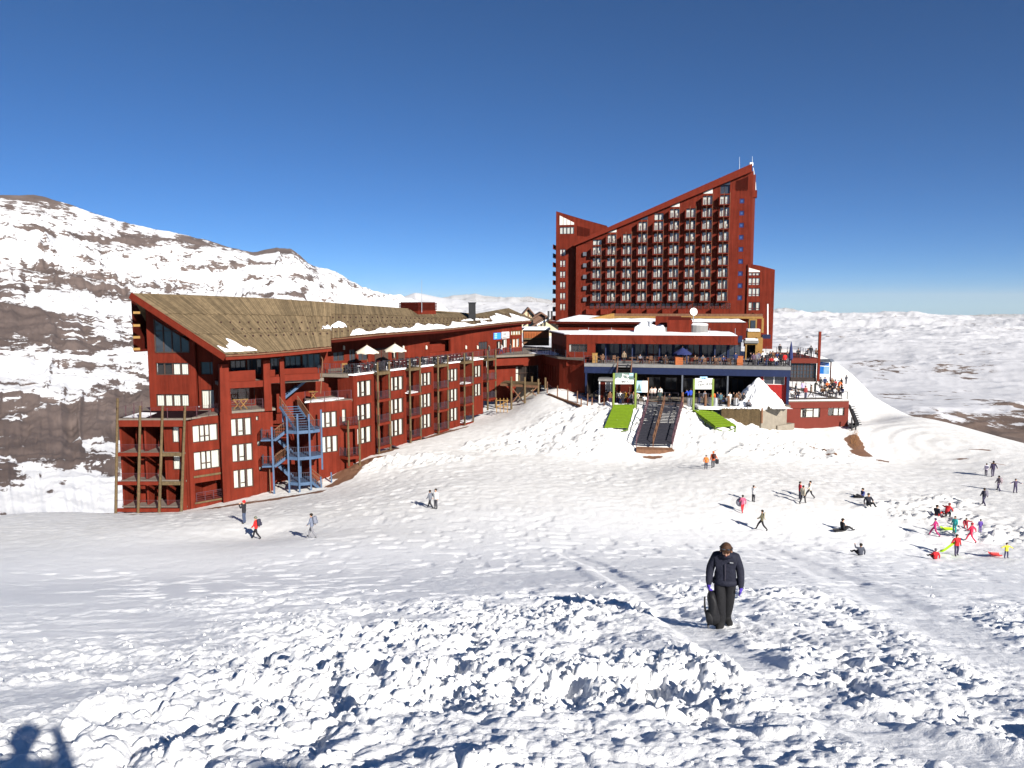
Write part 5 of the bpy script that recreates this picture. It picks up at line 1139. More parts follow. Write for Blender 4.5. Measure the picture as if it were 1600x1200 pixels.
# glazed blue front
GF = HF.off(-6.2); gz0, gz1 = ZD, HF.Z(1040, 538.0, -4.0)+.3
ug0, ug1 = GF.U(929, 550), GF.U(1159, 550)
nbay = 11
for i in range(nbay):
    a = ug0+(ug1-ug0)*i/nbay; b = ug0+(ug1-ug0)*(i+1)/nbay
    cu = {2: ((.1, .45, 0, 1), (.55, .9, 0, 1)), 3: ((.3, .5, 0, 1), (.6, .9, 0, 1)), 4: ((.35, .55, 0, 1), (.65, .9, 0, 1)), 7: ((.1, .35, 0, 1), (.6, .8, 0, 1)), 9: ((.1, .4, .3, 1), (.55, .9, 0, .9)), 10: ((.2, .8, 0, .8),)}.get(i, ())
    window(GF, (a+.12, b-.12, gz0+.02, gz1-.05), rest, d=0, bars=((.5, .08),), rails=((0, 1, .35),), fw=.09, frame='bluebeam' if i not in (2, 4, 7) else 'red_trim', glass='glass', cur=cu)
    pm = MB(); pm.fbox(GF, a-.12, a+.12, -.1, .12, gz0, gz1+.3); part('blue_mullion', pm, M['bluebeam'], rest)
    if i % 2 == 1:
        cm_ = MB(); cc = GF.pt(a, 2.6, 0); cm_.beam(Vector((cc.x, cc.y, ZD)), Vector((cc.x, cc.y, gz1+.4)), .16); part('steel_column', cm_, M['bluebeam'], rest)
hd = MB(); hd.fbox(GF, ug0, ug1, -.1, .2, gz1-.02, gz1+.9); part('blue_header', hd, M['bluebeam'], rest)
# fascia band and roof
FA_ = HF.off(-2.6)
f0, f1 = FA_.U(885, 530), FA_.U(1153, 530); zt0_, zt1_ = (FA_.Z(885, 522.5)+FA_.Z(1153, 525))/2, 0
zfa = (FA_.Z(928, 536.4)+FA_.Z(1153, 539.3))/2; zfb = zt0_
npan = 7
for i in range(npan):
    a = FA_.U(925, 530)+(f1-FA_.U(925, 530))*i/npan; b = FA_.U(925, 530)+(f1-FA_.U(925, 530))*(i+1)/npan
    m_ = MB(); m_.fprism(FA_, [(a-.55 if i else a, zfb), (b-.59 if i < npan-1 else b, zfb), (b+.51 if i < npan-1 else b, zfa), (a+.55 if i else a, zfa)], -.25, 0.0); part('fascia_panel', m_, M['red'], rest)
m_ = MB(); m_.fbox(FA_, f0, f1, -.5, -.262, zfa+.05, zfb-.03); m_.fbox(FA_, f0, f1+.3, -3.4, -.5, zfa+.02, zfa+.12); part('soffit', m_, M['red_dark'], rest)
lwm = MB(); hw = FA_.rect(889, 537.5, 917.5, 550)
wall(lwm, FA_.off(-.02), f0, FA_.U(925, 530)+.02, ZD-.6, zfb, [hw], th=.3); wall(lwm, FA_.off(-.02), FA_.U(925, 530)+.02, FA_.U(930, 550), ZD-.4, zfa-.0, [], th=.3); part('wall', lwm, M['red'], rest); window(FA_, hw, rest, d=-.12, bars=((.15, .05), (.57, .04)), cur=((.02, .12, 0, 1),))
SWF = Fac((861.5, 120), (885, 106.9), 540); dg = MB(); hs_ = [(SWF.L-1.6-i*1.35, SWF.L-.7-i*1.35, ZD+.2, ZD+2.0) for i in range(8)]; wall(dg, SWF, 0, SWF.L, ZD-2.5, zfb-.25, hs_, th=.3); part('side_wall', dg, M['red'], rest)
for h_ in hs_: window(SWF, h_, rest, d=-.12, glass='glass')
rw_ = MB(); q = [SWF.pt(-.3, .3, zfb-.002), SWF.pt(SWF.L, .3, zfb-.002), FA_.pt(f0+.5, -.1, zfb-.002), HF.pt(f0+2, -16.9, zfb-.002)]; rw_.prism(q, (0, 0, -.25)); part('roof', rw_, M['red_dark'], rest); rw_ = MB(); rw_.prism([p+Z3*.14 for p in q], (0, 0, -.13)); part('roof_snow', rw_, M['snow_cap'], rest)
rf = MB(); rf.fprism(HF, [(f0-.3, zfb-.25), (f1+.1, zfb-.25), (f1+.1, zfb+.0), (f0-.3, zfb+.0)], -17, -2.75); part('roof', rf, M['red_dark'], rest)
# snow on the flat roofs
def snow_slab(fc, u0, u1, d0, d1, z, h, seed, parent, nu=40, nd=12):
    rs_ = np.random.RandomState(seed); mb = MB(); U_, D_ = np.meshgrid(np.linspace(u0, u1, nu), np.linspace(d0, d1, nd)); e = np.minimum(np.minimum(U_-u0, u1-U_)/.35, np.minimum(D_-d0, d1-D_)/.35); e = np.sqrt(np.clip(e, 0, 1))
    Z_ = z+e*h*(1+.7*fbm(U_/2.5+seed, D_/2.5, seed, 3)); Z_ = np.where(e > 0, np.maximum(Z_, z+.02), z)
    for j in range(nd-1):
        for i in range(nu-1): mb.face([fc.pt(U_[j, i], D_[j, i], Z_[j, i]), fc.pt(U_[j, i+1], D_[j, i+1], Z_[j, i+1]), fc.pt(U_[j+1, i+1], D_[j+1, i+1], Z_[j+1, i+1]), fc.pt(U_[j+1, i], D_[j+1, i], Z_[j+1, i])])
    return part('roof_snow', mb, M['snow_cap'], parent, smooth=False)
snow_slab(HF, f0-.2, f1, -16.8, -2.65, zfb, .22, 3, rest)
snow_slab(HF, HF.U(990, 515, -9), HF.U(1040, 515, -9), -15, -8, zfb, 1.2, 9, rest, 24, 12)
# second tier and roof boxes
T2 = HF.off(-19); z2 = T2.Z(950, 502.5)
m_ = MB(); m_.fbox(T2, T2.U(872, 510), T2.U(1168, 510), -12, 0, zfb-1.2, z2); part('upper_tier', m_, M['red'], rest); snow_slab(T2, T2.U(868, 505), T2.U(1166, 505), -11, .2, z2, .3, 5, rest)
m_ = MB(); m_.fbox(T2, T2.U(858, 505), T2.U(1000, 505), -11, .9, z2-.35, z2-.003); part('eave', m_, M['red_dark'], rest)
BX = HF.off(-9)
m_ = MB(); r_ = BX.rect(1042.5, 500, 1081.5, 523); m_.fbox(BX, r_[0], r_[1], -4, 0, zfb-.2, r_[3]); part('roof_box', m_, M['red'], rest)
m_ = MB(); r2 = BX.rect(1044, 496, 1080, 501); m_.fbox(BX, r2[0], r2[1], -3.8, -.2, r_[3], r2[3]); part('louvre', m_, M['red_dark'], rest)
m_ = MB(); BY = HF.off(-14); r3 = BY.rect(1024, 494.5, 1064, 510); m_.fbox(BY, r3[0], r3[1], -4, 0, zfb-.2, r3[3]); part('roof_box', m_, M['red'], rest)
m_ = MB(); r3 = BX.rect(1018, 511.5, 1042, 517); m_.fbox(BX, r3[0], r3[1]-.02, -3, -.1, zfb, r3[3]); part('roof_hatch', m_, M['slab'], rest)
m_ = MB(); c = BX.pt(BX.U(1015.5, 510), .2, zfb); m_.tube(c, Vector((c.x, c.y, BX.Z(1015, 504))), .32, 10); m_.tube(Vector((c.x, c.y, BX.Z(1015, 504))), Vector((c.x, c.y, BX.Z(1015, 502))), .42, 10); part('vent_pipe', m_, M['steel'], rest)
m_ = MB(); c = BX.pt(BX.U(1091, 510), -1, zfb); m_.tube(c, Vector((c.x, c.y, BX.Z(1091, 508))), 1.4, 16); o = part('water_tank', m_, M['slab'], rest); m_ = MB(); m_.lathe(Vector((c.x, c.y, BX.Z(1091, 508))), [(1.45, 0), (1.3, .18), (.6, .3), (.05, .32)], 16); part('tank_snow', m_, M['snow_cap'], o)
for x in (919, 955, 1000, 1109, 1149):
    m_ = MB(); c = FA_.pt(FA_.U(x, 520), -.4, zfb); m_.tube(c, c+Z3*1.0, .03, 5); part('roof_post', m_, M['steel'], rest)
# ochre timber: canopy beams at the tower foot
OC = TW.off(6.0)
m_ = MB(); m_.fbox(OC, OC.U(952, 493), OC.U(1192, 493), -5, -.3, OC.Z(1070, 494.2), OC.Z(1070, 490.5)); part('canopy_roof', m_, M['wood_brown'], rest)
m_ = MB(); m_.fbox(OC, OC.U(952, 496), OC.U(1192, 496), -.3, 0.0, OC.Z(1070, 497.5), OC.Z(1070, 494.2)); part('canopy_beam', m_, M['ochre'], rest)
for x in (1137, 1178, 1192): m_ = MB(); u = OC.U(x, 500); m_.fbox(OC, u-.2, u+.2, -.4, -.02, OC.Z(x, 520), OC.Z(x, 497.2)); part('canopy_post', m_, M['ochre'], rest)
m_ = MB(); m_.beam(P(870, 504, 128), P(893, 508, 124), .5, .8); m_.beam(P(893, 508.5, 124), P(958, 494, 134), .5, 1.0); part('ramp_parapet', m_, M['ochre'], rest); m_ = MB(); m_.prism([P(873, 499.5, 130), P(893, 501, 126), P(945, 494, 136), P(905, 492, 140)], (0, 0, -.5)); part('ramp_snow', m_, M['snow_cap'], rest)
# ochre entrance stair tower at the right end
E1 = HF.off(-6)
def ebox(nm, x0, y0, x1, y1, d0, d1, mt):
    m_ = MB(); r_ = E1.rect(x0, y0, x1, y1); m_.fbox(E1, r_[0], r_[1], d0, d1, r_[2], r_[3]); return part(nm, m_, M[mt], rest)
ebox('porch_roof', 1163, 531.5, 1185, 536, -2, .5, 'slab'); ebox('porch_post', 1164.5, 536, 1166.5, 562, -.2, .2, 'ochre'); ebox('porch_post', 1180, 536, 1183, 562, -.2, .2, 'ochre'); ebox('porch_beam', 1164, 536, 1184, 538.5, -.25, .25, 'ochre')
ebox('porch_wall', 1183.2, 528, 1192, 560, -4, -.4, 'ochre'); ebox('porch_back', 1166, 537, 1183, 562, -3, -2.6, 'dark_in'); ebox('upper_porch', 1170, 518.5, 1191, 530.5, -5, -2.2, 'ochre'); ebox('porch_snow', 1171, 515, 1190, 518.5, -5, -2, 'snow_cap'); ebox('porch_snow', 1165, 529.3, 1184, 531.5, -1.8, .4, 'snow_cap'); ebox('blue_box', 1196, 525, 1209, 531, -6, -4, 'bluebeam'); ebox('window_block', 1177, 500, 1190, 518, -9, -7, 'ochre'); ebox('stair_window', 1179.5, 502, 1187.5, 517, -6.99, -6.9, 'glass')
# satellite dish
dish = thing('satellite_dish', 'white satellite dish on the restaurant roof beside the red roof box', 'satellite dish', tuple(P(1084, 508, 112)))
c = P(1084, 487, 112); m_ = MB(); ax = (SUN_H*.3+Vector((0, -1, .25))).normalized(); sx_ = ax.cross(Z3).normalized(); sy_ = sx_.cross(ax)
rings = [(0.0, -.16), (.3, -.13), (.45, -.06), (.58, .02)]; pv = None
for r_, h in rings:
    cur_ = [c+ax*h+sx_*math.cos(t*math.pi/10)*r_+sy_*math.sin(t*math.pi/10)*r_ for t in range(20)]
    if pv:
        for i in range(20): m_.face([pv[i], pv[(i+1) % 20], cur_[(i+1) % 20], cur_[i]])
    pv = cur_
part('reflector', m_, M['white'], dish, smooth=True)
m_ = MB(); m_.tube(P(1084, 508, 112), c-ax*.2, .06); part('mast', m_, M['steel'], dish); m_ = MB(); m_.tube(c-sy_*.4, c+ax*.45, .02, 5); m_.tube(c+ax*.4, c+ax*.55, .08, 8); part('feed_horn', m_, M['grey_roof'], dish)
# ================================================================== LINK BUILDING, WALKWAY
lk = thing('link_building', 'single storey red link building joining lodge and restaurant under a walkway', 'building', tuple(P(860, 610, 108)))
LA = Fac((767, 111.5), (843, 116), 580); LB = Fac((873, 108.0), (913, 104.6), 580); zw = ZT+.15
m_ = MB(); hw = LA.rect(806, 571.5, 842, 596)
wall(m_, LA, -.4, LA.U(845, 580), LA.Z(800, 625), LA.Z(800, 557), [hw], th=.3); part('wall', m_, M['red'], lk)
window(LA, hw, lk, d=-.15, bars=((.2, .05), (.42, .05), (.62, .05), (.8, .05)), rails=((0, 1, .55),), cur=((.0, .14, 0, 1),))
m_ = MB(); m_.fbox(LA, -.4, LA.U(818, 565), .0, 1.3, LA.Z(800, 569.5), LA.Z(800, 559)); part('walkway_front', m_, M['red_trim'], lk)
m_ = MB(); wall(m_, LB, LB.U(874, 580), LB.U(914, 580), LB.Z(893, 612), LB.Z(893, 560), [], th=.3); 
c0 = LB.pt(LB.U(874, 580), 0, 0); c1 = LA.pt(LA.U(845, 580), 0, 0); SDW = Flat(c1[:2], math.atan2(c0.y-c1.y, c0.x-c1.x)); Ls = (c0-c1).length
wall(m_, SDW, 0, Ls, LB.Z(893, 612), LB.Z(893, 560), [(1.0+i*1.1, 1.5+i*1.1, LB.Z(893, 600), LB.Z(893, 575)) for i in range(int((Ls-1)/1.1))], th=.3); m_.fbox(SDW, .2, Ls-.2, -1.5, -1.3, LB.Z(893, 612), LB.Z(893, 562)); part('wall', m_, M['red'], lk)
m_ = MB(); q = [S2.pt(S2.L, .3, 0), LA.pt(0, 1.4, 0), LA.pt(LA.U(822, 565), 1.4, 0), LA.pt(LA.U(845, 580), .3, 0), LB.pt(LB.U(873, 580), .3, 0), LB.pt(LB.U(914, 570), .3, 0), P(914, 560, 125), P(800, 560, 140), P(790, 560, 116)]
zw2 = LB.Z(893, 558.5); m_.prism([Vector((p.x, p.y, zw2)) for p in q], (0, 0, -.3)); part('walkway_deck', m_, M['deck'], lk)
m_ = MB(); railing(m_, [Vector((p.x, p.y, zw2)) for p in q[1:4]], 1.05, None, 2, .018, .03, bal=.3, br=.012); railing(m_, [Vector((p.x, p.y, zw2)) for p in q[3:6]], 1.0, None, 2, .014, .025); part('railing', m_, M['rail_dark'], lk)
m_ = MB(); z = zw2+.06; m_.prism([P(828, 556, 117), P(838, 558, 114), P(858, 557, 116), P(905, 540, 121), P(860, 540, 122), P(836, 551, 121)][:0] or [Vector((p.x, p.y, z)) for p in (P(826, 556, 115), P(840, 557, 113.5), P(868, 556, 111), P(885, 545, 116), P(866, 545, 122), P(840, 550, 120))], (0, 0, -.05)); part('deck_snow', m_, M['snow_cap'], lk)
# ================================================================== LOWER RED BUILDING WITH DECK
sm = thing('deck_building', 'small flat red building with two curtained windows under a crowded deck', 'building', tuple(P(1275, 670, 100)))
SA = Fac((1225, 99.6), (1325, 100.4), 640); zs1 = SA.Z(1275, 627); zs0 = SA.Z(1275, 672)
hs = [SA.rect(1251, 637.5, 1281.5, 652.5), SA.rect(1294, 635, 1319.5, 649.5)]
m_ = MB(); wall(m_, SA, SA.U(1227, 650), SA.U(1325.5, 650), zs0-1.2, zs1-.05, hs, th=.3); m_.fbox(SA, SA.U(1227, 650)+.02, SA.U(1227, 650)+.3, -12, -.31, zs0-1, zs1-.1); m_.fbox(SA, SA.U(1325.5, 650)-.3, SA.U(1325.5, 650)-.02, -16, -.31, zs0-2, zs1-.1); m_.fbox(SA, .5, SA.L-.5, -4, -3.8, zs0-1, zs1-.1); part('wall', m_, M['red_small'], sm)
m_ = MB(); m_.fbox(SA, SA.U(1226, 627), SA.U(1326, 627), -.1, .1, zs1-.9, zs1-.052); part('parapet', m_, M['red_small'], sm)
window(SA, hs[0], sm, d=-.1, bars=((.3, .05), (.68, .05)), rails=((.32, .68, .72),), cur=((.02, .12, 0, .8), (.34, .66, 0, 1), (.72, .98, 0, 1)))
window(SA, hs[1], sm, d=-.1, bars=((.35, .05), (.68, .04)), cur=((.4, .66, 0, 1), (.72, .98, 0, 1)))
m_ = MB(); m_.fbox(SA, SA.U(1238, 670), SA.U(1326, 670), -.05, .12, zs0-1.3, zs0-.0); part('footing', m_, M['concrete'], sm)
m_ = MB(); m_.fbox(SA, SA.U(1222, 625), SA.U(1326, 625), -22, .12, zs1-.05, zs1+.12); part('deck_floor', m_, M['deck'], sm)
m_ = MB(); m_.fbox(SA, SA.U(1224, 627), SA.U(1326, 627), -.45, .16, zs1+.121, zs1+.2); part('deck_snow', m_, M['snow_cap'], sm)
snow_slab(SA, SA.U(1240, 625), SA.U(1312, 625), -20, -3, zs1+.12, .10, 21, sm, 26, 20).name = 'deck_snow'
m_ = MB(); railing(m_, [SA.pt(SA.U(1226, 625), -.2, zs1+.12), SA.pt(SA.U(1325, 625), -.2, zs1+.12), SA.pt(SA.U(1325, 625), -22, zs1+.12)], 1.1, None, 6, .016, .03); part('railing', m_, M['rail_dark'], sm)
m_ = MB(); m_.fbox(SA, SA.U(1221.5, 640), SA.U(1223.5, 640), .0, .25, SA.Z(1222, 655), SA.Z(1222, 627)); part('downpipe', m_, M['red_dark'], sm)
# dark ramp and stand at its right corner
# upper right terrace block
ub_ = thing('terrace_block', 'raised terrace block with red parapet over a glazed wall and tall red post', 'building', tuple(P(1257, 592, 108)))
UA = Fac((1233, 107.5), (1282, 107.0), 575); zb = UA.Z(1258, 592)
m_ = MB(); r_ = UA.rect(1236, 560, 1281.5, 567.5); m_.fbox(UA, r_[0], r_[1], -14, 0, r_[2], r_[3]); part('parapet', m_, M['red_small'], ub_)
gw_ = UA.rect(1237, 568, 1277, 591)
for i in range(4):
    a = gw_[0]+(gw_[1]-gw_[0])*i/4; b = gw_[0]+(gw_[1]-gw_[0])*(i+1)/4; window(UA, (a, b, gw_[2], gw_[3]), ub_, d=-.5, rails=((0, 1, .25), (0, 1, .5), (0, 1, .75)), bars=(.5,), fw=.05)
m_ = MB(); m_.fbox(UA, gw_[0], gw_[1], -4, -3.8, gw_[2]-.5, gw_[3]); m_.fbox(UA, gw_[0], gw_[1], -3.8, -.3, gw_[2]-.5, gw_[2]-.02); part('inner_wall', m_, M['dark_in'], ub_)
m_ = MB(); u = UA.U(1281, 540); m_.fbox(UA, u-.18, u+.14, -.3, .05, zb-.3, UA.Z(1281, 518)); part('tall_post', m_, M['red_trim'], ub_)
m_ = MB(); railing(m_, [UA.pt(UA.U(1236, 560), -.15, r_[3]), UA.pt(UA.U(1281, 560), -.15, r_[3]), UA.pt(UA.U(1281, 560), -12, r_[3]), UA.pt(UA.U(1225, 560), -12, r_[3])], 1.0, None, 3, .016, .03); part('railing', m_, M['rail_dark'], ub_)
# ================================================================== CHALETS BEHIND
def chalet(label, fc, w, h, dpt, rise, wallm, roofm, timbers=True):
    t = thing('chalet', label, 'house', tuple(fc.pt(w/2, 0, fc.zb)))
    m_ = MB(); m_.fprism(fc, [(0, fc.zb), (w, fc.zb), (w, fc.zb+h), (w/2, fc.zb+h+rise), (0, fc.zb+h)], -dpt, 0); part('wall', m_, M[wallm], t)
    m_ = MB()
    for s_ in (0, 1):
        a = (-.6, fc.zb+h-.6*rise/(w/2)) if s_ == 0 else (w+.6, fc.zb+h-.6*rise/(w/2)); b = (w/2, fc.zb+h+rise)
        m_.fprism(fc, [a, b, (b[0], b[1]+.35), (a[0], a[1]+.35)], -dpt-.5, .7)
    part('roof', m_, M[roofm], t)
    if timbers:
        for a, b in (((w/2, fc.zb+h-.0), (w/2, fc.zb+h+rise*.9)), ((.2, fc.zb+h), (w-.2, fc.zb+h)), ((w/2, fc.zb+h), (w*.25, fc.zb+h+rise*.45)), ((w/2, fc.zb+h), (w*.75, fc.zb+h+rise*.45))):
            m_ = MB(); m_.beam(fc.pt(a[0], .05, a[1]), fc.pt(b[0], .05, b[1]), .22, .14); part('timber', m_, M['wood_brown'], t)
    return t
fc = Fac((812, 152), (838, 152), 500); fc.zb = fc.Z(825, 520); chalet('cream gabled chalet with brown timbering behind the end of the boarded roof', fc, fc.L*1.05, fc.Z(825, 498)-fc.zb, 12, fc.Z(825, 482.5)-fc.Z(825, 498), 'cream', 'brownroof')
fc2 = Fac((834, 148), (872, 148), 500); fc2.zb = fc2.Z(850, 525); ch2 = chalet('low brown roofed chalet with snow on its slope beside the tower foot', fc2, fc2.L, fc2.Z(850, 510)-fc2.zb, 14, fc2.Z(855, 497)-fc2.Z(850, 510), 'cream', 'brownroof', False)
m_ = MB(); m_.prism([fc2.pt(.6, .75, fc2.Z(839, 509)), fc2.pt(3.2, .75, fc2.Z(852, 498)), fc2.pt(3.2, -6, fc2.Z(852, 498)), fc2.pt(.6, -6, fc2.Z(839, 509))], (0, 0, .3)); part('roof_snow', m_, M['snow_cap'], ch2)
for x in (857, 862): m_ = MB(); c = P(x, 500, 146); m_.tube(c, P(x, 486, 146), .2, 7); part('chimney', m_, M['black'], ch2)
fc3 = Fac((833, 150.5), (858, 150.5), 500); fc3.zb = fc3.Z(845, 515); chalet('dark brown hipped roof house between cream gable and tower', fc3, fc3.L, fc3.Z(845, 498)-fc3.zb, 10, fc3.Z(845, 490)-fc3.Z(845, 498), 'brownroof', 'brownroof', False)
ww_ = thing('timber_balcony_house', 'brown timber balcony front with snow along its base beyond the walkway', 'house', tuple(P(838, 535, 140)))
fc4 = Fac((818, 134), (858, 134), 525); m_ = MB(); m_.fbox(fc4, 0, fc4.L, -8, 0, fc4.Z(838, 540), fc4.Z(838, 516)); part('wall', m_, M['wood_brown'], ww_); m_ = MB(); m_.fbox(fc4, -.3, fc4.L+.2, -8, .6, fc4.Z(838, 515.5), fc4.Z(838, 512)); part('roof', m_, M['snow_cap'], ww_)
for i in range(16): m_ = MB(); u = fc4.L*(i+.5)/16; m_.fbox(fc4, u-.10, u+.10, .5, .58, fc4.Z(838, 528), fc4.Z(838, 518)); part('slat', m_, M['orange_wood'], ww_)
m_ = MB(); m_.fbox(fc4, 0, fc4.L, .3, .7, fc4.Z(838, 530.5), fc4.Z(838, 528.2)); part('balcony_beam', m_, M['log'], ww_)
# ================================================================== SMALL THINGS AROUND THE HOTEL
PT = 98.0
# --- black slatted ramp stairs down the snow
ramp = thing('snow_stairs', 'wide black slatted stairs with three handrails running down the snow bank', 'stairs', tuple(P(1022, 697, 87)))
TL, TR_, BR, BL = P(1013, 631, 97), P(1067, 632, 97), P(1050, 698, 87.4), P(994, 696, 87.4)
nst = 27
for i in range(nst):
    f0_, f1_ = i/nst, (i+(.5 if i < 14 else .72))/nst
    m_ = MB(); q = [TL.lerp(BL, f0_), TR_.lerp(BR, f0_), TR_.lerp(BR, f1_), TL.lerp(BL, f1_)]; up = Vector((0, 0, .28)); m_.hexa([p+up-Z3*.06 for p in q], [p+up for p in q]); part('step', m_, M['grate'], ramp)
for f_ in (0.0, .47, 1.0):
    a, b = TL.lerp(TR_, f_), BL.lerp(BR, f_); m_ = MB(); m_.beam(a+Z3*.22, b+Z3*.22, .09, .3); m_.beam(a+Z3*1.1, b+Z3*1.1, .10, .08)
    for i in range(8): c = a.lerp(b, i/7); m_.beam(c-Z3*.2, c+Z3*1.1, .07)
    part('handrail', m_, M['rail'] if f_ != .47 else M['wood_brown'], ramp)
m_ = MB(); m_.hexa([p-Z3*.6 for p in (BL, BR, BR+Vector((.1, -.8, -.2)), BL+Vector((-.1, -.8, -.2)))], [p-Z3*.12 for p in (BL, BR, BR+Vector((.1, -.8, -.18)), BL+Vector((-.1, -.8, -.18)))]); part('foot_board', m_, M['wood_brown'], ramp)
# --- green felt launching ramps
def gramp(label, TL, TR_, BL, BR, leg, dark):
    t = thing('sled_ramp', label, 'ramp', tuple((BL+BR)/2-Z3*leg), 'green sled ramps below the terrace')
    n = 15
    for i in range(n):
        f0_, f1_ = i/n, (i+.96)/n; q = [TL.lerp(BL, f0_), TR_.lerp(BR, f0_), TR_.lerp(BR, f1_), TL.lerp(BL, f1_)]; e = Z3*(.0+.04*(i % 2)); m_ = MB(); m_.hexa([p+e-Z3*.1 for p in q], [p+e for p in q]); part('deck_board', m_, M['green'], t)
    for a, b in ((TL, BL), (TR_, BR)):
        m_ = MB(); m_.beam(a-Z3*.22, b-Z3*.22, .12, .22); part('side_beam', m_, M['green_dark'], t)
        for f_ in (0.12, .55, .97):
            m_ = MB(); c = a.lerp(b, f_); m_.beam(c-Z3*.3, c-Z3*(leg+.8), .14); part('leg', m_, M['green_dark'], t)
    m_ = MB(); m_.beam(BL-Z3*.3, BR-Z3*(leg), .1); part('brace', m_, M['green_dark'], t); m_ = MB(); m_.beam(BR-Z3*.3, BL-Z3*(leg), .1); part('brace', m_, M['green_dark'], t)
    return t
gramp('green felt sled ramp facing straight down the bank beside black stairs', P(959, 632, 96), P(991, 632, 96), P(944.5, 667, 90.5), P(980.5, 667.5, 90.5), 1.1, 0)
gr2 = gramp('green felt sled ramp slanting down to the right below the white banner', P(1083, 640.5, 96), P(1110, 639.5, 97.5), P(1118, 666, 91), P(1150, 664.5, 92), 1.2, 1)
# --- banner gates
def banner(label, xl, xr, yt, yb, t, px0, py0, px1, py1):
    F_ = Fac((xl, t), (xr, t), 600); th = thing('banner_gate', label, 'sign', tuple(P((xl+xr)/2, yb, t)), 'banner gates at the top of the sled ramps')
    for x in (xl, xr): m_ = MB(); u = F_.U(x, 600); m_.fbox(F_, u-.12, u+.12, -.1, .1, F_.Z(x, yb)-.5, F_.Z(x, yt)); part('post', m_, M['green_post'], th)
    return F_, th, F_.rect(px0, py0, px1, py1)
F1, b1, r1 = banner('tall green posts holding a half grey half white lettered banner', 959, 993.3, 583, 633, 96.4, 961, 582.5, 990, 600)
w1, h1 = r1[1]-r1[0], r1[3]-r1[2]; um = (r1[0]+r1[1])/2
m_ = MB(); m_.fbox(F1, r1[0], r1[1], .0, .05, r1[2], r1[2]+h1*.38); p_ = part('white_panel', m_, M['white'], b1); txt('COMPASS', F1, um, r1[2]+h1*.19, .46, M['black'], p_, .06, bold=.004)
m_ = MB(); m_.fbox(F1, r1[0], r1[1], .0, .05, r1[2]+h1*.381, r1[3]); p_ = part('grey_panel', m_, M['sign_green'], b1); txt('Jeep', F1, um+.15, r1[2]+h1*.78, .50, M['white'], p_, .06, bold=.018, rot=-.08)
m_ = MB()
for i, hh in enumerate((.22, .34, .2, .3, .42, .26, .16, .24)): a = r1[0]+.12+i*.22; m_.fprism(F1, [(a-.12, r1[2]+h1*.40), (a+.14, r1[2]+h1*.40), (a+.02, r1[2]+h1*.40+hh)], .052, .06)
part('mountain_motif', m_, M['white'], p_, kind='stuff')
m_ = MB(); m_.fbox(F1, r1[1]-.55, r1[1]-.08, .052, .06, r1[3]-.42, r1[3]-.08); part('badge', m_, M['sign_sky'], p_)
F2, b2, r2_ = banner('tall green posts holding a white banner lettered in dark slanted capitals', 1084.3, 1114, 592, 642, 96.2, 1085.5, 591, 1113.5, 608)
w1, h1 = r2_[1]-r2_[0], r2_[3]-r2_[2]; um = (r2_[0]+r2_[1])/2
m_ = MB(); m_.fbox(F2, r2_[0], r2_[1], .0, .05, r2_[2], r2_[3]); p_ = part('white_panel', m_, M['white'], b2); txt('CHEROKEE', F2, um, r2_[2]+h1*.42, .42, M['black'], p_, .06, bold=.008, rot=.10, shear=.2); txt('Jeep', F2, um-.45, r2_[2]+h1*.70, .36, M['black'], p_, .06, bold=.006, rot=.1)
m_ = MB(); m_.fbox(F2, r2_[1]-.7, r2_[1]-.15, .052, .058, r2_[2]+.1, r2_[2]+.2); part('green_stripe', m_, M['green_post'], p_)
m_ = MB(); q = F2.rect(1093.5, 588.5, 1105, 593); m_.fbox(F2, q[0], q[1], -.02, .08, q[2], q[3]); p_ = part('header_plate', m_, M['sign_sky'], b2); txt('Jeep', F2, (q[0]+q[1])/2, (q[2]+q[3])/2, .30, M['navy'], p_, .09, bold=.01)
# --- information board
Fi = Fac((992, 98.4), (1012, 98.2), 604); ib = thing('information_board', 'piste map board with blue left half and pale right half on posts', 'board', tuple(P(1003, 628, 98.3)))
q = Fi.rect(993.5, 595, 1003, 613); m_ = MB(); m_.fbox(Fi, q[0], q[1], 0, .06, q[2], q[3]); p_ = part('map_panel', m_, M['sign_sky'], ib); m_ = MB(); m_.fprism(Fi, [(q[0]+.1, q[2]+.2), (q[1]-.1, q[2]+.15), (q[1]-.2, q[2]+.8), (q[0]+.4, q[2]+1.2)], .062, .07); part('map_slope', m_, M['sign_green'], p_)
q = Fi.rect(1003.2, 595, 1011.8, 613); m_ = MB(); m_.fbox(Fi, q[0], q[1], 0, .06, q[2], q[3]); p_ = part('text_panel', m_, M['white'], ib)
m_ = MB()
for i in range(7): m_.fbox(Fi, q[0]+.1, q[1]-.12-.1*(i % 3), .062, .066, q[2]+.15+i*.18, q[2]+.2+i*.18)
part('text_lines', m_, M['grey_roof'], p_, kind='stuff')
for x in (993, 1012.5): m_ = MB(); u = Fi.U(x, 610); m_.fbox(Fi, u-.07, u+.07, -.1, 0, ZP-.4, Fi.Z(x, 590)); part('post', m_, M['wood_brown'], ib)
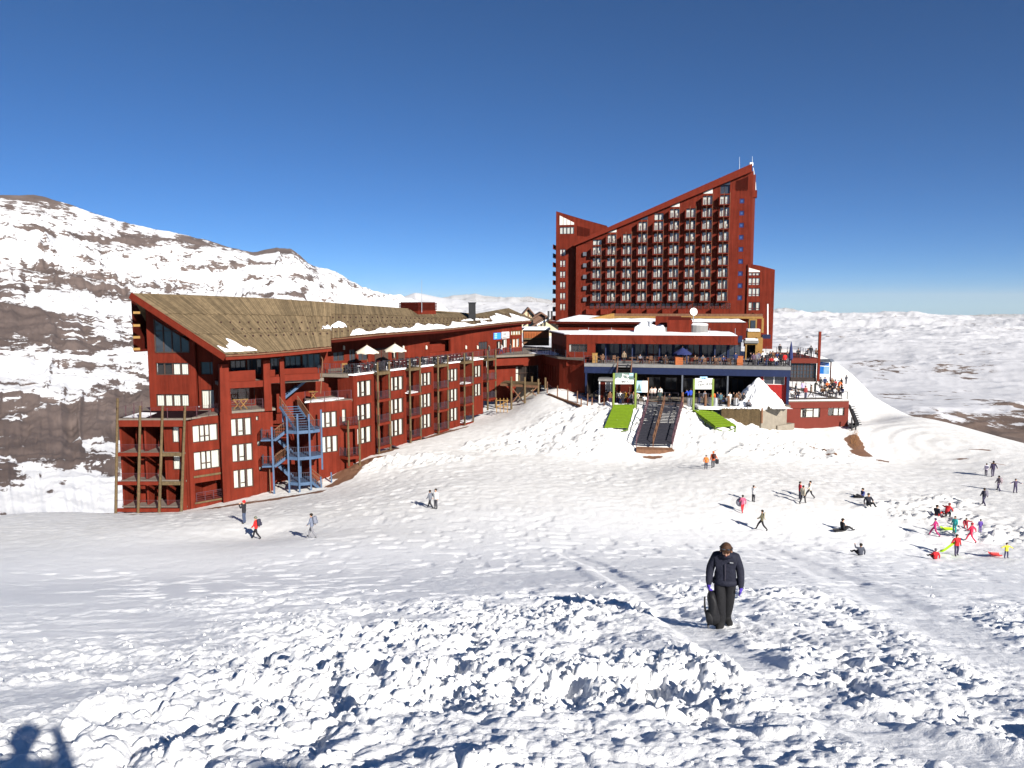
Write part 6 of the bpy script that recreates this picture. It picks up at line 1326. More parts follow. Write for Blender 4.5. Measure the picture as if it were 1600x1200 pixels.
# --- red ticket hut on the plaza, left of the stairs
hut = thing('ticket_hut', 'small dark red hut with pale frame behind the left banner', 'hut', tuple(P(960, 622, 99.5))); Fh = Fac((936, 99.6), (992, 98.9), 605); q = Fh.rect(937, 592.5, 990, 621)
m_ = MB(); hw = Fh.rect(946, 596.5, 962, 612); wall(m_, Fh, q[0], q[1], ZP-.3, q[3]-.25, [hw], th=.2); m_.fbox(Fh, q[0]+.01, q[1]-.01, -2, -.21, q[3]-.4, q[3]-.26); part('wall', m_, M['red_dark'], hut); m_ = MB(); m_.fbox(Fh, q[0]-.2, q[1]+.2, -2.2, .3, q[3]-.24, q[3]); part('roof', m_, M['slab'], hut); m_ = MB(); m_.fbox(Fh, q[0]-.1, q[0]+.06, .01, .12, ZP-.2, q[3]-.25); part('corner_post', m_, M['frame_white'], hut)
window(Fh, hw, hut, d=-.08, bars=(.5,), frame='frame_white')
# --- plaza edge: log palisade and concrete block
Fp = Fac((1090, 96.2), (1188, 95.0), 645); pal = thing('log_palisade', 'retaining wall of upright logs under the plaza edge', 'wall', tuple(P(1140, 655, 95.5)))
u0, u1 = Fp.U(1127, 645), Fp.U(1188, 645); n = 34
for i in range(n): m_ = MB(); u = u0+(u1-u0)*(i+.5)/n; h_ = random.uniform(-.08, .08); m_.tube(Fp.pt(u, 0, ZP-2.3), Fp.pt(u, 0, ZP-.12+h_), (u1-u0)/n*.52, 7); part('log', m_, M['log'], pal)
cb = MB(); Fq = Fac((1190, 95.5), (1228, 98.5), 645); cb.fbox(Fq, Fq.U(1189.5, 645), Fq.U(1229, 645), -1.5, .05, ZP-3.2, ZP+.05); cb.fbox(Fq, Fq.U(1212, 660), Fq.U(1238, 665), -1.5, .3, ZP-4.2, ZP-2.6); solo('concrete_wall', cb, M['concrete'], 'pale concrete retaining block between log palisade and red building', 'wall', tuple(P(1208, 660, 96)))
pz = MB(); q = [HF.pt(HF.U(1082, 630), .9, 0), Fp.pt(Fp.U(1092, 645), -.3, 0), Fp.pt(u1, -.15, 0), Fq.pt(Fq.U(1228, 645), -.1, 0), HF.pt(uS1, .9, 0)]; pz.prism([Vector((p.x, p.y, ZP-.02)) for p in q], (0, 0, -.35)); o = link('plaza', pz.mesh('plaza', M['snow']), None); o['kind'] = 'structure'
# posts with ropes along the plaza edge
def post_row(label, pts, h, r, matn, rope=True, name='rope_fence', cat='fence'):
    t = thing(name, label, cat, tuple(pts[len(pts)//2]))
    for p in pts: m_ = MB(); m_.tube(p-Z3*.5, p+Z3*h, r, 7); part('post', m_, M[matn], t)
    if rope:
        for a, b in zip(pts[:-1], pts[1:]):
            m_ = MB(); mid = (a+b)/2+Z3*(h*.78-.15); m_.tube(a+Z3*h*.85, mid, .02, 4, cap=False); m_.tube(mid, b+Z3*h*.85, .02, 4, cap=False); part('rope', m_, M['rail'], t)
    return t
def onsnow(px, py): return hit(px, py, lambda x, y: relief(x, y)[0], 60, 150)[0]
post_row('row of brown log posts along the plaza above the snow bank', [P(x, y, t) for x, y, t in ((1066, 631, 97), (1102, 634, 96.6), (1138, 637, 96.2), (1190, 655, 95.4))], 1.5, .16, 'wood_brown', False, 'bollard_row', 'posts')
post_row('rope fence on thin brown posts beside the link building', [onsnow(*p) for p in ((855, 614), (871, 621), (887, 626), (902, 630), (918, 634))], 1.6, .08, 'wood_brown')
post_row('short dark posts with rope at the top of the bank by the left ramp', [onsnow(*p) for p in ((908, 634), (925, 633), (944, 633), (957, 634))], 1.0, .09, 'wood_brown')
m_ = MB(); a, b, c = onsnow(857, 617), onsnow(885, 628), onsnow(908, 636); m_.beam(a+Z3*.1, b+Z3*.1, .3, .25); m_.beam(b+Z3*.1, c+Z3*.1, .3, .25); solo('timber_edging', m_, M['wood_brown'], 'dark timber edge board along the path below link building', 'edging', tuple(b))
# --- shovelled heap of snow
hx, hy = np.meshgrid(np.linspace(-1, 1, 110), np.linspace(-1, 1, 90)); rr = np.sqrt(hx**2+hy**2); an = np.arctan2(hy, hx); prof_ = np.clip(1-rr*(1+.18*fbm(np.cos(an)*1.5, np.sin(an)*1.5, 501, 3)), 0, 1)
c0 = P(1184, 625, 97.8); Hh = P(1191, 588.5, 97.8).z-ZP
hz = prof_**.92*Hh*1.04+(prof_ > 0)*(.34*fbm(hx*4, hy*4, 503, 5)+.25*(ridged(np.cos(an)*5, np.sin(an)*5+rr, 507, 4)-.5)*np.clip(prof_*3, 0, 1)+.8*domes(hx*4.3, hy*2.9, .5, 509, .6)*np.clip(1.2-prof_, 0, 1)-.15)
sh_ = sheet('snow_heap', c0.x+hx*3.6, c0.y+hy*2.8, ZP-.15+np.maximum(hz, 0), M['snow'], {'dirt': hx*0, 'foot': hx*0+.3}, 'thing'); del sh_['kind']; sh_['label'] = 'pointed heap of shovelled snow in front of the red bar hut'; sh_['category'] = 'snow heap'
# --- blue billboard kiosk
ks = thing('map_kiosk', 'roofed billboard with bright blue panels behind the deck', 'billboard', tuple(P(1290, 592, 110))); Fk = Fac((1280, 110), (1299, 109), 570)
q = Fk.rect(1281, 572.5, 1296, 584.5); m_ = MB(); m_.fbox(Fk, q[0], q[0]+(q[1]-q[0])*.42, 0, .06, q[2], q[3]); part('blue_panel', m_, M['sign_blue'], ks); m_ = MB(); m_.fbox(Fk, q[0]+(q[1]-q[0])*.421, q[1], 0, .06, q[2], q[3]); part('pale_panel', m_, M['sign_sky'], ks)
q = Fk.rect(1281, 566, 1295.5, 571.5); m_ = MB(); m_.fbox(Fk, q[0], q[1], 0, .06, q[2], q[3]); p_ = part('header_panel', m_, M['sign_blue'], ks); m_ = MB(); m_.fbox(Fk, q[0]+.15, q[1]-.2, .062, .068, q[2]+.2, q[2]+.3); part('lettering_band', m_, M['white'], p_)
for x in (1280, 1298): m_ = MB(); u = Fk.U(x, 575); m_.fbox(Fk, u-.08, u+.08, -.1, .05, Fk.Z(x, 596), Fk.Z(x, 565)); part('post', m_, M['red_dark'], ks)
m_ = MB(); u0_, u1_ = Fk.U(1278, 563), Fk.U(1301.5, 563); m_.fprism(Fk, [(u0_, Fk.Z(1280, 565.5)), (u1_, Fk.Z(1300, 565.5)), (u1_-.3, Fk.Z(1300, 561.5)), (u0_+.2, Fk.Z(1280, 561.5))], -1, .6); part('roof', m_, M['grey_roof'], ks)
# --- timber footbridge to the lodge
fbz = P(830, 601, 106).z
br_ = thing('footbridge', 'timber footbridge on tall log posts between the lodge and the snow mound', 'footbridge', tuple(P(830, 630, 106)))
qb = [P(782, 600.5, 108.5), P(841, 604.5, 105.5), P(846, 599, 109), P(790, 596.5, 112)]; 
nb_ = 22
for i in range(nb_):
    f0_, f1_ = i/nb_, (i+.93)/nb_; a, b, c, d = qb[0].lerp(qb[1], f0_), qb[0].lerp(qb[1], f1_), qb[3].lerp(qb[2], f1_), qb[3].lerp(qb[2], f0_)
    q = [Vector((p.x, p.y, fbz)) for p in (a, b, c, d)]; m_ = MB(); m_.hexa([p-Z3*.08 for p in q], q); part('plank', m_, M['log'], br_)
m_ = MB(); a, b = [Vector((p.x, p.y, fbz-.25)) for p in qb[:2]]; m_.beam(a, b, .22, .32); part('beam', m_, M['wood_brown'], br_)
for x, yt, yb_, t in ((799, 588.5, 636, 107.2), (811, 586.5, 608, 111), (820, 589, 632, 106.4), (831, 588, 606, 110), (841, 592, 612, 105.6), (852, 590, 604, 108)):
    m_ = MB(); m_.tube(P(x, yb_+4, t), P(x, yt, t), .15, 8); part('post', m_, M['log'], br_)
for (xa, ya, xb, yb_) in ((801, 607, 818, 628), (818, 607, 801, 628), (822, 606, 838, 618), (838, 606, 822, 620)): m_ = MB(); m_.beam(P(xa, ya, 107.2), P(xb, yb_, 107.2), .12); part('brace', m_, M['wood_brown'], br_)
m_ = MB(); m_.box((P(806, 610, 110.5).x, P(806, 610, 110.5).y, fbz-5), (P(834, 610, 110).x, P(806, 610, 110.5).y+.3, fbz-.3)); part('back_wall', m_, M['concrete'], br_)
wf = MB(); a = P(776, 640, 106)
for i in range(4): wf.beam(a+Vector((i*.5, 0, -.4)), a+Vector((i*.5, .2, 1.6)), .1)
wf.beam(a+Z3*.4, a+Vector((1.7, 0, .4)), .1); wf.beam(a+Z3*1.3, a+Vector((1.7, 0, 1.3)), .1); wf.beam(a+Z3*.4, a+Vector((1.7, .05, 1.3)), .09)
solo('timber_trestle', wf, M['ochre'], 'small ochre timber trestle at the foot of the lodge by the footbridge', 'trestle', tuple(a))
# --- dark stair frame at the right corner of the deck building
sx = thing('corner_stairs', 'dark steel stairs down the right side of the deck building', 'stairs', tuple(P(1333, 690, 99)))
for (xa, ya, ta, xb, yb_, tb, w) in ((1327, 634, 102, 1338, 664, 99, .16), (1332, 642, 104, 1341, 664, 101, .16), (1329, 664, 99.5, 1338, 664, 99.5, .14)):
    m_ = MB(); m_.beam(P(xa, ya, ta), P(xb, yb_, tb), w, .5); part('stringer', m_, M['black'], sx)
for i in range(9): m_ = MB(); a = P(1327, 636, 102).lerp(P(1337, 664, 99), i/8); m_.beam(a, a+Vector((.9, .4, 0)), .3, .06); part('tread', m_, M['black'], sx)
for x, y0, y1 in ((1331, 652, 686), (1337, 660, 682)): m_ = MB(); m_.beam(P(x, y1, 99), P(x, y0, 99), .14); part('leg', m_, M['black'], sx)
m_ = MB(); q = [P(1326, 664, 99), P(1339, 665, 99), P(1340, 662, 102), P(1327, 661, 102)]; m_.prism(q, (0, 0, -.2)); part('landing', m_, M['black'], sx)
m_ = MB(); m_.tube(P(1331, 637, 104), P(1331, 617, 104), .04, 6); m_.tube(P(1331, 618, 104), P(1333.5, 619.5, 103), .04, 6); part('pole', m_, M['steel'], sx)
# dry grass below it
gr_ = MB(); rg = random.Random(5)
for i in range(420):
    px = 1335+rg.gauss(2, 5); py = 690+rg.gauss(4, 9)
    if px < 1328: continue
    c = P(px, py, 95.5-(py-690)*.16); c.z -= .15; dx = Vector((rg.uniform(-.3, .3), rg.uniform(-.3, .1), rg.uniform(.2, .55))); w = Vector((.03, 0, 0)); gr_.face([c-w, c+w, c+dx])
so__ = link('dry_grass', gr_.mesh('dry_grass', mat('dry_grass', (.22, .11, .05), .9, .3, 4)), None); so__['kind'] = 'stuff'; so__['label'] = 'reddish dry grass on the bare bank under the corner stairs'
# --- parasols
def parasol(label, c, R_, rise, pole, matn, n=8, group=None):
    t = thing('parasol', label, 'parasol', tuple(c), group); m_ = MB(); m_.tube(c, c+Z3*(pole+rise+.15), .04, 7); part('pole', m_, M['wood_brown'], t)
    for i in range(n):
        a0, a1 = 2*math.pi*i/n, 2*math.pi*(i+1)/n; tp = c+Z3*(pole+rise); e0 = c+Vector((math.cos(a0)*R_, math.sin(a0)*R_, pole)); e1 = c+Vector((math.cos(a1)*R_, math.sin(a1)*R_, pole)); mid = (e0+e1)/2+Vector((0, 0, .05))
        m_ = MB(); m_.face([tp, e0, mid]); m_.face([tp, mid, e1]); m_.face([e0, e0-Z3*.18, mid-Z3*.16, mid]); m_.face([mid, mid-Z3*.16, e1-Z3*.18, e1]); part('canopy_panel', m_, M[matn], t)
    return t
def onz(px, py, t, z): q = P(px, py, t); q.z = z; return q
parasol('cream parasol on the lodge terrace, nearer the boarded roof', onz(574, 575, 90.5, ZT), 1.42, .85, 1.95, 'canvas', 8, 'cream parasols on the lodge terrace')
parasol('cream parasol on the lodge terrace, farther along near the red wall', onz(617.5, 570, 94, ZT), 1.42, .85, 1.95, 'canvas', 8, 'cream parasols on the lodge terrace')
parasol('open navy parasol among tables on the restaurant terrace', onz(1066, 566, 101.5, ZD), 1.25, .8, 1.5, 'navy')
cu_ = thing('closed_parasol', 'tall folded navy parasol standing at the right end of the terrace', 'parasol', tuple(onz(1235, 572, 99, ZD))); m_ = MB(); c = onz(1235, 572, 99, ZD); m_.tube(c, c+Z3*.9, .04, 6); part('pole', m_, M['steel'], cu_); m_ = MB(); m_.lathe(c+Z3*.75, [(.16, 0), (.30, .25), (.24, 1.1), (.12, 2.0), (.03, 2.45)], 8); part('folded_canopy', m_, M['navy'], cu_)
# --- chairs and tables
def chair_mesh(nm, mt):
    m_ = MB(); m_.box((-.22, -.22, .42), (.22, .22, .47)); m_.box((-.22, .18, .47), (.22, .22, .92))
    for x in (-.2, .2):
        for y in (-.2, .2): m_.box((x-.025, y-.025, 0), (x+.025, y+.025, .42))
    for x in (-.22, .22): m_.box((x-.025, -.22, .62), (x+.025, .2, .66))
    return m_.mesh(nm, mt)
def table_mesh(nm, mt, w=.45):
    m_ = MB(); m_.box((-w, -w, .70), (w, w, .75)); m_.box((-.05, -.05, 0), (.05, .05, .70)); m_.box((-.25, -.25, 0), (.25, .25, .04)); return m_.mesh(nm, mt)
CH = [chair_mesh('chair', M['black']), chair_mesh('chair', M['red_dark']), chair_mesh('chair', M['wood_brown'])]; TB = [table_mesh('table', M['white']), table_mesh('table', M['wood_brown'])]
def put(nm, me, loc, rz, label, cat, group):
    o = link(nm, me, None, loc, rz); o['label'] = label; o['category'] = cat; o['group'] = group; return o
rc = random.Random(11)
for row, (dd, ua, ub_) in enumerate(((-.75, 1.0, 27), (-1.7, 1.5, 24), (-2.7, 2, 17))):
    u = ua
    while u < ub_:
        k = 0 if rc.random() < .55 else 1
        put('chair', CH[k], S2.pt(u, dd+rc.uniform(-.15, .15), ZT), rc.uniform(0, 6.28), ('black', 'dark red')[k]+' metal chair packed behind the railing of the lodge terrace', 'chair', 'chairs crowded on the lodge terrace'); u += rc.uniform(.62, .95)
for i in range(9):
    put('table', TB[0], S2.pt(2.5+i*2.6, -1.25, ZT), S2.rot, 'white table top among the crowded chairs of the lodge terrace', 'table', 'white tables on the lodge terrace')
dc = MB(); c = onz(538, 577, 85.2, ZT)
for s_ in (-1, 1):
    dc.beam(c+Vector((-.28, .2*s_, 0)), c+Vector((.28, .2*s_, .55)), .05); dc.beam(c+Vector((.28, .2*s_, 0)), c+Vector((-.28, .2*s_, .55)), .05)
dc.box((c.x-.3, c.y-.22, c.z+.5), (c.x+.3, c.y+.22, c.z+.54)); dc.box((c.x-.3, c.y+.2, c.z+.8), (c.x+.3, c.y+.23, c.z+1.02))
for s_ in (-.28, .28): dc.beam(c+Vector((s_, .21, .5)), c+Vector((s_, .21, 1.02)), .05)
solo('folding_chair', dc, M['ochre'], 'ochre crossed leg folding chair near the terrace corner', 'chair', tuple(c))
ft = MB(); c = onz(489.5, 620, 81.8, zTC+.06); ft.beam(c+Vector((-.35, 0, 0)), c+Vector((.35, 0, .85)), .07); ft.beam(c+Vector((.35, .1, 0)), c+Vector((-.35, .1, .85)), .07); ft.box((c.x-.45, c.y-.3, c.z+.83), (c.x+.45, c.y+.4, c.z+.88)); solo('folding_table', ft, M['ochre'], 'small ochre trestle table on the lower snowy terrace', 'table', tuple(c))
for i, (x, y) in enumerate(((374, 630), (383, 629))):
    ft = MB(); c = FL.pt(FL.U(x, 640), -.8, zt1); ft.beam(c+Vector((-.4, 0, 0)), c+Vector((.4, .1, .95)), .08); ft.beam(c+Vector((.4, 0, 0)), c+Vector((-.4, .1, .95)), .08); ft.beam(c+Vector((-.5, .1, .95)), c+Vector((.5, .1, 1.0)), .1); solo('folding_chair', ft, M['ochre'], ('ochre folding chair in the loggia, left of the pair', 'ochre folding chair in the loggia, right of the pair')[i], 'chair', tuple(c))
# restaurant terrace furniture
for i in range(34):
    u = HF.U(922+i*6.6, 568); 
    if ub0-.5 < u < ub1+.5 or 1186 < 922+i*6.6: continue
    put('chair', CH[2] if i % 4 else CH[1], HF.pt(u, -.9-1.4*(i % 3), ZD), rc.uniform(0, 6.28), 'brown wooden chair behind the restaurant terrace railing', 'chair', 'wooden chairs on the restaurant terrace')
for i in range(9): put('table', TB[1], HF.pt(HF.U(930+i*26, 568)+.4, -2.2, ZD), HF.rot, 'brown square table among chairs on the restaurant terrace', 'table', 'tables on the restaurant terrace')
def crate(nm, px, py, t, z, sx_, sy_, sz, mt, label, cat):
    c = onz(px, py, t, z); m_ = MB(); m_.box((c.x-sx_/2, c.y-sy_/2, z), (c.x+sx_/2, c.y+sy_/2, z+sz)); m_.box((c.x-sx_/2-.04, c.y-sy_/2-.04, z+sz), (c.x+sx_/2+.04, c.y+sy_/2+.04, z+sz+.05)); solo(nm, m_, M[mt], label, cat, tuple(c))
crate('service_counter', 1060.5, 565, 101, ZD, 1.0, .6, 1.0, 'orange_wood', 'orange wooden service counter under the navy parasol', 'counter')
crate('service_counter', 1155, 568, 100.5, ZD, .8, .7, 1.15, 'orange_wood', 'orange service counter left of the ochre porch', 'counter')
crate('yellow_box', 929, 565, 104.5, ZD, .7, .6, 1.3, 'ochre', 'ochre box standing at the left end of the restaurant terrace', 'box')
for i, (x, y) in enumerate(((1077, 630), (1111, 632), (1118, 633), (1150, 634))):
    c = onz(x, y, 97.2, ZP); m_ = MB(); m_.tube(c, c+Z3*.95, .32, 10, .36); m_.tube(c+Z3*.95, c+Z3*1.02, .38, 10); solo('litter_bin', m_, M['steel'], ('grey bin just right of the black stairs', 'grey bin by the right banner post', 'grey bin under the white banner edge', 'grey bin among people at the log palisade')[i], 'bin', tuple(c), 'grey bins along the plaza edge')
# ================================================================== PEOPLE
_cl = {}
def cloth(c, rough=.85):
    k = tuple(round(v, 3) for v in c)
    if k not in _cl: _cl[k] = mat('cloth', c, rough, .14, 9.0, bump=.15)
    return _cl[k]
SKIN = mat('skin', (.48, .27, .18), .6, .05, 6)
def pose(kind):
    """joint positions (facing +y, 1.75 tall)"""
    J = dict(pelvis=(0, 0, .96), waist=(0, .0, 1.10), chest=(0, -.01, 1.32), neck=(0, 0, 1.47), head=(0, .015, 1.60), crown=(0, .0, 1.69), chin=(0, .055, 1.55),
             shR=(.19, 0, 1.40), elR=(.26, -.02, 1.14), wrR=(.27, .06, .92), haR=(.27, .09, .82), shL=(-.19, 0, 1.40), elL=(-.26, -.02, 1.14), wrL=(-.27, .06, .92), haL=(-.27, .09, .82),
             hipR=(.10, 0, .90), knR=(.11, .02, .50), anR=(.11, -.02, .10), toR=(.12, .15, .045), hipL=(-.10, 0, .90), knL=(-.11, .02, .50), anL=(-.11, -.02, .10), toL=(-.12, .15, .045))
    def up(**k): J.update(k)
    if kind in ('walk', 'walk_pack'):
        up(knR=(.10, .20, .55), anR=(.10, .30, .13), toR=(.10, .46, .09), knL=(-.10, -.06, .50), anL=(-.10, -.36, .14), toL=(-.10, -.22, .045), elR=(.25, -.14, 1.17), wrR=(.24, -.12, .93), haR=(.24, -.10, .84), elL=(-.25, .06, 1.14), wrL=(-.23, .22, .97), haL=(-.22, .28, .90), head=(0, .05, 1.59), crown=(0, .05, 1.68), chin=(0, .10, 1.54), neck=(0, .03, 1.46))
    if kind == 'stride': up(knR=(.10, .26, .56), anR=(.10, .42, .15), toR=(.10, .58, .12), knL=(-.10, -.12, .50), anL=(-.10, -.44, .16), toL=(-.10, -.32, .045), pelvis=(0, 0, .92), elR=(.27, -.20, 1.18), wrR=(.28, -.25, .96), haR=(.28, -.25, .87), elL=(-.25, .14, 1.15), wrL=(-.2, .32, 1.05), haL=(-.19, .40, 1.03))
    if kind == 'photo': up(elR=(.27, .14, 1.22), wrR=(.10, .30, 1.46), haR=(.05, .30, 1.54), elL=(-.27, .14, 1.22), wrL=(-.10, .30, 1.46), haL=(-.05, .30, 1.54))
    if kind == 'arms_out': up(elR=(.42, .02, 1.28), wrR=(.64, .08, 1.22), haR=(.74, .09, 1.21), elL=(-.42, .02, 1.28), wrL=(-.64, .08, 1.16), haL=(-.74, .09, 1.14), knR=(.15, .02, .5), anR=(.17, -.02, .1), toR=(.2, .14, .045), knL=(-.15, .02, .5), anL=(-.17, -.02, .1), toL=(-.2, .14, .045))
    if kind == 'carry': up(elR=(.33, -.02, 1.16), wrR=(.46, .04, .96), haR=(.50, .06, .87), knR=(.14, .10, .52), anR=(.15, .12, .1), toR=(.17, .28, .06), anL=(-.15, -.14, .11), toL=(-.17, .02, .05))
    if kind == 'lean': up(chest=(0, .10, 1.28), neck=(0, .17, 1.40), head=(0, .24, 1.52), crown=(0, .24, 1.61), chin=(0, .29, 1.47), shR=(.19, .12, 1.35), shL=(-.19, .12, 1.35), elR=(.25, .28, 1.15), wrR=(.18, .46, 1.08), haR=(.12, .5, 1.07), elL=(-.25, .28, 1.15), wrL=(-.18, .46, 1.08), haL=(-.12, .5, 1.07))
    if kind in ('sit', 'sit_arm'):
        b = .80
        for k, v in list(J.items()):
            if k[:2] not in ('kn', 'an', 'to', 'hi'): J[k] = (v[0], v[1]-.02, v[2]-b)
        up(hipR=(.11, .02, .13), hipL=(-.11, .02, .13), knR=(.16, .40, .36), anR=(.16, .68, .10), toR=(.18, .80, .16), knL=(-.17, .42, .30), anL=(-.18, .74, .10), toL=(-.20, .86, .16), chest=(0, -.06, .52), neck=(0, -.05, .67), head=(0, -.02, .80), crown=(0, -.02, .89), chin=(0, .04, .75), shR=(.19, -.06, .60), shL=(-.19, -.06, .60), elR=(.28, -.12, .36), wrR=(.30, -.05, .14), haR=(.30, .0, .08), elL=(-.28, .08, .40), wrL=(-.2, .26, .36), haL=(-.18, .34, .35), waist=(0, -.03, .30), pelvis=(0, 0, .16))
        if kind == 'sit_arm': up(elL=(-.36, .05, .64), wrL=(-.42, .05, .86), haL=(-.42, .05, .95))
    if kind == 'chair':
        b = .44
        for k, v in list(J.items()):
            if k[:2] not in ('kn', 'an', 'to', 'hi'): J[k] = (v[0], v[1], v[2]-b)
        up(hipR=(.11, .03, .50), hipL=(-.11, .03, .50), knR=(.13, .44, .52), anR=(.13, .46, .10), toR=(.14, .6, .05), knL=(-.13, .44, .52), anL=(-.13, .40, .10), toL=(-.14, .54, .05), elR=(.25, .10, .74), wrR=(.18, .32, .70), haR=(.14, .40, .70), elL=(-.25, .10, .74), wrL=(-.18, .32, .70), haL=(-.14, .40, .70))
    if kind == 'kneel': up(pelvis=(0, -.1, .50), waist=(0, -.04, .64), chest=(0, .10, .82), neck=(0, .20, .93), head=(0, .27, 1.04), crown=(0, .28, 1.13), chin=(0, .32, .99), shR=(.18, .10, .90), shL=(-.18, .10, .90), elR=(.25, .24, .68), wrR=(.2, .42, .55), haR=(.19, .48, .47), elL=(-.32, .12, .82), wrL=(-.5, .16, .88), haL=(-.58, .16, .90), hipR=(.1, -.1, .46), hipL=(-.1, -.1, .46), knR=(.13, .22, .40), anR=(.13, .12, .08), toR=(.13, .28, .04), knL=(-.14, .10, .10), anL=(-.14, -.28, .10), toL=(-.14, -.38, .04))
    if kind == 'bowed': # the man in the foreground, seen from the front, looking at his feet
        up(chest=(0, .03, 1.30), neck=(0, .09, 1.43), head=(0, .17, 1.51), crown=(0, .215, 1.585), chin=(0, .155, 1.43), shR=(.185, .03, 1.345), shL=(-.185, .03, 1.345), elR=(.275, .02, 1.10), wrR=(.285, .10, .86), haR=(.285, .12, .80), elL=(-.26, .0, 1.09), wrL=(-.275, .08, .85), haL=(-.275, .10, .79),
           hipR=(.10, .01, .90), knR=(.075, .12, .52), anR=(.06, .10, .12), toR=(.09, .27, .05), hipL=(-.095, 0, .90), knL=(-.07, .02, .50), anL=(-.03, -.14, .13), toL=(-.13, .02, .06))
    return J
ED = [('pelvis', 'waist', 1), ('waist', 'chest', 1), ('chest', 'neck', 1), ('neck', 'head', 0), ('head', 'crown', 0), ('head', 'chin', 0)]
for s_ in 'RL': ED += [('chest', 'sh'+s_, 1), ('sh'+s_, 'el'+s_, 1), ('el'+s_, 'wr'+s_, 1), ('wr'+s_, 'ha'+s_, 4), ('pelvis', 'hip'+s_, 2), ('hip'+s_, 'kn'+s_, 2), ('kn'+s_, 'an'+s_, 2), ('an'+s_, 'to'+s_, 3)]
RAD = dict(pelvis=(.165, .13), waist=(.165, .13), chest=(.18, .135), neck=(.062, .062), head=(.088, .10), crown=(.062, .072), chin=(.05, .045), sh=(.088, .085), el=(.066, .066), wr=(.050, .050), ha=(.042, .03), hip=(.105, .105), kn=(.078, .078), an=(.062, .062), to=(.045, .04))
RADB = dict(RAD, hip=(.125, .125), kn=(.108, .108), an=(.098, .098), to=(.062, .055), pelvis=(.18, .14), waist=(.185, .15), chest=(.20, .155), el=(.078, .078), wr=(.064, .064), sh=(.10, .095))
_bm = {}
def body_mesh(kind, sub=1, extra=None):
    if (kind, sub) in _bm: return _bm[(kind, sub)]
    RD_ = RADB if kind == 'bowed' else RAD; J = pose(kind); names = list(J); idx = {n: i for i, n in enumerate(names)}
    me = bpy.data.meshes.new('skeleton'); me.from_pydata([J[n] for n in names], [(idx[a], idx[b]) for a, b, _ in ED], [])
    o = bpy.data.objects.new('skeleton', me); COL.objects.link(o); o.modifiers.new('skin', 'SKIN'); ss = o.modifiers.new('sub', 'SUBSURF'); ss.levels = sub; ss.render_levels = sub
    if not me.skin_vertices: raise RuntimeError('no skin layer')
    sv = me.skin_vertices[0].data
    for i, n in enumerate(names):
        r = RD_.get(n) or RD_[n[:-1]]; sv[i].radius = r; sv[i].use_root = (n == 'pelvis')
    dg = bpy.context.evaluated_depsgraph_get(); ev = o.evaluated_get(dg); me2 = bpy.data.meshes.new_from_object(ev); bpy.data.objects.remove(o); bpy.data.meshes.remove(me)
    me2.name = 'person'; A = np.array([J[a] for a, b, _ in ED]); B = np.array([J[b] for a, b, _ in ED]); lab = np.array([l for _, _, l in ED])
    ra = np.array([np.mean(RD_.get(a) or RD_[a[:-1]]) for a, b, _ in ED]); rb = np.array([np.mean(RD_.get(b) or RD_[b[:-1]]) for a, b, _ in ED])
    c = np.array([p.center for p in me2.polygons]); V = B-A; k = np.clip(((c[:, None]-A)*V).sum(-1)/(V*V).sum(-1), 0, 1); d = np.linalg.norm(c[:, None]-A-k[..., None]*V, axis=-1)-(ra+(rb-ra)*k)
    li = lab[d.argmin(1)]
    # the jacket hangs over the hips
    if kind not in ('sit', 'sit_arm', 'chair', 'kneel'): li = np.where((li == 2) & (c[:, 2] > .84) & (np.abs(c[:, 1]) < .2), 1, li)
    me2.materials.clear()
    for _ in range(5): me2.materials.append(SKIN)
    me2.polygons.foreach_set('material_index', li.astype(np.int32)); me2.polygons.foreach_set('use_smooth', [True]*len(me2.polygons)); me2.update()
    _bm[(kind, sub)] = (me2, J); return _bm[(kind, sub)]
def ellip(mb, c, ax, r, n=10, m=6, half=False):
    """ellipsoid with axis frame ax=(x,y,z vectors) radii r"""
    ax = [Vector(a) for a in ax]; c = Vector(c); rows = []
    for i in range(m+1):
        th = math.pi*(0.0+(0.5 if half else 1.0)*i/m); rows.append([c+ax[0]*(r[0]*math.sin(th)*math.cos(2*math.pi*k/n))+ax[1]*(r[1]*math.sin(th)*math.sin(2*math.pi*k/n))+ax[2]*(r[2]*math.cos(th)) for k in range(n)])
    for i in range(m):
        for k in range(n): mb.face([rows[i][k], rows[i][(k+1) % n], rows[i+1][(k+1) % n], rows[i+1][k]])
def rbox(mb, c, size, R_=None, n=10, p=.35):
    """rounded box (superellipsoid)"""
    c = Vector(c); R_ = R_ or Matrix.Identity(3); f = lambda v: math.copysign(abs(v)**p, v); rows = []
    for i in range(n+1):
        th = -math.pi/2+math.pi*i/n
        rows.append([c+R_ @ Vector((size[0]/2*f(math.cos(th))*f(math.cos(2*math.pi*k/n/1)), size[1]/2*f(math.cos(th))*f(math.sin(2*math.pi*k/n)), size[2]/2*f(math.sin(th)))) for k in range(n)])
    for i in range(n):
        for k in range(n): mb.face([rows[i][k], rows[i][(k+1) % n], rows[i+1][(k+1) % n], rows[i+1][k]])
_hm = {}
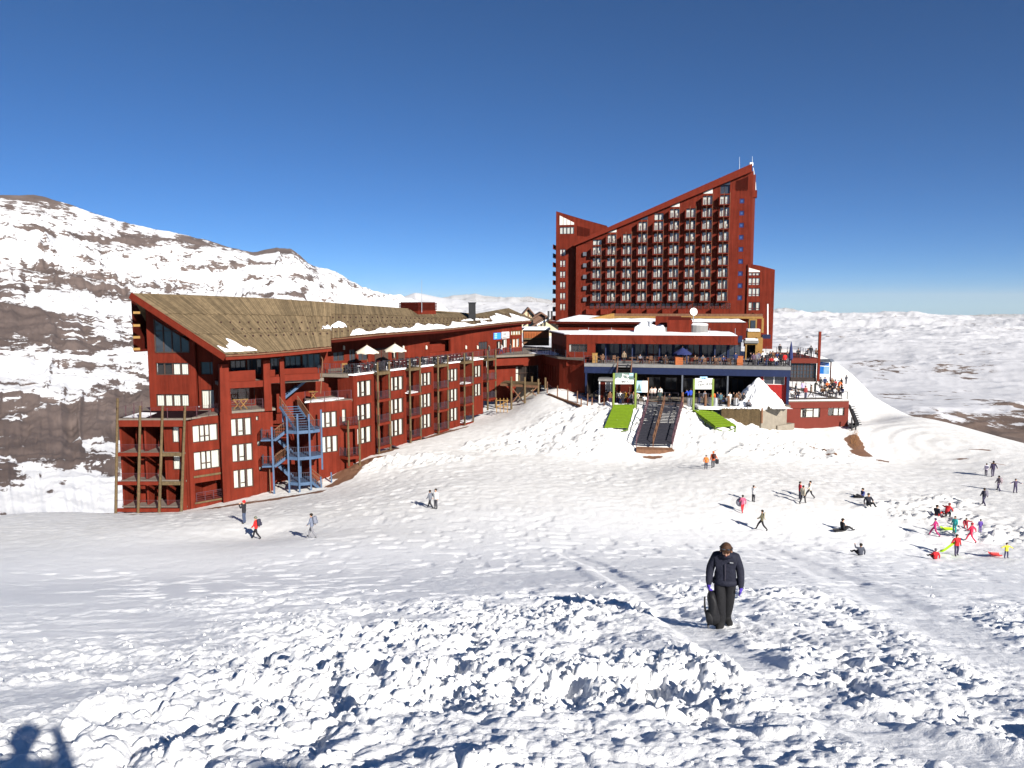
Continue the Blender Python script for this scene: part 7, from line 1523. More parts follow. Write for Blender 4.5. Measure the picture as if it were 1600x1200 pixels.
def head_cap(kind, long=False, hat=False):
    k_ = (kind, long, hat)
    if k_ in _hm: return _hm[k_]
    J = body_mesh(kind)[1]; h = Vector(J['head']); up = (Vector(J['crown'])-h).normalized(); fw = (Vector(J['chin'])-h); fw = (fw-up*fw.dot(up)).normalized(); sx_ = fw.cross(up)
    mb = MB(); r = 1.08 if hat else 1.0; ellip(mb, h+up*.035-fw*.025, (sx_, fw, up), (.112*r, .125*r, .115*r), 10, 5, True)
    ellip(mb, h+up*.02-fw*.055, (sx_, fw, -up), (.098, .075, .10), 8, 4, False)
    if long: ellip(mb, h-up*.10-fw*.07, (sx_, fw, up), (.10, .06, .17), 8, 6)
    if hat: ellip(mb, h+up*.155-fw*.03, (sx_, fw, up), (.03, .03, .03), 6, 4)
    _hm[k_] = mb.mesh('hair', cloth((.03, .02, .015)), smooth=True); return _hm[k_]
_pk = {}
def pack_mesh(kind):
    if kind in _pk: return _pk[kind]
    J = body_mesh(kind)[1]; c = Vector(J['chest']); w = Vector(J['waist']); up = (Vector(J['neck'])-w).normalized(); mb = MB()
    sx_ = Vector((1, 0, 0)); bk = up.cross(sx_); bk = bk if bk.y < 0 else -bk; R_ = Matrix((sx_, -bk, up)).transposed()
    rbox(mb, (c+w)/2+up*.06+bk*.23, (.32, .22, .50), R_); rbox(mb, (c+w)/2-up*.06+bk*.35, (.24, .10, .24), R_)
    _pk[kind] = mb.mesh('backpack', cloth((.03, .03, .035)), smooth=True); return _pk[kind]
def slot(o, mats):
    for s_, m in zip(o.material_slots, mats):
        if m is not None: s_.link = 'OBJECT'; s_.material = m
DK = (.018, .018, .022)
def person(kind, loc, yaw, scale, jacket, trousers, label, hair=(.02, .014, .010), hat=None, long=False, pack=None, shoes=(.02, .02, .02), glove=None, group=None, tilt=0.0):
    me, J = body_mesh(kind); o = link('person', me, None, loc); o.rotation_euler = (tilt, 0, R(yaw)); o.scale = (scale,)*3
    slot(o, [SKIN, cloth(jacket), cloth(trousers), cloth(shoes), cloth(glove) if glove else SKIN]); o['label'] = label; o['category'] = 'person'
    if group: o['group'] = group
    h = bpy.data.objects.new('hat' if hat else 'hair', head_cap(kind, long, bool(hat))); COL.objects.link(h); h.parent = o; slot(h, [cloth(hat or hair)])
    if pack: b = bpy.data.objects.new('backpack', pack_mesh(kind)); COL.objects.link(b); b.parent = o; slot(b, [cloth(pack)])
    return o
def on_slope(kind, px, py, hpx, yaw, *a, hgt=None, **k):
    p, t = hit(px, py, lambda x, y: relief(x, y)[0], 10, 160); H = {'sit': .92, 'sit_arm': 1.0, 'kneel': 1.16}.get(kind, 1.75)
    s = max(.62, min(1.12, hpx*t/F/H)); return person(kind, p-Z3*.03*s, yaw, s, *a, **k)
SNOWP = 'people on the snow slope'
# --- the man in the foreground
mp, mt_ = hit(1131, 979, lambda x, y: relief(x, y)[0], 6, 40); msc = 141*mt_/F/1.655
mp.z -= .02
me, J = body_mesh('bowed', 2); man = link('person', me, None, mp); myaw = 180-math.degrees(math.atan2(mp.x, mp.y))*1.0; man.rotation_euler = (0, 0, R(myaw)); man.scale = (msc,)*3
JK = mat('jacket_cloth', (.012, .013, .024), .75, .2, 14, bump=.6); TRS = mat('trouser_cloth', (.010, .010, .012), .8, .2, 14, bump=.6); GLV = cloth((.06, .035, .28)); BT = cloth((.012, .012, .013))
slot(man, [SKIN, JK, TRS, BT, GLV]); man['label'] = 'large man in black jacket walking uphill with bowed head carrying a black bag'; man['category'] = 'person'
h = Vector(J['head']); up = (Vector(J['crown'])-h).normalized(); fw = Vector(J['chin'])-h; fw = (fw-up*fw.dot(up)).normalized(); sx_ = fw.cross(up)
def child(nm, mb, mt, par, smooth=True): o = bpy.data.objects.new(nm, mb.mesh(nm, mt, (0, 0, 0), smooth)); COL.objects.link(o); o.parent = par; return o
HAIR = mat('brown_hair', (.055, .026, .014), .6, .35, 40, bump=.6)
mb = MB(); rnd = random.Random(2)
ellip(mb, h+up*.03-fw*.02, (sx_, fw, up), (.100, .112, .112), 18, 9, True); ellip(mb, h+up*.01-fw*.05, (sx_, fw, -up), (.094, .085, .11), 14, 8)
for i in range(150):
    th = rnd.uniform(0, 6.28); ph = rnd.uniform(.1, 1.5); n_ = (sx_*math.cos(th)*math.sin(ph)+fw*math.sin(th)*math.sin(ph)+up*math.cos(ph)); c = h+up*.03-fw*.02+Vector(n_)*.099; d_ = (n_*.12+fw*.5-up*.6+sx_*rnd.uniform(-.5, .5)).normalized(); mb.beam(c, c+d_*.04, .018, .008)
child('hair', mb, HAIR, man)
mb = MB(); ellip(mb, h+fw*.088-up*.012, (sx_, fw, up), (.014, .022, .026), 8, 6); child('nose', mb, SKIN, man)
for s_ in (-1, 1):
    mb = MB(); ellip(mb, h+sx_*.097*s_-up*.005, (sx_, fw, up), (.014, .03, .038), 8, 6); child('ear', mb, SKIN, man)
    mb = MB(); ellip(mb, h+sx_*.034*s_+fw*.086+up*.02, (sx_, fw, up), (.014, .010, .010), 8, 6); child('eye', mb, cloth((.02, .015, .01)), man)
mb = MB(); ellip(mb, h+fw*.078-up*.055, (sx_, fw, up), (.024, .010, .007), 8, 5); child('mouth', mb, cloth((.30, .10, .08)), man)
mb = MB()
for s_ in (-1, 1): ellip(mb, h+sx_*.04*s_+up*.105+fw*.075, (sx_, fw, up), (.028, .012, .016), 8, 5); mb.beam(h+sx_*.09*s_+up*.095+fw*.06, h+sx_*.115*s_+up*.03-fw*.05, .012)
child('sunglasses', mb, M['glass'], man)
mb = MB(); nk = Vector(J['neck']); mb.lathe(nk-Z3*.06, [(.125, 0), (.112, .06), (.10, .10)], 14); child('collar', mb, JK, man)
mb = MB(); mb.lathe(Vector((0, 0, .845)), [(.232, 0), (.232, .05), (.215, .09)], 18, sy=.78); child('jacket_hem', mb, JK, man)
mb = MB(); mb.box((-.13, .165, 1.285), (-.07, .185, 1.30)); child('chest_logo', mb, M['steel'], man, False)
mb = MB(); mb.beam(Vector((0, .180, 1.26)), Vector((0, .152, .92)), .010, .01); child('zip', mb, M['rail_dark'], man, False)
def glove(side, grip):
    """palm and five unequal bent fingers as short skinned chains"""
    w = Vector(J['wr'+side]); sg_ = 1 if side == 'R' else -1; dn = Vector((0, .12, -1)).normalized(); fwv = Vector((0, 1, .12)).normalized(); inn = Vector((-sg_, 0, 0))
    vs = [w+Z3*.05, w, w+dn*.085]; es = [(0, 1), (1, 2)]; rd = [.045, .042, .044]
    for i, (f_, L) in enumerate(((.034, .078), (.012, .088), (-.011, .082), (-.033, .064))):
        b = w+dn*.10+fwv*f_; k1 = (dn+inn*(.9 if grip else .25)).normalized(); k2 = (dn*(-.2 if grip else .8)+inn*(1.2 if grip else .55)).normalized(); n0 = len(vs); vs += [b, b+k1*L*.55, b+k1*L*.55+k2*L*.5]; es += [(2, n0), (n0, n0+1), (n0+1, n0+2)]; rd += [.017, .014, .011]
    b = w+dn*.045+fwv*.04; n0 = len(vs); vs += [b, b+(dn+fwv*1.1+inn*.4).normalized()*.042, b+(dn+fwv*.9+inn*.5).normalized()*.075]; es += [(1, n0), (n0, n0+1), (n0+1, n0+2)]; rd += [.020, .017, .013]
    me = bpy.data.meshes.new('glove'); me.from_pydata(vs, es, []); o = bpy.data.objects.new('glove', me); COL.objects.link(o); o.modifiers.new('skin', 'SKIN'); ss = o.modifiers.new('sub', 'SUBSURF'); ss.levels = 1
    for i, r_ in enumerate(rd): me.skin_vertices[0].data[i].radius = (r_, r_*(.75 if i < 3 else 1)); me.skin_vertices[0].data[i].use_root = (i == 0)
    m2 = bpy.data.meshes.new_from_object(o.evaluated_get(bpy.context.evaluated_depsgraph_get())); bpy.data.objects.remove(o); m2.materials.clear(); m2.materials.append(GLV); m2.polygons.foreach_set('use_smooth', [True]*len(m2.polygons)); m2.name = 'glove'
    o = bpy.data.objects.new('glove', m2); COL.objects.link(o); o.parent = man; o.visible_shadow = True
glove('R', True); glove('L', False)
# the bag he carries
Mw = Matrix.LocRotScale(mp, man.rotation_euler.to_quaternion(), man.scale)
hw_ = Mw @ (Vector(J['wrR'])+Vector((.0, .015, -.115)))
bag = thing('carried_bag', 'black padded bag with straps hanging from the bowed man\'s hand', 'bag', tuple(hw_-Z3*.8*msc)); Fbg = Matrix.Rotation(R(myaw), 3, 'Z') @ Matrix.Rotation(R(7), 3, 'Y')
BAGM = mat('bag_cloth', (.012, .012, .014), .6, .25, 7, bump=.25)
def crumple(mb, k, sd):
    v = np.array(mb.v); d = np.stack([fbm(v[:, 2]*6+i*7+sd, v[:, 0]*9+v[:, 1]*7, 601+i, 3) for i in range(3)], 1)*k; mb.v = [tuple(p) for p in v+d]
mb = MB(); rbox(mb, hw_+(Fbg @ Vector((-.05, -.02, -.36)))*msc, (.19*msc, .34*msc, .62*msc), Fbg, 20, .62); crumple(mb, .05, 0); part('bag_body', mb, BAGM, bag, True)
mb = MB(); rbox(mb, hw_+(Fbg @ Vector((.03, .06, -.50)))*msc, (.14*msc, .20*msc, .26*msc), Fbg, 14, .6); crumple(mb, .04, 3); part('pocket', mb, BAGM, bag, True)
mb = MB(); a = hw_+(Fbg @ Vector((0, -.06, -.12)))*msc; b = hw_+(Fbg @ Vector((0, .06, -.12)))*msc; mb.tube(a, hw_+Z3*.0, .012, 6); mb.tube(hw_+Z3*.0, b, .012, 6); part('handle', mb, M['black'], bag)
for k_ in (-.05, .06):
    mb = MB(); pts = [hw_+(Fbg @ Vector((.085+.015*math.sin(i), k_+.03*math.sin(i*1.3), -.16-.11*i)))*msc for i in range(6)]
    for a, b in zip(pts[:-1], pts[1:]): mb.beam(a, b, .03, .012)
    part('strap', mb, M['black'], bag)
    mb = MB(); mb.box(tuple(pts[3]-Vector((.02, .02, .02))), tuple(pts[3]+Vector((.02, .02, .025)))); part('buckle', mb, M['steel'], bag)
# --- the photographer, standing at the camera: only the shadow falls into the picture
pz_ = gz(-.05, -.38)
person('photo', Vector((-.02, -.40, max(pz_, -1.72)-.02)), 0, 1.0, (.05, .05, .08), DK, 'photographer standing at the camera whose shadow falls across the lower left snow', pack=(.04, .04, .05))
# --- people scattered over the snow
S = on_slope
S('photo', 382, 818, 38, 85, (.02, .02, .024), (.05, .065, .11), 'walker in black jacket, jeans and red cap near the lodge corner', hat=(.5, .02, .02), group=SNOWP)
S('walk', 401, 842, 37, 85, (.50, .02, .02), DK, 'walker in bright red jacket with dark backpack and grey beanie', hat=(.12, .13, .10), pack=(.03, .03, .05), group=SNOWP)
S('walk', 488, 840, 40, 80, (.14, .16, .22), (.17, .17, .19), 'walker in pale grey blue jacket and grey trousers with backpack', pack=(.16, .17, .21), group=SNOWP)
S('walk', 672.5, 794, 30, 60, (.13, .14, .17), DK, 'walker in grey jacket on the left of the pair below the stairs', group=SNOWP)
S('stand', 681, 795, 33, 140, (.62, .62, .60), (.06, .06, .07), 'walker in white jacket on the right of the pair below the stairs', group=SNOWP)
S('stand', 1103, 733, 23, 160, (.55, .16, .03), (.02, .02, .04), 'child in orange jacket left of an adult under the black stairs', group=SNOWP)
S('carry', 1114, 731, 27, 10, (.62, .11, .03), (.03, .03, .04), 'adult with bright orange hood carrying a black bag beside the orange child', hat=(.62, .11, .03), pack=(.05, .02, .02), group=SNOWP)
S('walk', 1160, 801, 29, 0, (.40, .09, .16), (.5, .03, .04), 'person in pink jacket and red trousers walking away', group=SNOWP)
S('photo', 1177, 784, 27, -60, (.66, .65, .64), (.045, .045, .055), 'person in white jacket taking a picture', group=SNOWP)
S('stride', 1190, 829, 34, 70, (.10, .09, .055), DK, 'person with beige backpack striding across the middle of the piste', pack=(.55, .50, .40), group=SNOWP)
S('stand', 1249.5, 780, 29, -90, (.42, .02, .03), (.03, .03, .05), 'person in red jacket at the left of a group of three', group=SNOWP)
S('walk', 1254, 787, 30, -50, (.42, .38, .30), DK, 'person in beige coat in the middle of a group of three', group=SNOWP)
S('stride', 1265, 779, 29, 95, (.60, .55, .45), DK, 'person in cream coat at the right of a group of three', group=SNOWP)
S('sit', 1347, 778, 16, 100, (.04, .05, .16), DK, 'person in navy jacket sitting on the snow beside a seated person in black', group=SNOWP)
S('sit', 1357, 789, 21, 180, (.02, .02, .03), DK, 'person all in black sitting on the snow facing uphill', group=SNOWP)
S('sit', 1317, 829, 20, -85, (.016, .016, .02), DK, 'person in black sitting on a dark sled with legs stretched right', group=SNOWP)
S('sit_arm', 1344, 868, 22, 10, (.05, .055, .075), DK, 'person in grey black jacket sitting with one raised arm', group=SNOWP)
S('stand', 1540.5, 743, 20, 0, (.58, .52, .62), (.06, .05, .09), 'child in white lilac jacket at the top right of the piste', group=SNOWP)
mnw = S('carry', 1551, 745, 26, 0, (.035, .028, .06), (.10, .09, .13), 'person in dark jacket walking with skis over the shoulder', group=SNOWP)
S('walk', 1560, 767, 25, 10, (.17, .14, .17), (.06, .05, .10), 'person in mauve grey jacket with large backpack near the right edge', pack=(.22, .18, .2), group=SNOWP)
S('arms_out', 1586, 770, 23, 180, (.055, .045, .085), (.05, .04, .09), 'person in dark purple suit with arms held away from the body', group=SNOWP)
S('walk', 1537, 790, 29, 5, (.045, .045, .075), (.04, .035, .07), 'dark clad person with small backpack walking towards the rim', pack=(.14, .13, .16), group=SNOWP)
S('sit', 1464, 806, 18, -60, (.02, .02, .03), (.50, .02, .02), 'child in black jacket and red trousers sitting in the snow', group=SNOWP)
S('kneel', 1480, 808, 22, -60, (.42, .02, .025), DK, 'child in red jacket crouching behind the seated child', hat=(.15, .04, .04), group=SNOWP)
S('stride', 1460, 838, 30, 60, (.38, .02, .13), (.34, .03, .12), 'child in magenta snowsuit walking to the left', hat=(.05, .03, .08), group=SNOWP)
S('stand', 1491, 833, 28, 120, (.03, .30, .30), (.03, .30, .29), 'child in teal snowsuit with long dark hair pulling a green sled', long=True, group=SNOWP)
S('kneel', 1509, 826, 18, 150, (.30, .03, .05), (.30, .03, .04), 'child in dark crimson suit crouching between teal and red suits', group=SNOWP)
S('stride', 1517, 847, 32, 40, (.62, .025, .07), (.60, .03, .08), 'child in hot pink red snowsuit striding left', hat=(.3, .02, .03), group=SNOWP)
S('stand', 1531, 832, 21, 0, (.09, .05, .24), (.09, .05, .22), 'small child in violet snowsuit standing apart', group=SNOWP)
S('carry', 1494, 868, 35, 180, (.42, .02, .025), (.05, .04, .09), 'person in red jacket and dark trousers holding a lime sled', long=True, glove=(.05, .03, .05), group=SNOWP)
S('sit', 1461, 874, 18, 0, (.40, .02, .025), DK, 'person in red jacket sitting with back to the camera', hat=(.12, .12, .14), group=SNOWP)
S('arms_out', 1572, 872, 25, 180, (.55, .50, .04), (.05, .045, .11), 'child in yellow jacket and dark dungarees with outstretched arms', glove=(.04, .03, .05), group=SNOWP)
S('stand', 1322, 600, 15, 20, (.04, .04, .05), (.05, .05, .07), 'lone dark figure standing on the rim behind the deck', group=SNOWP)
# sleds and skis
def sled(label, px, py, L, yaw, c, tilt=0.0, lift=0.0):
    p, t = hit(px, py, lambda x, y: relief(x, y)[0], 10, 160); o = thing('sled', label, 'sled', tuple(p), 'plastic sleds'); mb = MB(); n = 8; rows = []
    for i in range(n+1):
        y = -L/2+L*i/n; z = .10+.12*max(0, (i/n-.75)/.25)**2; w = .22*(1-.5*max(0, (i/n-.7)/.3)**2); rows.append([Vector((-w-.04, y, z+.10)), Vector((-w, y, z+.0)), Vector((-w*.4, y, z-.05)), Vector((w*.4, y, z-.05)), Vector((w, y, z)), Vector((w+.04, y, z+.10))])
    for a, b in zip(rows[:-1], rows[1:]):
        for k in range(5): mb.face([a[k], a[k+1], b[k+1], b[k]])
    R_ = Matrix.Rotation(R(yaw), 4, 'Z') @ Matrix.Rotation(tilt, 4, 'X'); mb.v = [tuple(p+(R_ @ Vector(v))+Z3*lift) for v in mb.v]; part('shell', mb, c if not isinstance(c, tuple) else cloth(c, .35), o, True)
    mb = MB(); a = p+(R_ @ Vector((0, L/2, .25)))+Z3*lift; mb.tube(a, a+R_.to_3x3() @ Vector((.0, .35, .12)), .012, 5); part('tow_rope', mb, M['black'], o); return o
LIME = (.36, .62, .02)
sled('lime sled held upright by the person in red jacket', 1482, 868, 1.15, 45, LIME, -.85, .45); sled('lime sled lying behind the teal snowsuit child', 1481, 829, 1.0, 80, LIME)
sled('small red sled lying in front of the yellow jacket child', 1554, 869, .75, 80, (.6, .06, .06)); sled('black sled under the seated person on the middle piste', 1313, 831, 1.0, -80, (.015, .015, .018)); sled('dark sled under the navy jacket sitter', 1342, 778, .9, 80, (.012, .012, .015))
sk = MB(); p = mnw.location+Z3*1.45*mnw.scale.x
for dx in (-.06, .06): sk.beam(p+Vector((-.5, dx-.1, .12)), p+Vector((1.1, dx-.2, -.12)), .09, .02)
solo('skis', sk, M['wood_brown'], 'pair of dark skis carried on a shoulder near the right edge', 'skis', tuple(p))
cb_ = MB(); p = onsnow(1118, 733) if False else hit(1120, 729, None, 30, 120)[0]; rbox(cb_, p+Z3*.55, (.35, .3, .5)); solo('black_bag', cb_, cloth(DK), 'round black bag held low beside the adult in orange', 'bag', tuple(p), smooth=True)
gb = MB(); p = hit(1156, 798, None, 30, 120)[0]; ellip(gb, p+Z3*.72, (Vector((1, 0, 0)), Vector((0, 1, 0)), Z3), (.34, .2, .38), 12, 8); solo('grey_bag', gb, cloth((.20, .20, .24)), 'large round grey bag carried by the person in pink jacket', 'bag', tuple(p), smooth=True)
# --- people on the terraces
rp = random.Random(21)
def at_hf(kind, px, d, yaw, jk, tr, label, z=None, sc=1.0, fc=None, **k):
    fc = fc or HF; z = ZD if z is None else z; py = 568 if z == ZD else 620; u = fc.uz(px, py, d)[0]; return person(kind, fc.pt(u, d, z), yaw, sc, jk, tr, label, **k)
G1 = 'people on the restaurant terrace'; G2 = 'people on the plaza below the terrace'; G3 = 'people on the deck of the small red building'
RD = (.45, .02, .02); WH = (.62, .62, .6); GRY = (.14, .14, .16); NV = (.02, .03, .09); BR_ = (.12, .06, .03); OR = (.60, .12, .03); LI = (.42, .34, .55); PK = (.5, .12, .2)
for px, d, kind, yaw, jk, tr, lb in ((1149, -1.0, 'stand', 180, NV, DK, 'person in navy at the right end of the blue glass front'), (1177, -.8, 'stand', 160, (.10, .06, .09), DK, 'person in dark plum jacket standing at the terrace railing before the porch'), (1173, -2.0, 'walk', 90, DK, DK, 'person in black walking out of the ochre porch'),
        (1190, -1.5, 'chair', 60, DK, NV, 'seated person in black nearest the ochre porch'), (1195, -3.0, 'chair', -60, OR, DK, 'seated person in orange behind the terrace tables'), (1201, -1.4, 'chair', 180, BR_, DK, 'seated person in brown facing the slope'), (1203, -4.2, 'stand', 180, DK, GRY, 'standing person in black behind the seated crowd'), (1208, -2.5, 'chair', 90, GRY, DK, 'seated person in grey amid the terrace crowd'),
        (1212, -1.2, 'chair', 170, WH, NV, 'seated person in white near the terrace railing'), (1214, -3.8, 'stand', 200, NV, DK, 'standing person in navy left of folded parasol'), (1219, -2.2, 'stand', 150, DK, DK, 'standing person in black just left of the red jacket'), (1226, -1.0, 'stand', 10, RD, DK, 'person in red jacket with back turned at the right end of the terrace rail'), (1223, -3.2, 'chair', 120, BR_, DK, 'seated person in brown behind the red jacket'), (1185, -4.0, 'stand', 180, (.08, .08, .14), DK, 'standing person in slate jacket beside the porch wall'),
        (1205, -1.0, 'chair', 150, RD, DK, 'seated person in dark red close to the railing posts'), (1116, -1.5, 'chair', 200, DK, DK, 'seated person in black before the glass front'), (1000, -1.6, 'chair', 200, GRY, DK, 'seated person in grey right of the terrace stairs'), (942, -1.6, 'chair', 160, BR_, DK, 'seated person in brown left of the terrace stairs')):
    at_hf(kind, px, d, yaw, jk, tr, lb, group=G1)
for px, d, kind, yaw, jk, tr, lb in ((936, 1.5, 'stand', 180, NV, NV, 'person in navy standing left of the ticket hut'), (964, 4.0, 'stand', 90, GRY, NV, 'person in grey behind the left banner post'), (969, 4.3, 'stand', 200, WH, NV, 'person in white under the half grey banner'), (976.5, 4.1, 'stand', 180, (.62, .36, .03), DK, 'person in yellow jacket under the half grey banner'), (982, 4.6, 'stand', 150, (.16, .04, .03), (.3, .03, .03), 'person in maroon jacket right of the yellow jacket'), (973, 4.9, 'stand', 10, DK, DK, 'person in black with back turned under the left banner'), (990, 4.3, 'stand', 180, BR_, DK, 'person in brown beside the banner post'), (996, 4.4, 'lean', 170, (.5, .47, .4), DK, 'person in cream leaning below the map board'), (1007, 4.3, 'chair', 180, WH, DK, 'person in white seated under the map board'), (1031, 2.2, 'stand', 170, (.03, .05, .05), DK, 'person in dark green on the timber platform above black stairs'),
        (1018, -2.0, 'stand', 180, (.5, .42, .38), DK, 'person in beige in the bar behind the map board'), (1023, -2.3, 'stand', 200, (.55, .45, .42), DK, 'person in pale pink beside the beige jacket in the bar'), (1031.5, -2.2, 'stand', 180, WH, DK, 'person in white jacket above the timber platform'), (1075, -.5, 'lean', 60, (.02, .06, .40), DK, 'person in bright blue jacket left of the white banner'), (1079, -.9, 'stand', 30, (.02, .06, .42), DK, 'second person in bright blue jacket, the one nearer the banner'),
        (1114.5, 2.2, 'stand', 180, OR, DK, 'person in orange by the right post of the white banner'), (1121, 2.2, 'stand', 120, NV, DK, 'person in navy just right of the orange jacket'), (1131, 2.0, 'chair', 90, DK, NV, 'seated person in black with blue trousers near bins'), (1140, 2.4, 'stand', 180, WH, (.5, .48, .45), 'person all in white above the log palisade'), (1146, 2.2, 'stand', 200, DK, DK, 'person in black right of the white suit'), (1151, 2.6, 'stand', 160, BR_, DK, 'person in brown in the middle of the palisade group'), (1157, 2.4, 'walk', 90, (.2, .15, .12), DK, 'person in tan walking left of the snow heap'), (1162, 2.6, 'stand', 180, DK, DK, 'person in black next to the snow heap'), (1170, 3.4, 'sit', 160, GRY, DK, 'person in grey sitting at the foot of the snow heap'), (928, 3.4, 'lean', -80, DK, NV, 'person in black bending at the left edge of the plaza')):
    at_hf(kind, px, d, yaw, jk, tr, lb, z=ZP, group=G2)
for px, d, kind, yaw, jk, tr, lb in ((1182, -1.2, 'stand', 170, GRY, DK, 'person in grey between the porch and the seated crowd'), (1198, -.9, 'stand', 10, DK, NV, 'person in black leaning at the terrace rail by the dark red sitter'), (1207, -5.0, 'stand', 180, BR_, DK, 'standing person in brown at the back of the terrace crowd'), (1216, -1.6, 'chair', 160, NV, DK, 'seated person in navy left of the folded parasol'), (1230, -4.6, 'stand', 200, DK, GRY, 'standing person in black right of the folded parasol'), (1192, -5.2, 'stand', 190, WH, DK, 'person in white behind the tables beside the porch'),
        (1086, -1.6, 'chair', 180, BR_, DK, 'seated person in brown right of the navy parasol'), (1098, -2.0, 'chair', 160, GRY, NV, 'seated person in grey before the curtained doors'), (1130, -1.4, 'chair', 190, NV, DK, 'seated person in navy before the blue braces'), (975, -1.2, 'stand', 180, (.2, .15, .1), DK, 'person in tan at the head of the terrace stairs'), (1040, -1.4, 'chair', 150, DK, DK, 'seated person in black left of the navy parasol')):
    at_hf(kind, px, d, yaw, jk, tr, lb, group=G1)
for px, d, kind, yaw, jk, tr, lb in ((947, 3.8, 'stand', 150, DK, DK, 'person in black beside the white corner post of the hut'), (953, 4.6, 'stand', 200, BR_, NV, 'person in brown in front of the hut window'), (986, 5.1, 'walk', 60, GRY, DK, 'person in grey walking at the top of the left green ramp'), (1126, 3.2, 'stand', 190, (.05, .1, .12), DK, 'person in dark teal behind the grey bins'), (1136, 3.0, 'chair', 170, GRY, DK, 'seated person in grey at the palisade edge'), (1154, 1.2, 'stand', 180, DK, DK, 'person in black at the back of the palisade group'), (1165, 1.4, 'stand', 120, BR_, DK, 'person in brown half behind the snow heap'), (1092, 1.8, 'stand', 180, DK, NV, 'person in black under the white banner'), (1101, 1.4, 'stand', 200, GRY, DK, 'person in grey under the white banner'), (1046, 1.6, 'chair', 180, DK, DK, 'seated person in black beside the timber platform')):
    at_hf(kind, px, d, yaw, jk, tr, lb, z=ZP, group=G2)
zdk = zs1+.13
for px, d, kind, yaw, jk, tr, lb in ((1237, -2.2, 'chair', 180, WH, DK, 'seated person in white at the left of the deck'), (1247, -1.6, 'chair', 150, DK, NV, 'seated person in black beside the deck railing'), (1258.5, -1.8, 'stand', 200, (.22, .03, .03), NV, 'person in maroon jacket and blue jeans on the deck'), (1267, -3.0, 'walk', -90, (.16, .12, .09), (.12, .10, .09), 'person in brown walking right across the deck'), (1254, -7.5, 'stand', 180, LI, DK, 'person in lilac jacket standing on the deck'), (1273, -9, 'lean', -80, (.05, .05, .045), DK, 'person in dark green leaning on a deck table'), (1281, -13.5, 'stand', 0, DK, DK, 'person in black in front of the billboard'), (1288, -14, 'stand', 180, NV, DK, 'tall person in navy below the billboard'), (1292, -12, 'chair', 180, OR, DK, 'seated person in orange under the billboard'),
        (1296, -9, 'chair', 150, GRY, DK, 'seated person in grey in the deck crowd'), (1289, -6.5, 'chair', 180, DK, DK, 'seated person in black in the front row of the deck crowd'), (1293, -5.0, 'chair', 170, (.55, .5, .42), DK, 'seated person with cream jacket in the front row of the deck crowd'), (1300, -6.0, 'chair', 190, DK, NV, 'seated person in black with blue trousers right of the cream jacket'), (1304, -10, 'stand', 0, (.3, .03, .04), DK, 'person in crimson left of the bright orange jacket'), (1310, -9.5, 'lean', -70, (.75, .13, .02), DK, 'person in bright orange jacket leaning over the deck rail'), (1304, -3.6, 'chair', 180, WH, DK, 'seated person in white by the right deck railing'), (1308, -5.2, 'chair', 200, BR_, DK, 'seated person in brown by the right deck railing'), (1315, -7, 'chair', 90, DK, DK, 'seated person in black at the right deck railing'), (1314, -13, 'stand', 90, DK, DK, 'standing person in black behind the orange jacket'), (1316, -4.2, 'chair', 120, NV, DK, 'seated person in navy at the deck corner'), (1285, -4.2, 'chair', 160, BR_, DK, 'seated person in brown left of the cream jacket'), (1296, -3.2, 'chair', 190, DK, DK, 'seated person in black at the middle of the deck railing'), (1302, -8.2, 'stand', 170, DK, NV, 'standing person in black in the middle of the deck crowd'), (1299, -13, 'stand', 180, BR_, DK, 'standing person in brown right of the billboard'), (1243, -5, 'stand', 90, GRY, DK, 'standing person in grey at the left of the deck')):
    at_hf(kind, px, d, yaw, jk, tr, lb, z=zdk, fc=SA, group=G3)
for i, (px, d) in enumerate(((1292, -6.0), (1300, -7.6), (1308, -6.4), (1244, -3.0), (1284, -10.5), (1300, -11))):
    put('table', TB[1], SA.pt(SA.uz(px, 610, d)[0], d, zdk), 0, 'brown table among the seated people on the deck', 'table', 'tables on the deck')
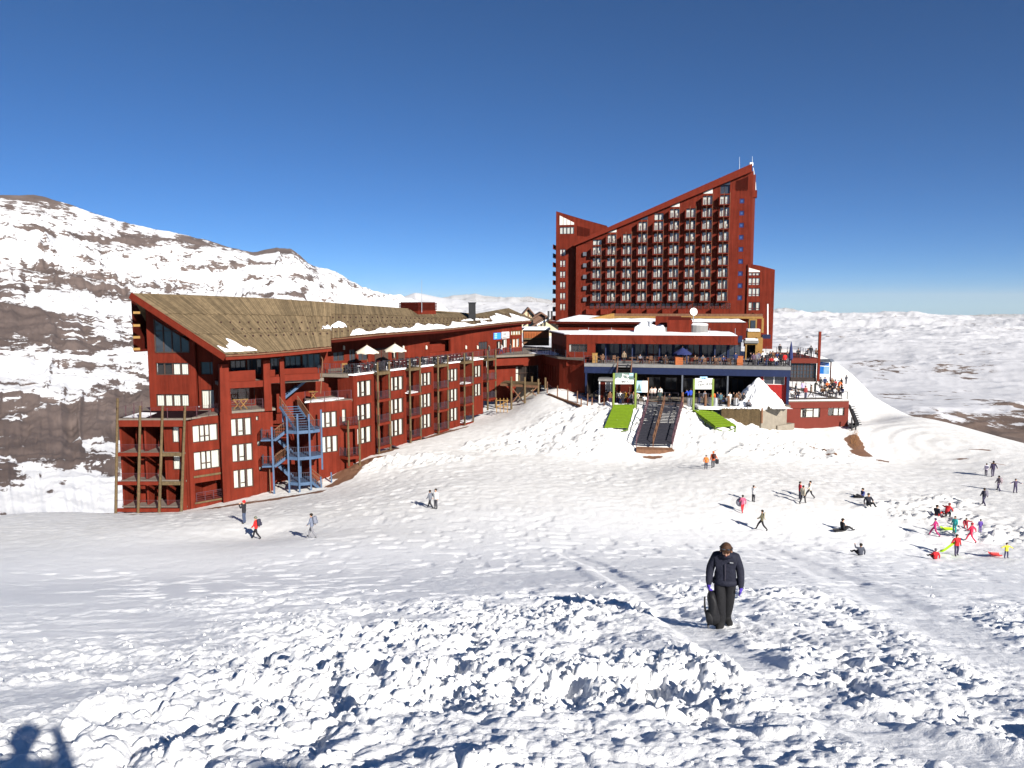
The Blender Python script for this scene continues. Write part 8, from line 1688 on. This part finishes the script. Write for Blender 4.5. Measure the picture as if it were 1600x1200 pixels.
for px, d, kind, yaw, jk, lb in ((1266.5, -2.0, 'stand', 0, DK, 'dark figure standing on the raised terrace block'), (1262, -3, 'chair', 90, GRY, 'seated figure in grey on the raised terrace block'), (1275, -2.5, 'chair', 200, BR_, 'seated figure in brown beside the tall red post'), (1247, -2.2, 'chair', 150, DK, 'seated figure in black near the folded parasol'), (1218, -6.0, 'stand', 180, DK, 'dark standing figure behind the terrace crowd')):
    zz = UA.rect(1236, 560, 1281.5, 567.5)[3]; person(kind, UA.pt(UA.uz(px, 560, d)[0], d, zz), yaw, 1.0, jk, DK, lb, group='people on the raised terrace block')
# walkway by the shops
for px, dd, jk, tr, lb, kind in ((764, 1.2, (.12, .11, .09), DK, 'person in khaki by the terrace door of the lodge', 'stand'), (783.5, 1.0, (.5, .5, .5), NV, 'person in grey white jacket outside the shop window', 'walk'), (797.5, 1.2, (.10, .08, .07), (.05, .06, .10), 'person in brown jacket and jeans at the walkway corner', 'stand'), (815.5, -.1, WH, DK, 'person in white at the end of the shop wall', 'stand')):
    person(kind, W2.pt(W2.U(px, 545, dd), dd, ZT+.02), 120, 1.0, jk, tr, lb, group='people on the walkway by the shops')
# ------------------------------------------------------------------ air
zs_ = [float(a.min()) for a in (GZ, MZ, HZ, FZ)]; zx_ = max(float(a.max()) for a in (GZ, MZ, HZ, FZ))
xs_ = [float(a.min()) for a in (GX, MX, HX, FX)]+[float(a.max()) for a in (GX, MX, HX, FX)]; ys_ = [float(a.max()) for a in (GY, MY, HY, FY)]+[float(a.min()) for a in (GY, MY, HY, FY)]
mb = MB(); mb.box((min(xs_)-60, min(min(ys_), -30)-60, min(zs_)-1), (max(xs_)+60, max(ys_)+60, zx_+3))
hm = bpy.data.materials.new('haze'); hm.use_nodes = True; nt = hm.node_tree; nt.nodes.remove(nt.nodes['Principled BSDF'])
pv = N(nt, 'ShaderNodeVolumePrincipled', Density=1.3e-5, Anisotropy=0.0); pv.inputs['Color'].default_value = (0.95, 0.93, 0.86, 1); nt.links.new(pv.outputs[0], nt.nodes['Material Output'].inputs['Volume'])
hz_ = link('haze', mb.mesh('haze', hm), None); hz_['kind'] = 'stuff'
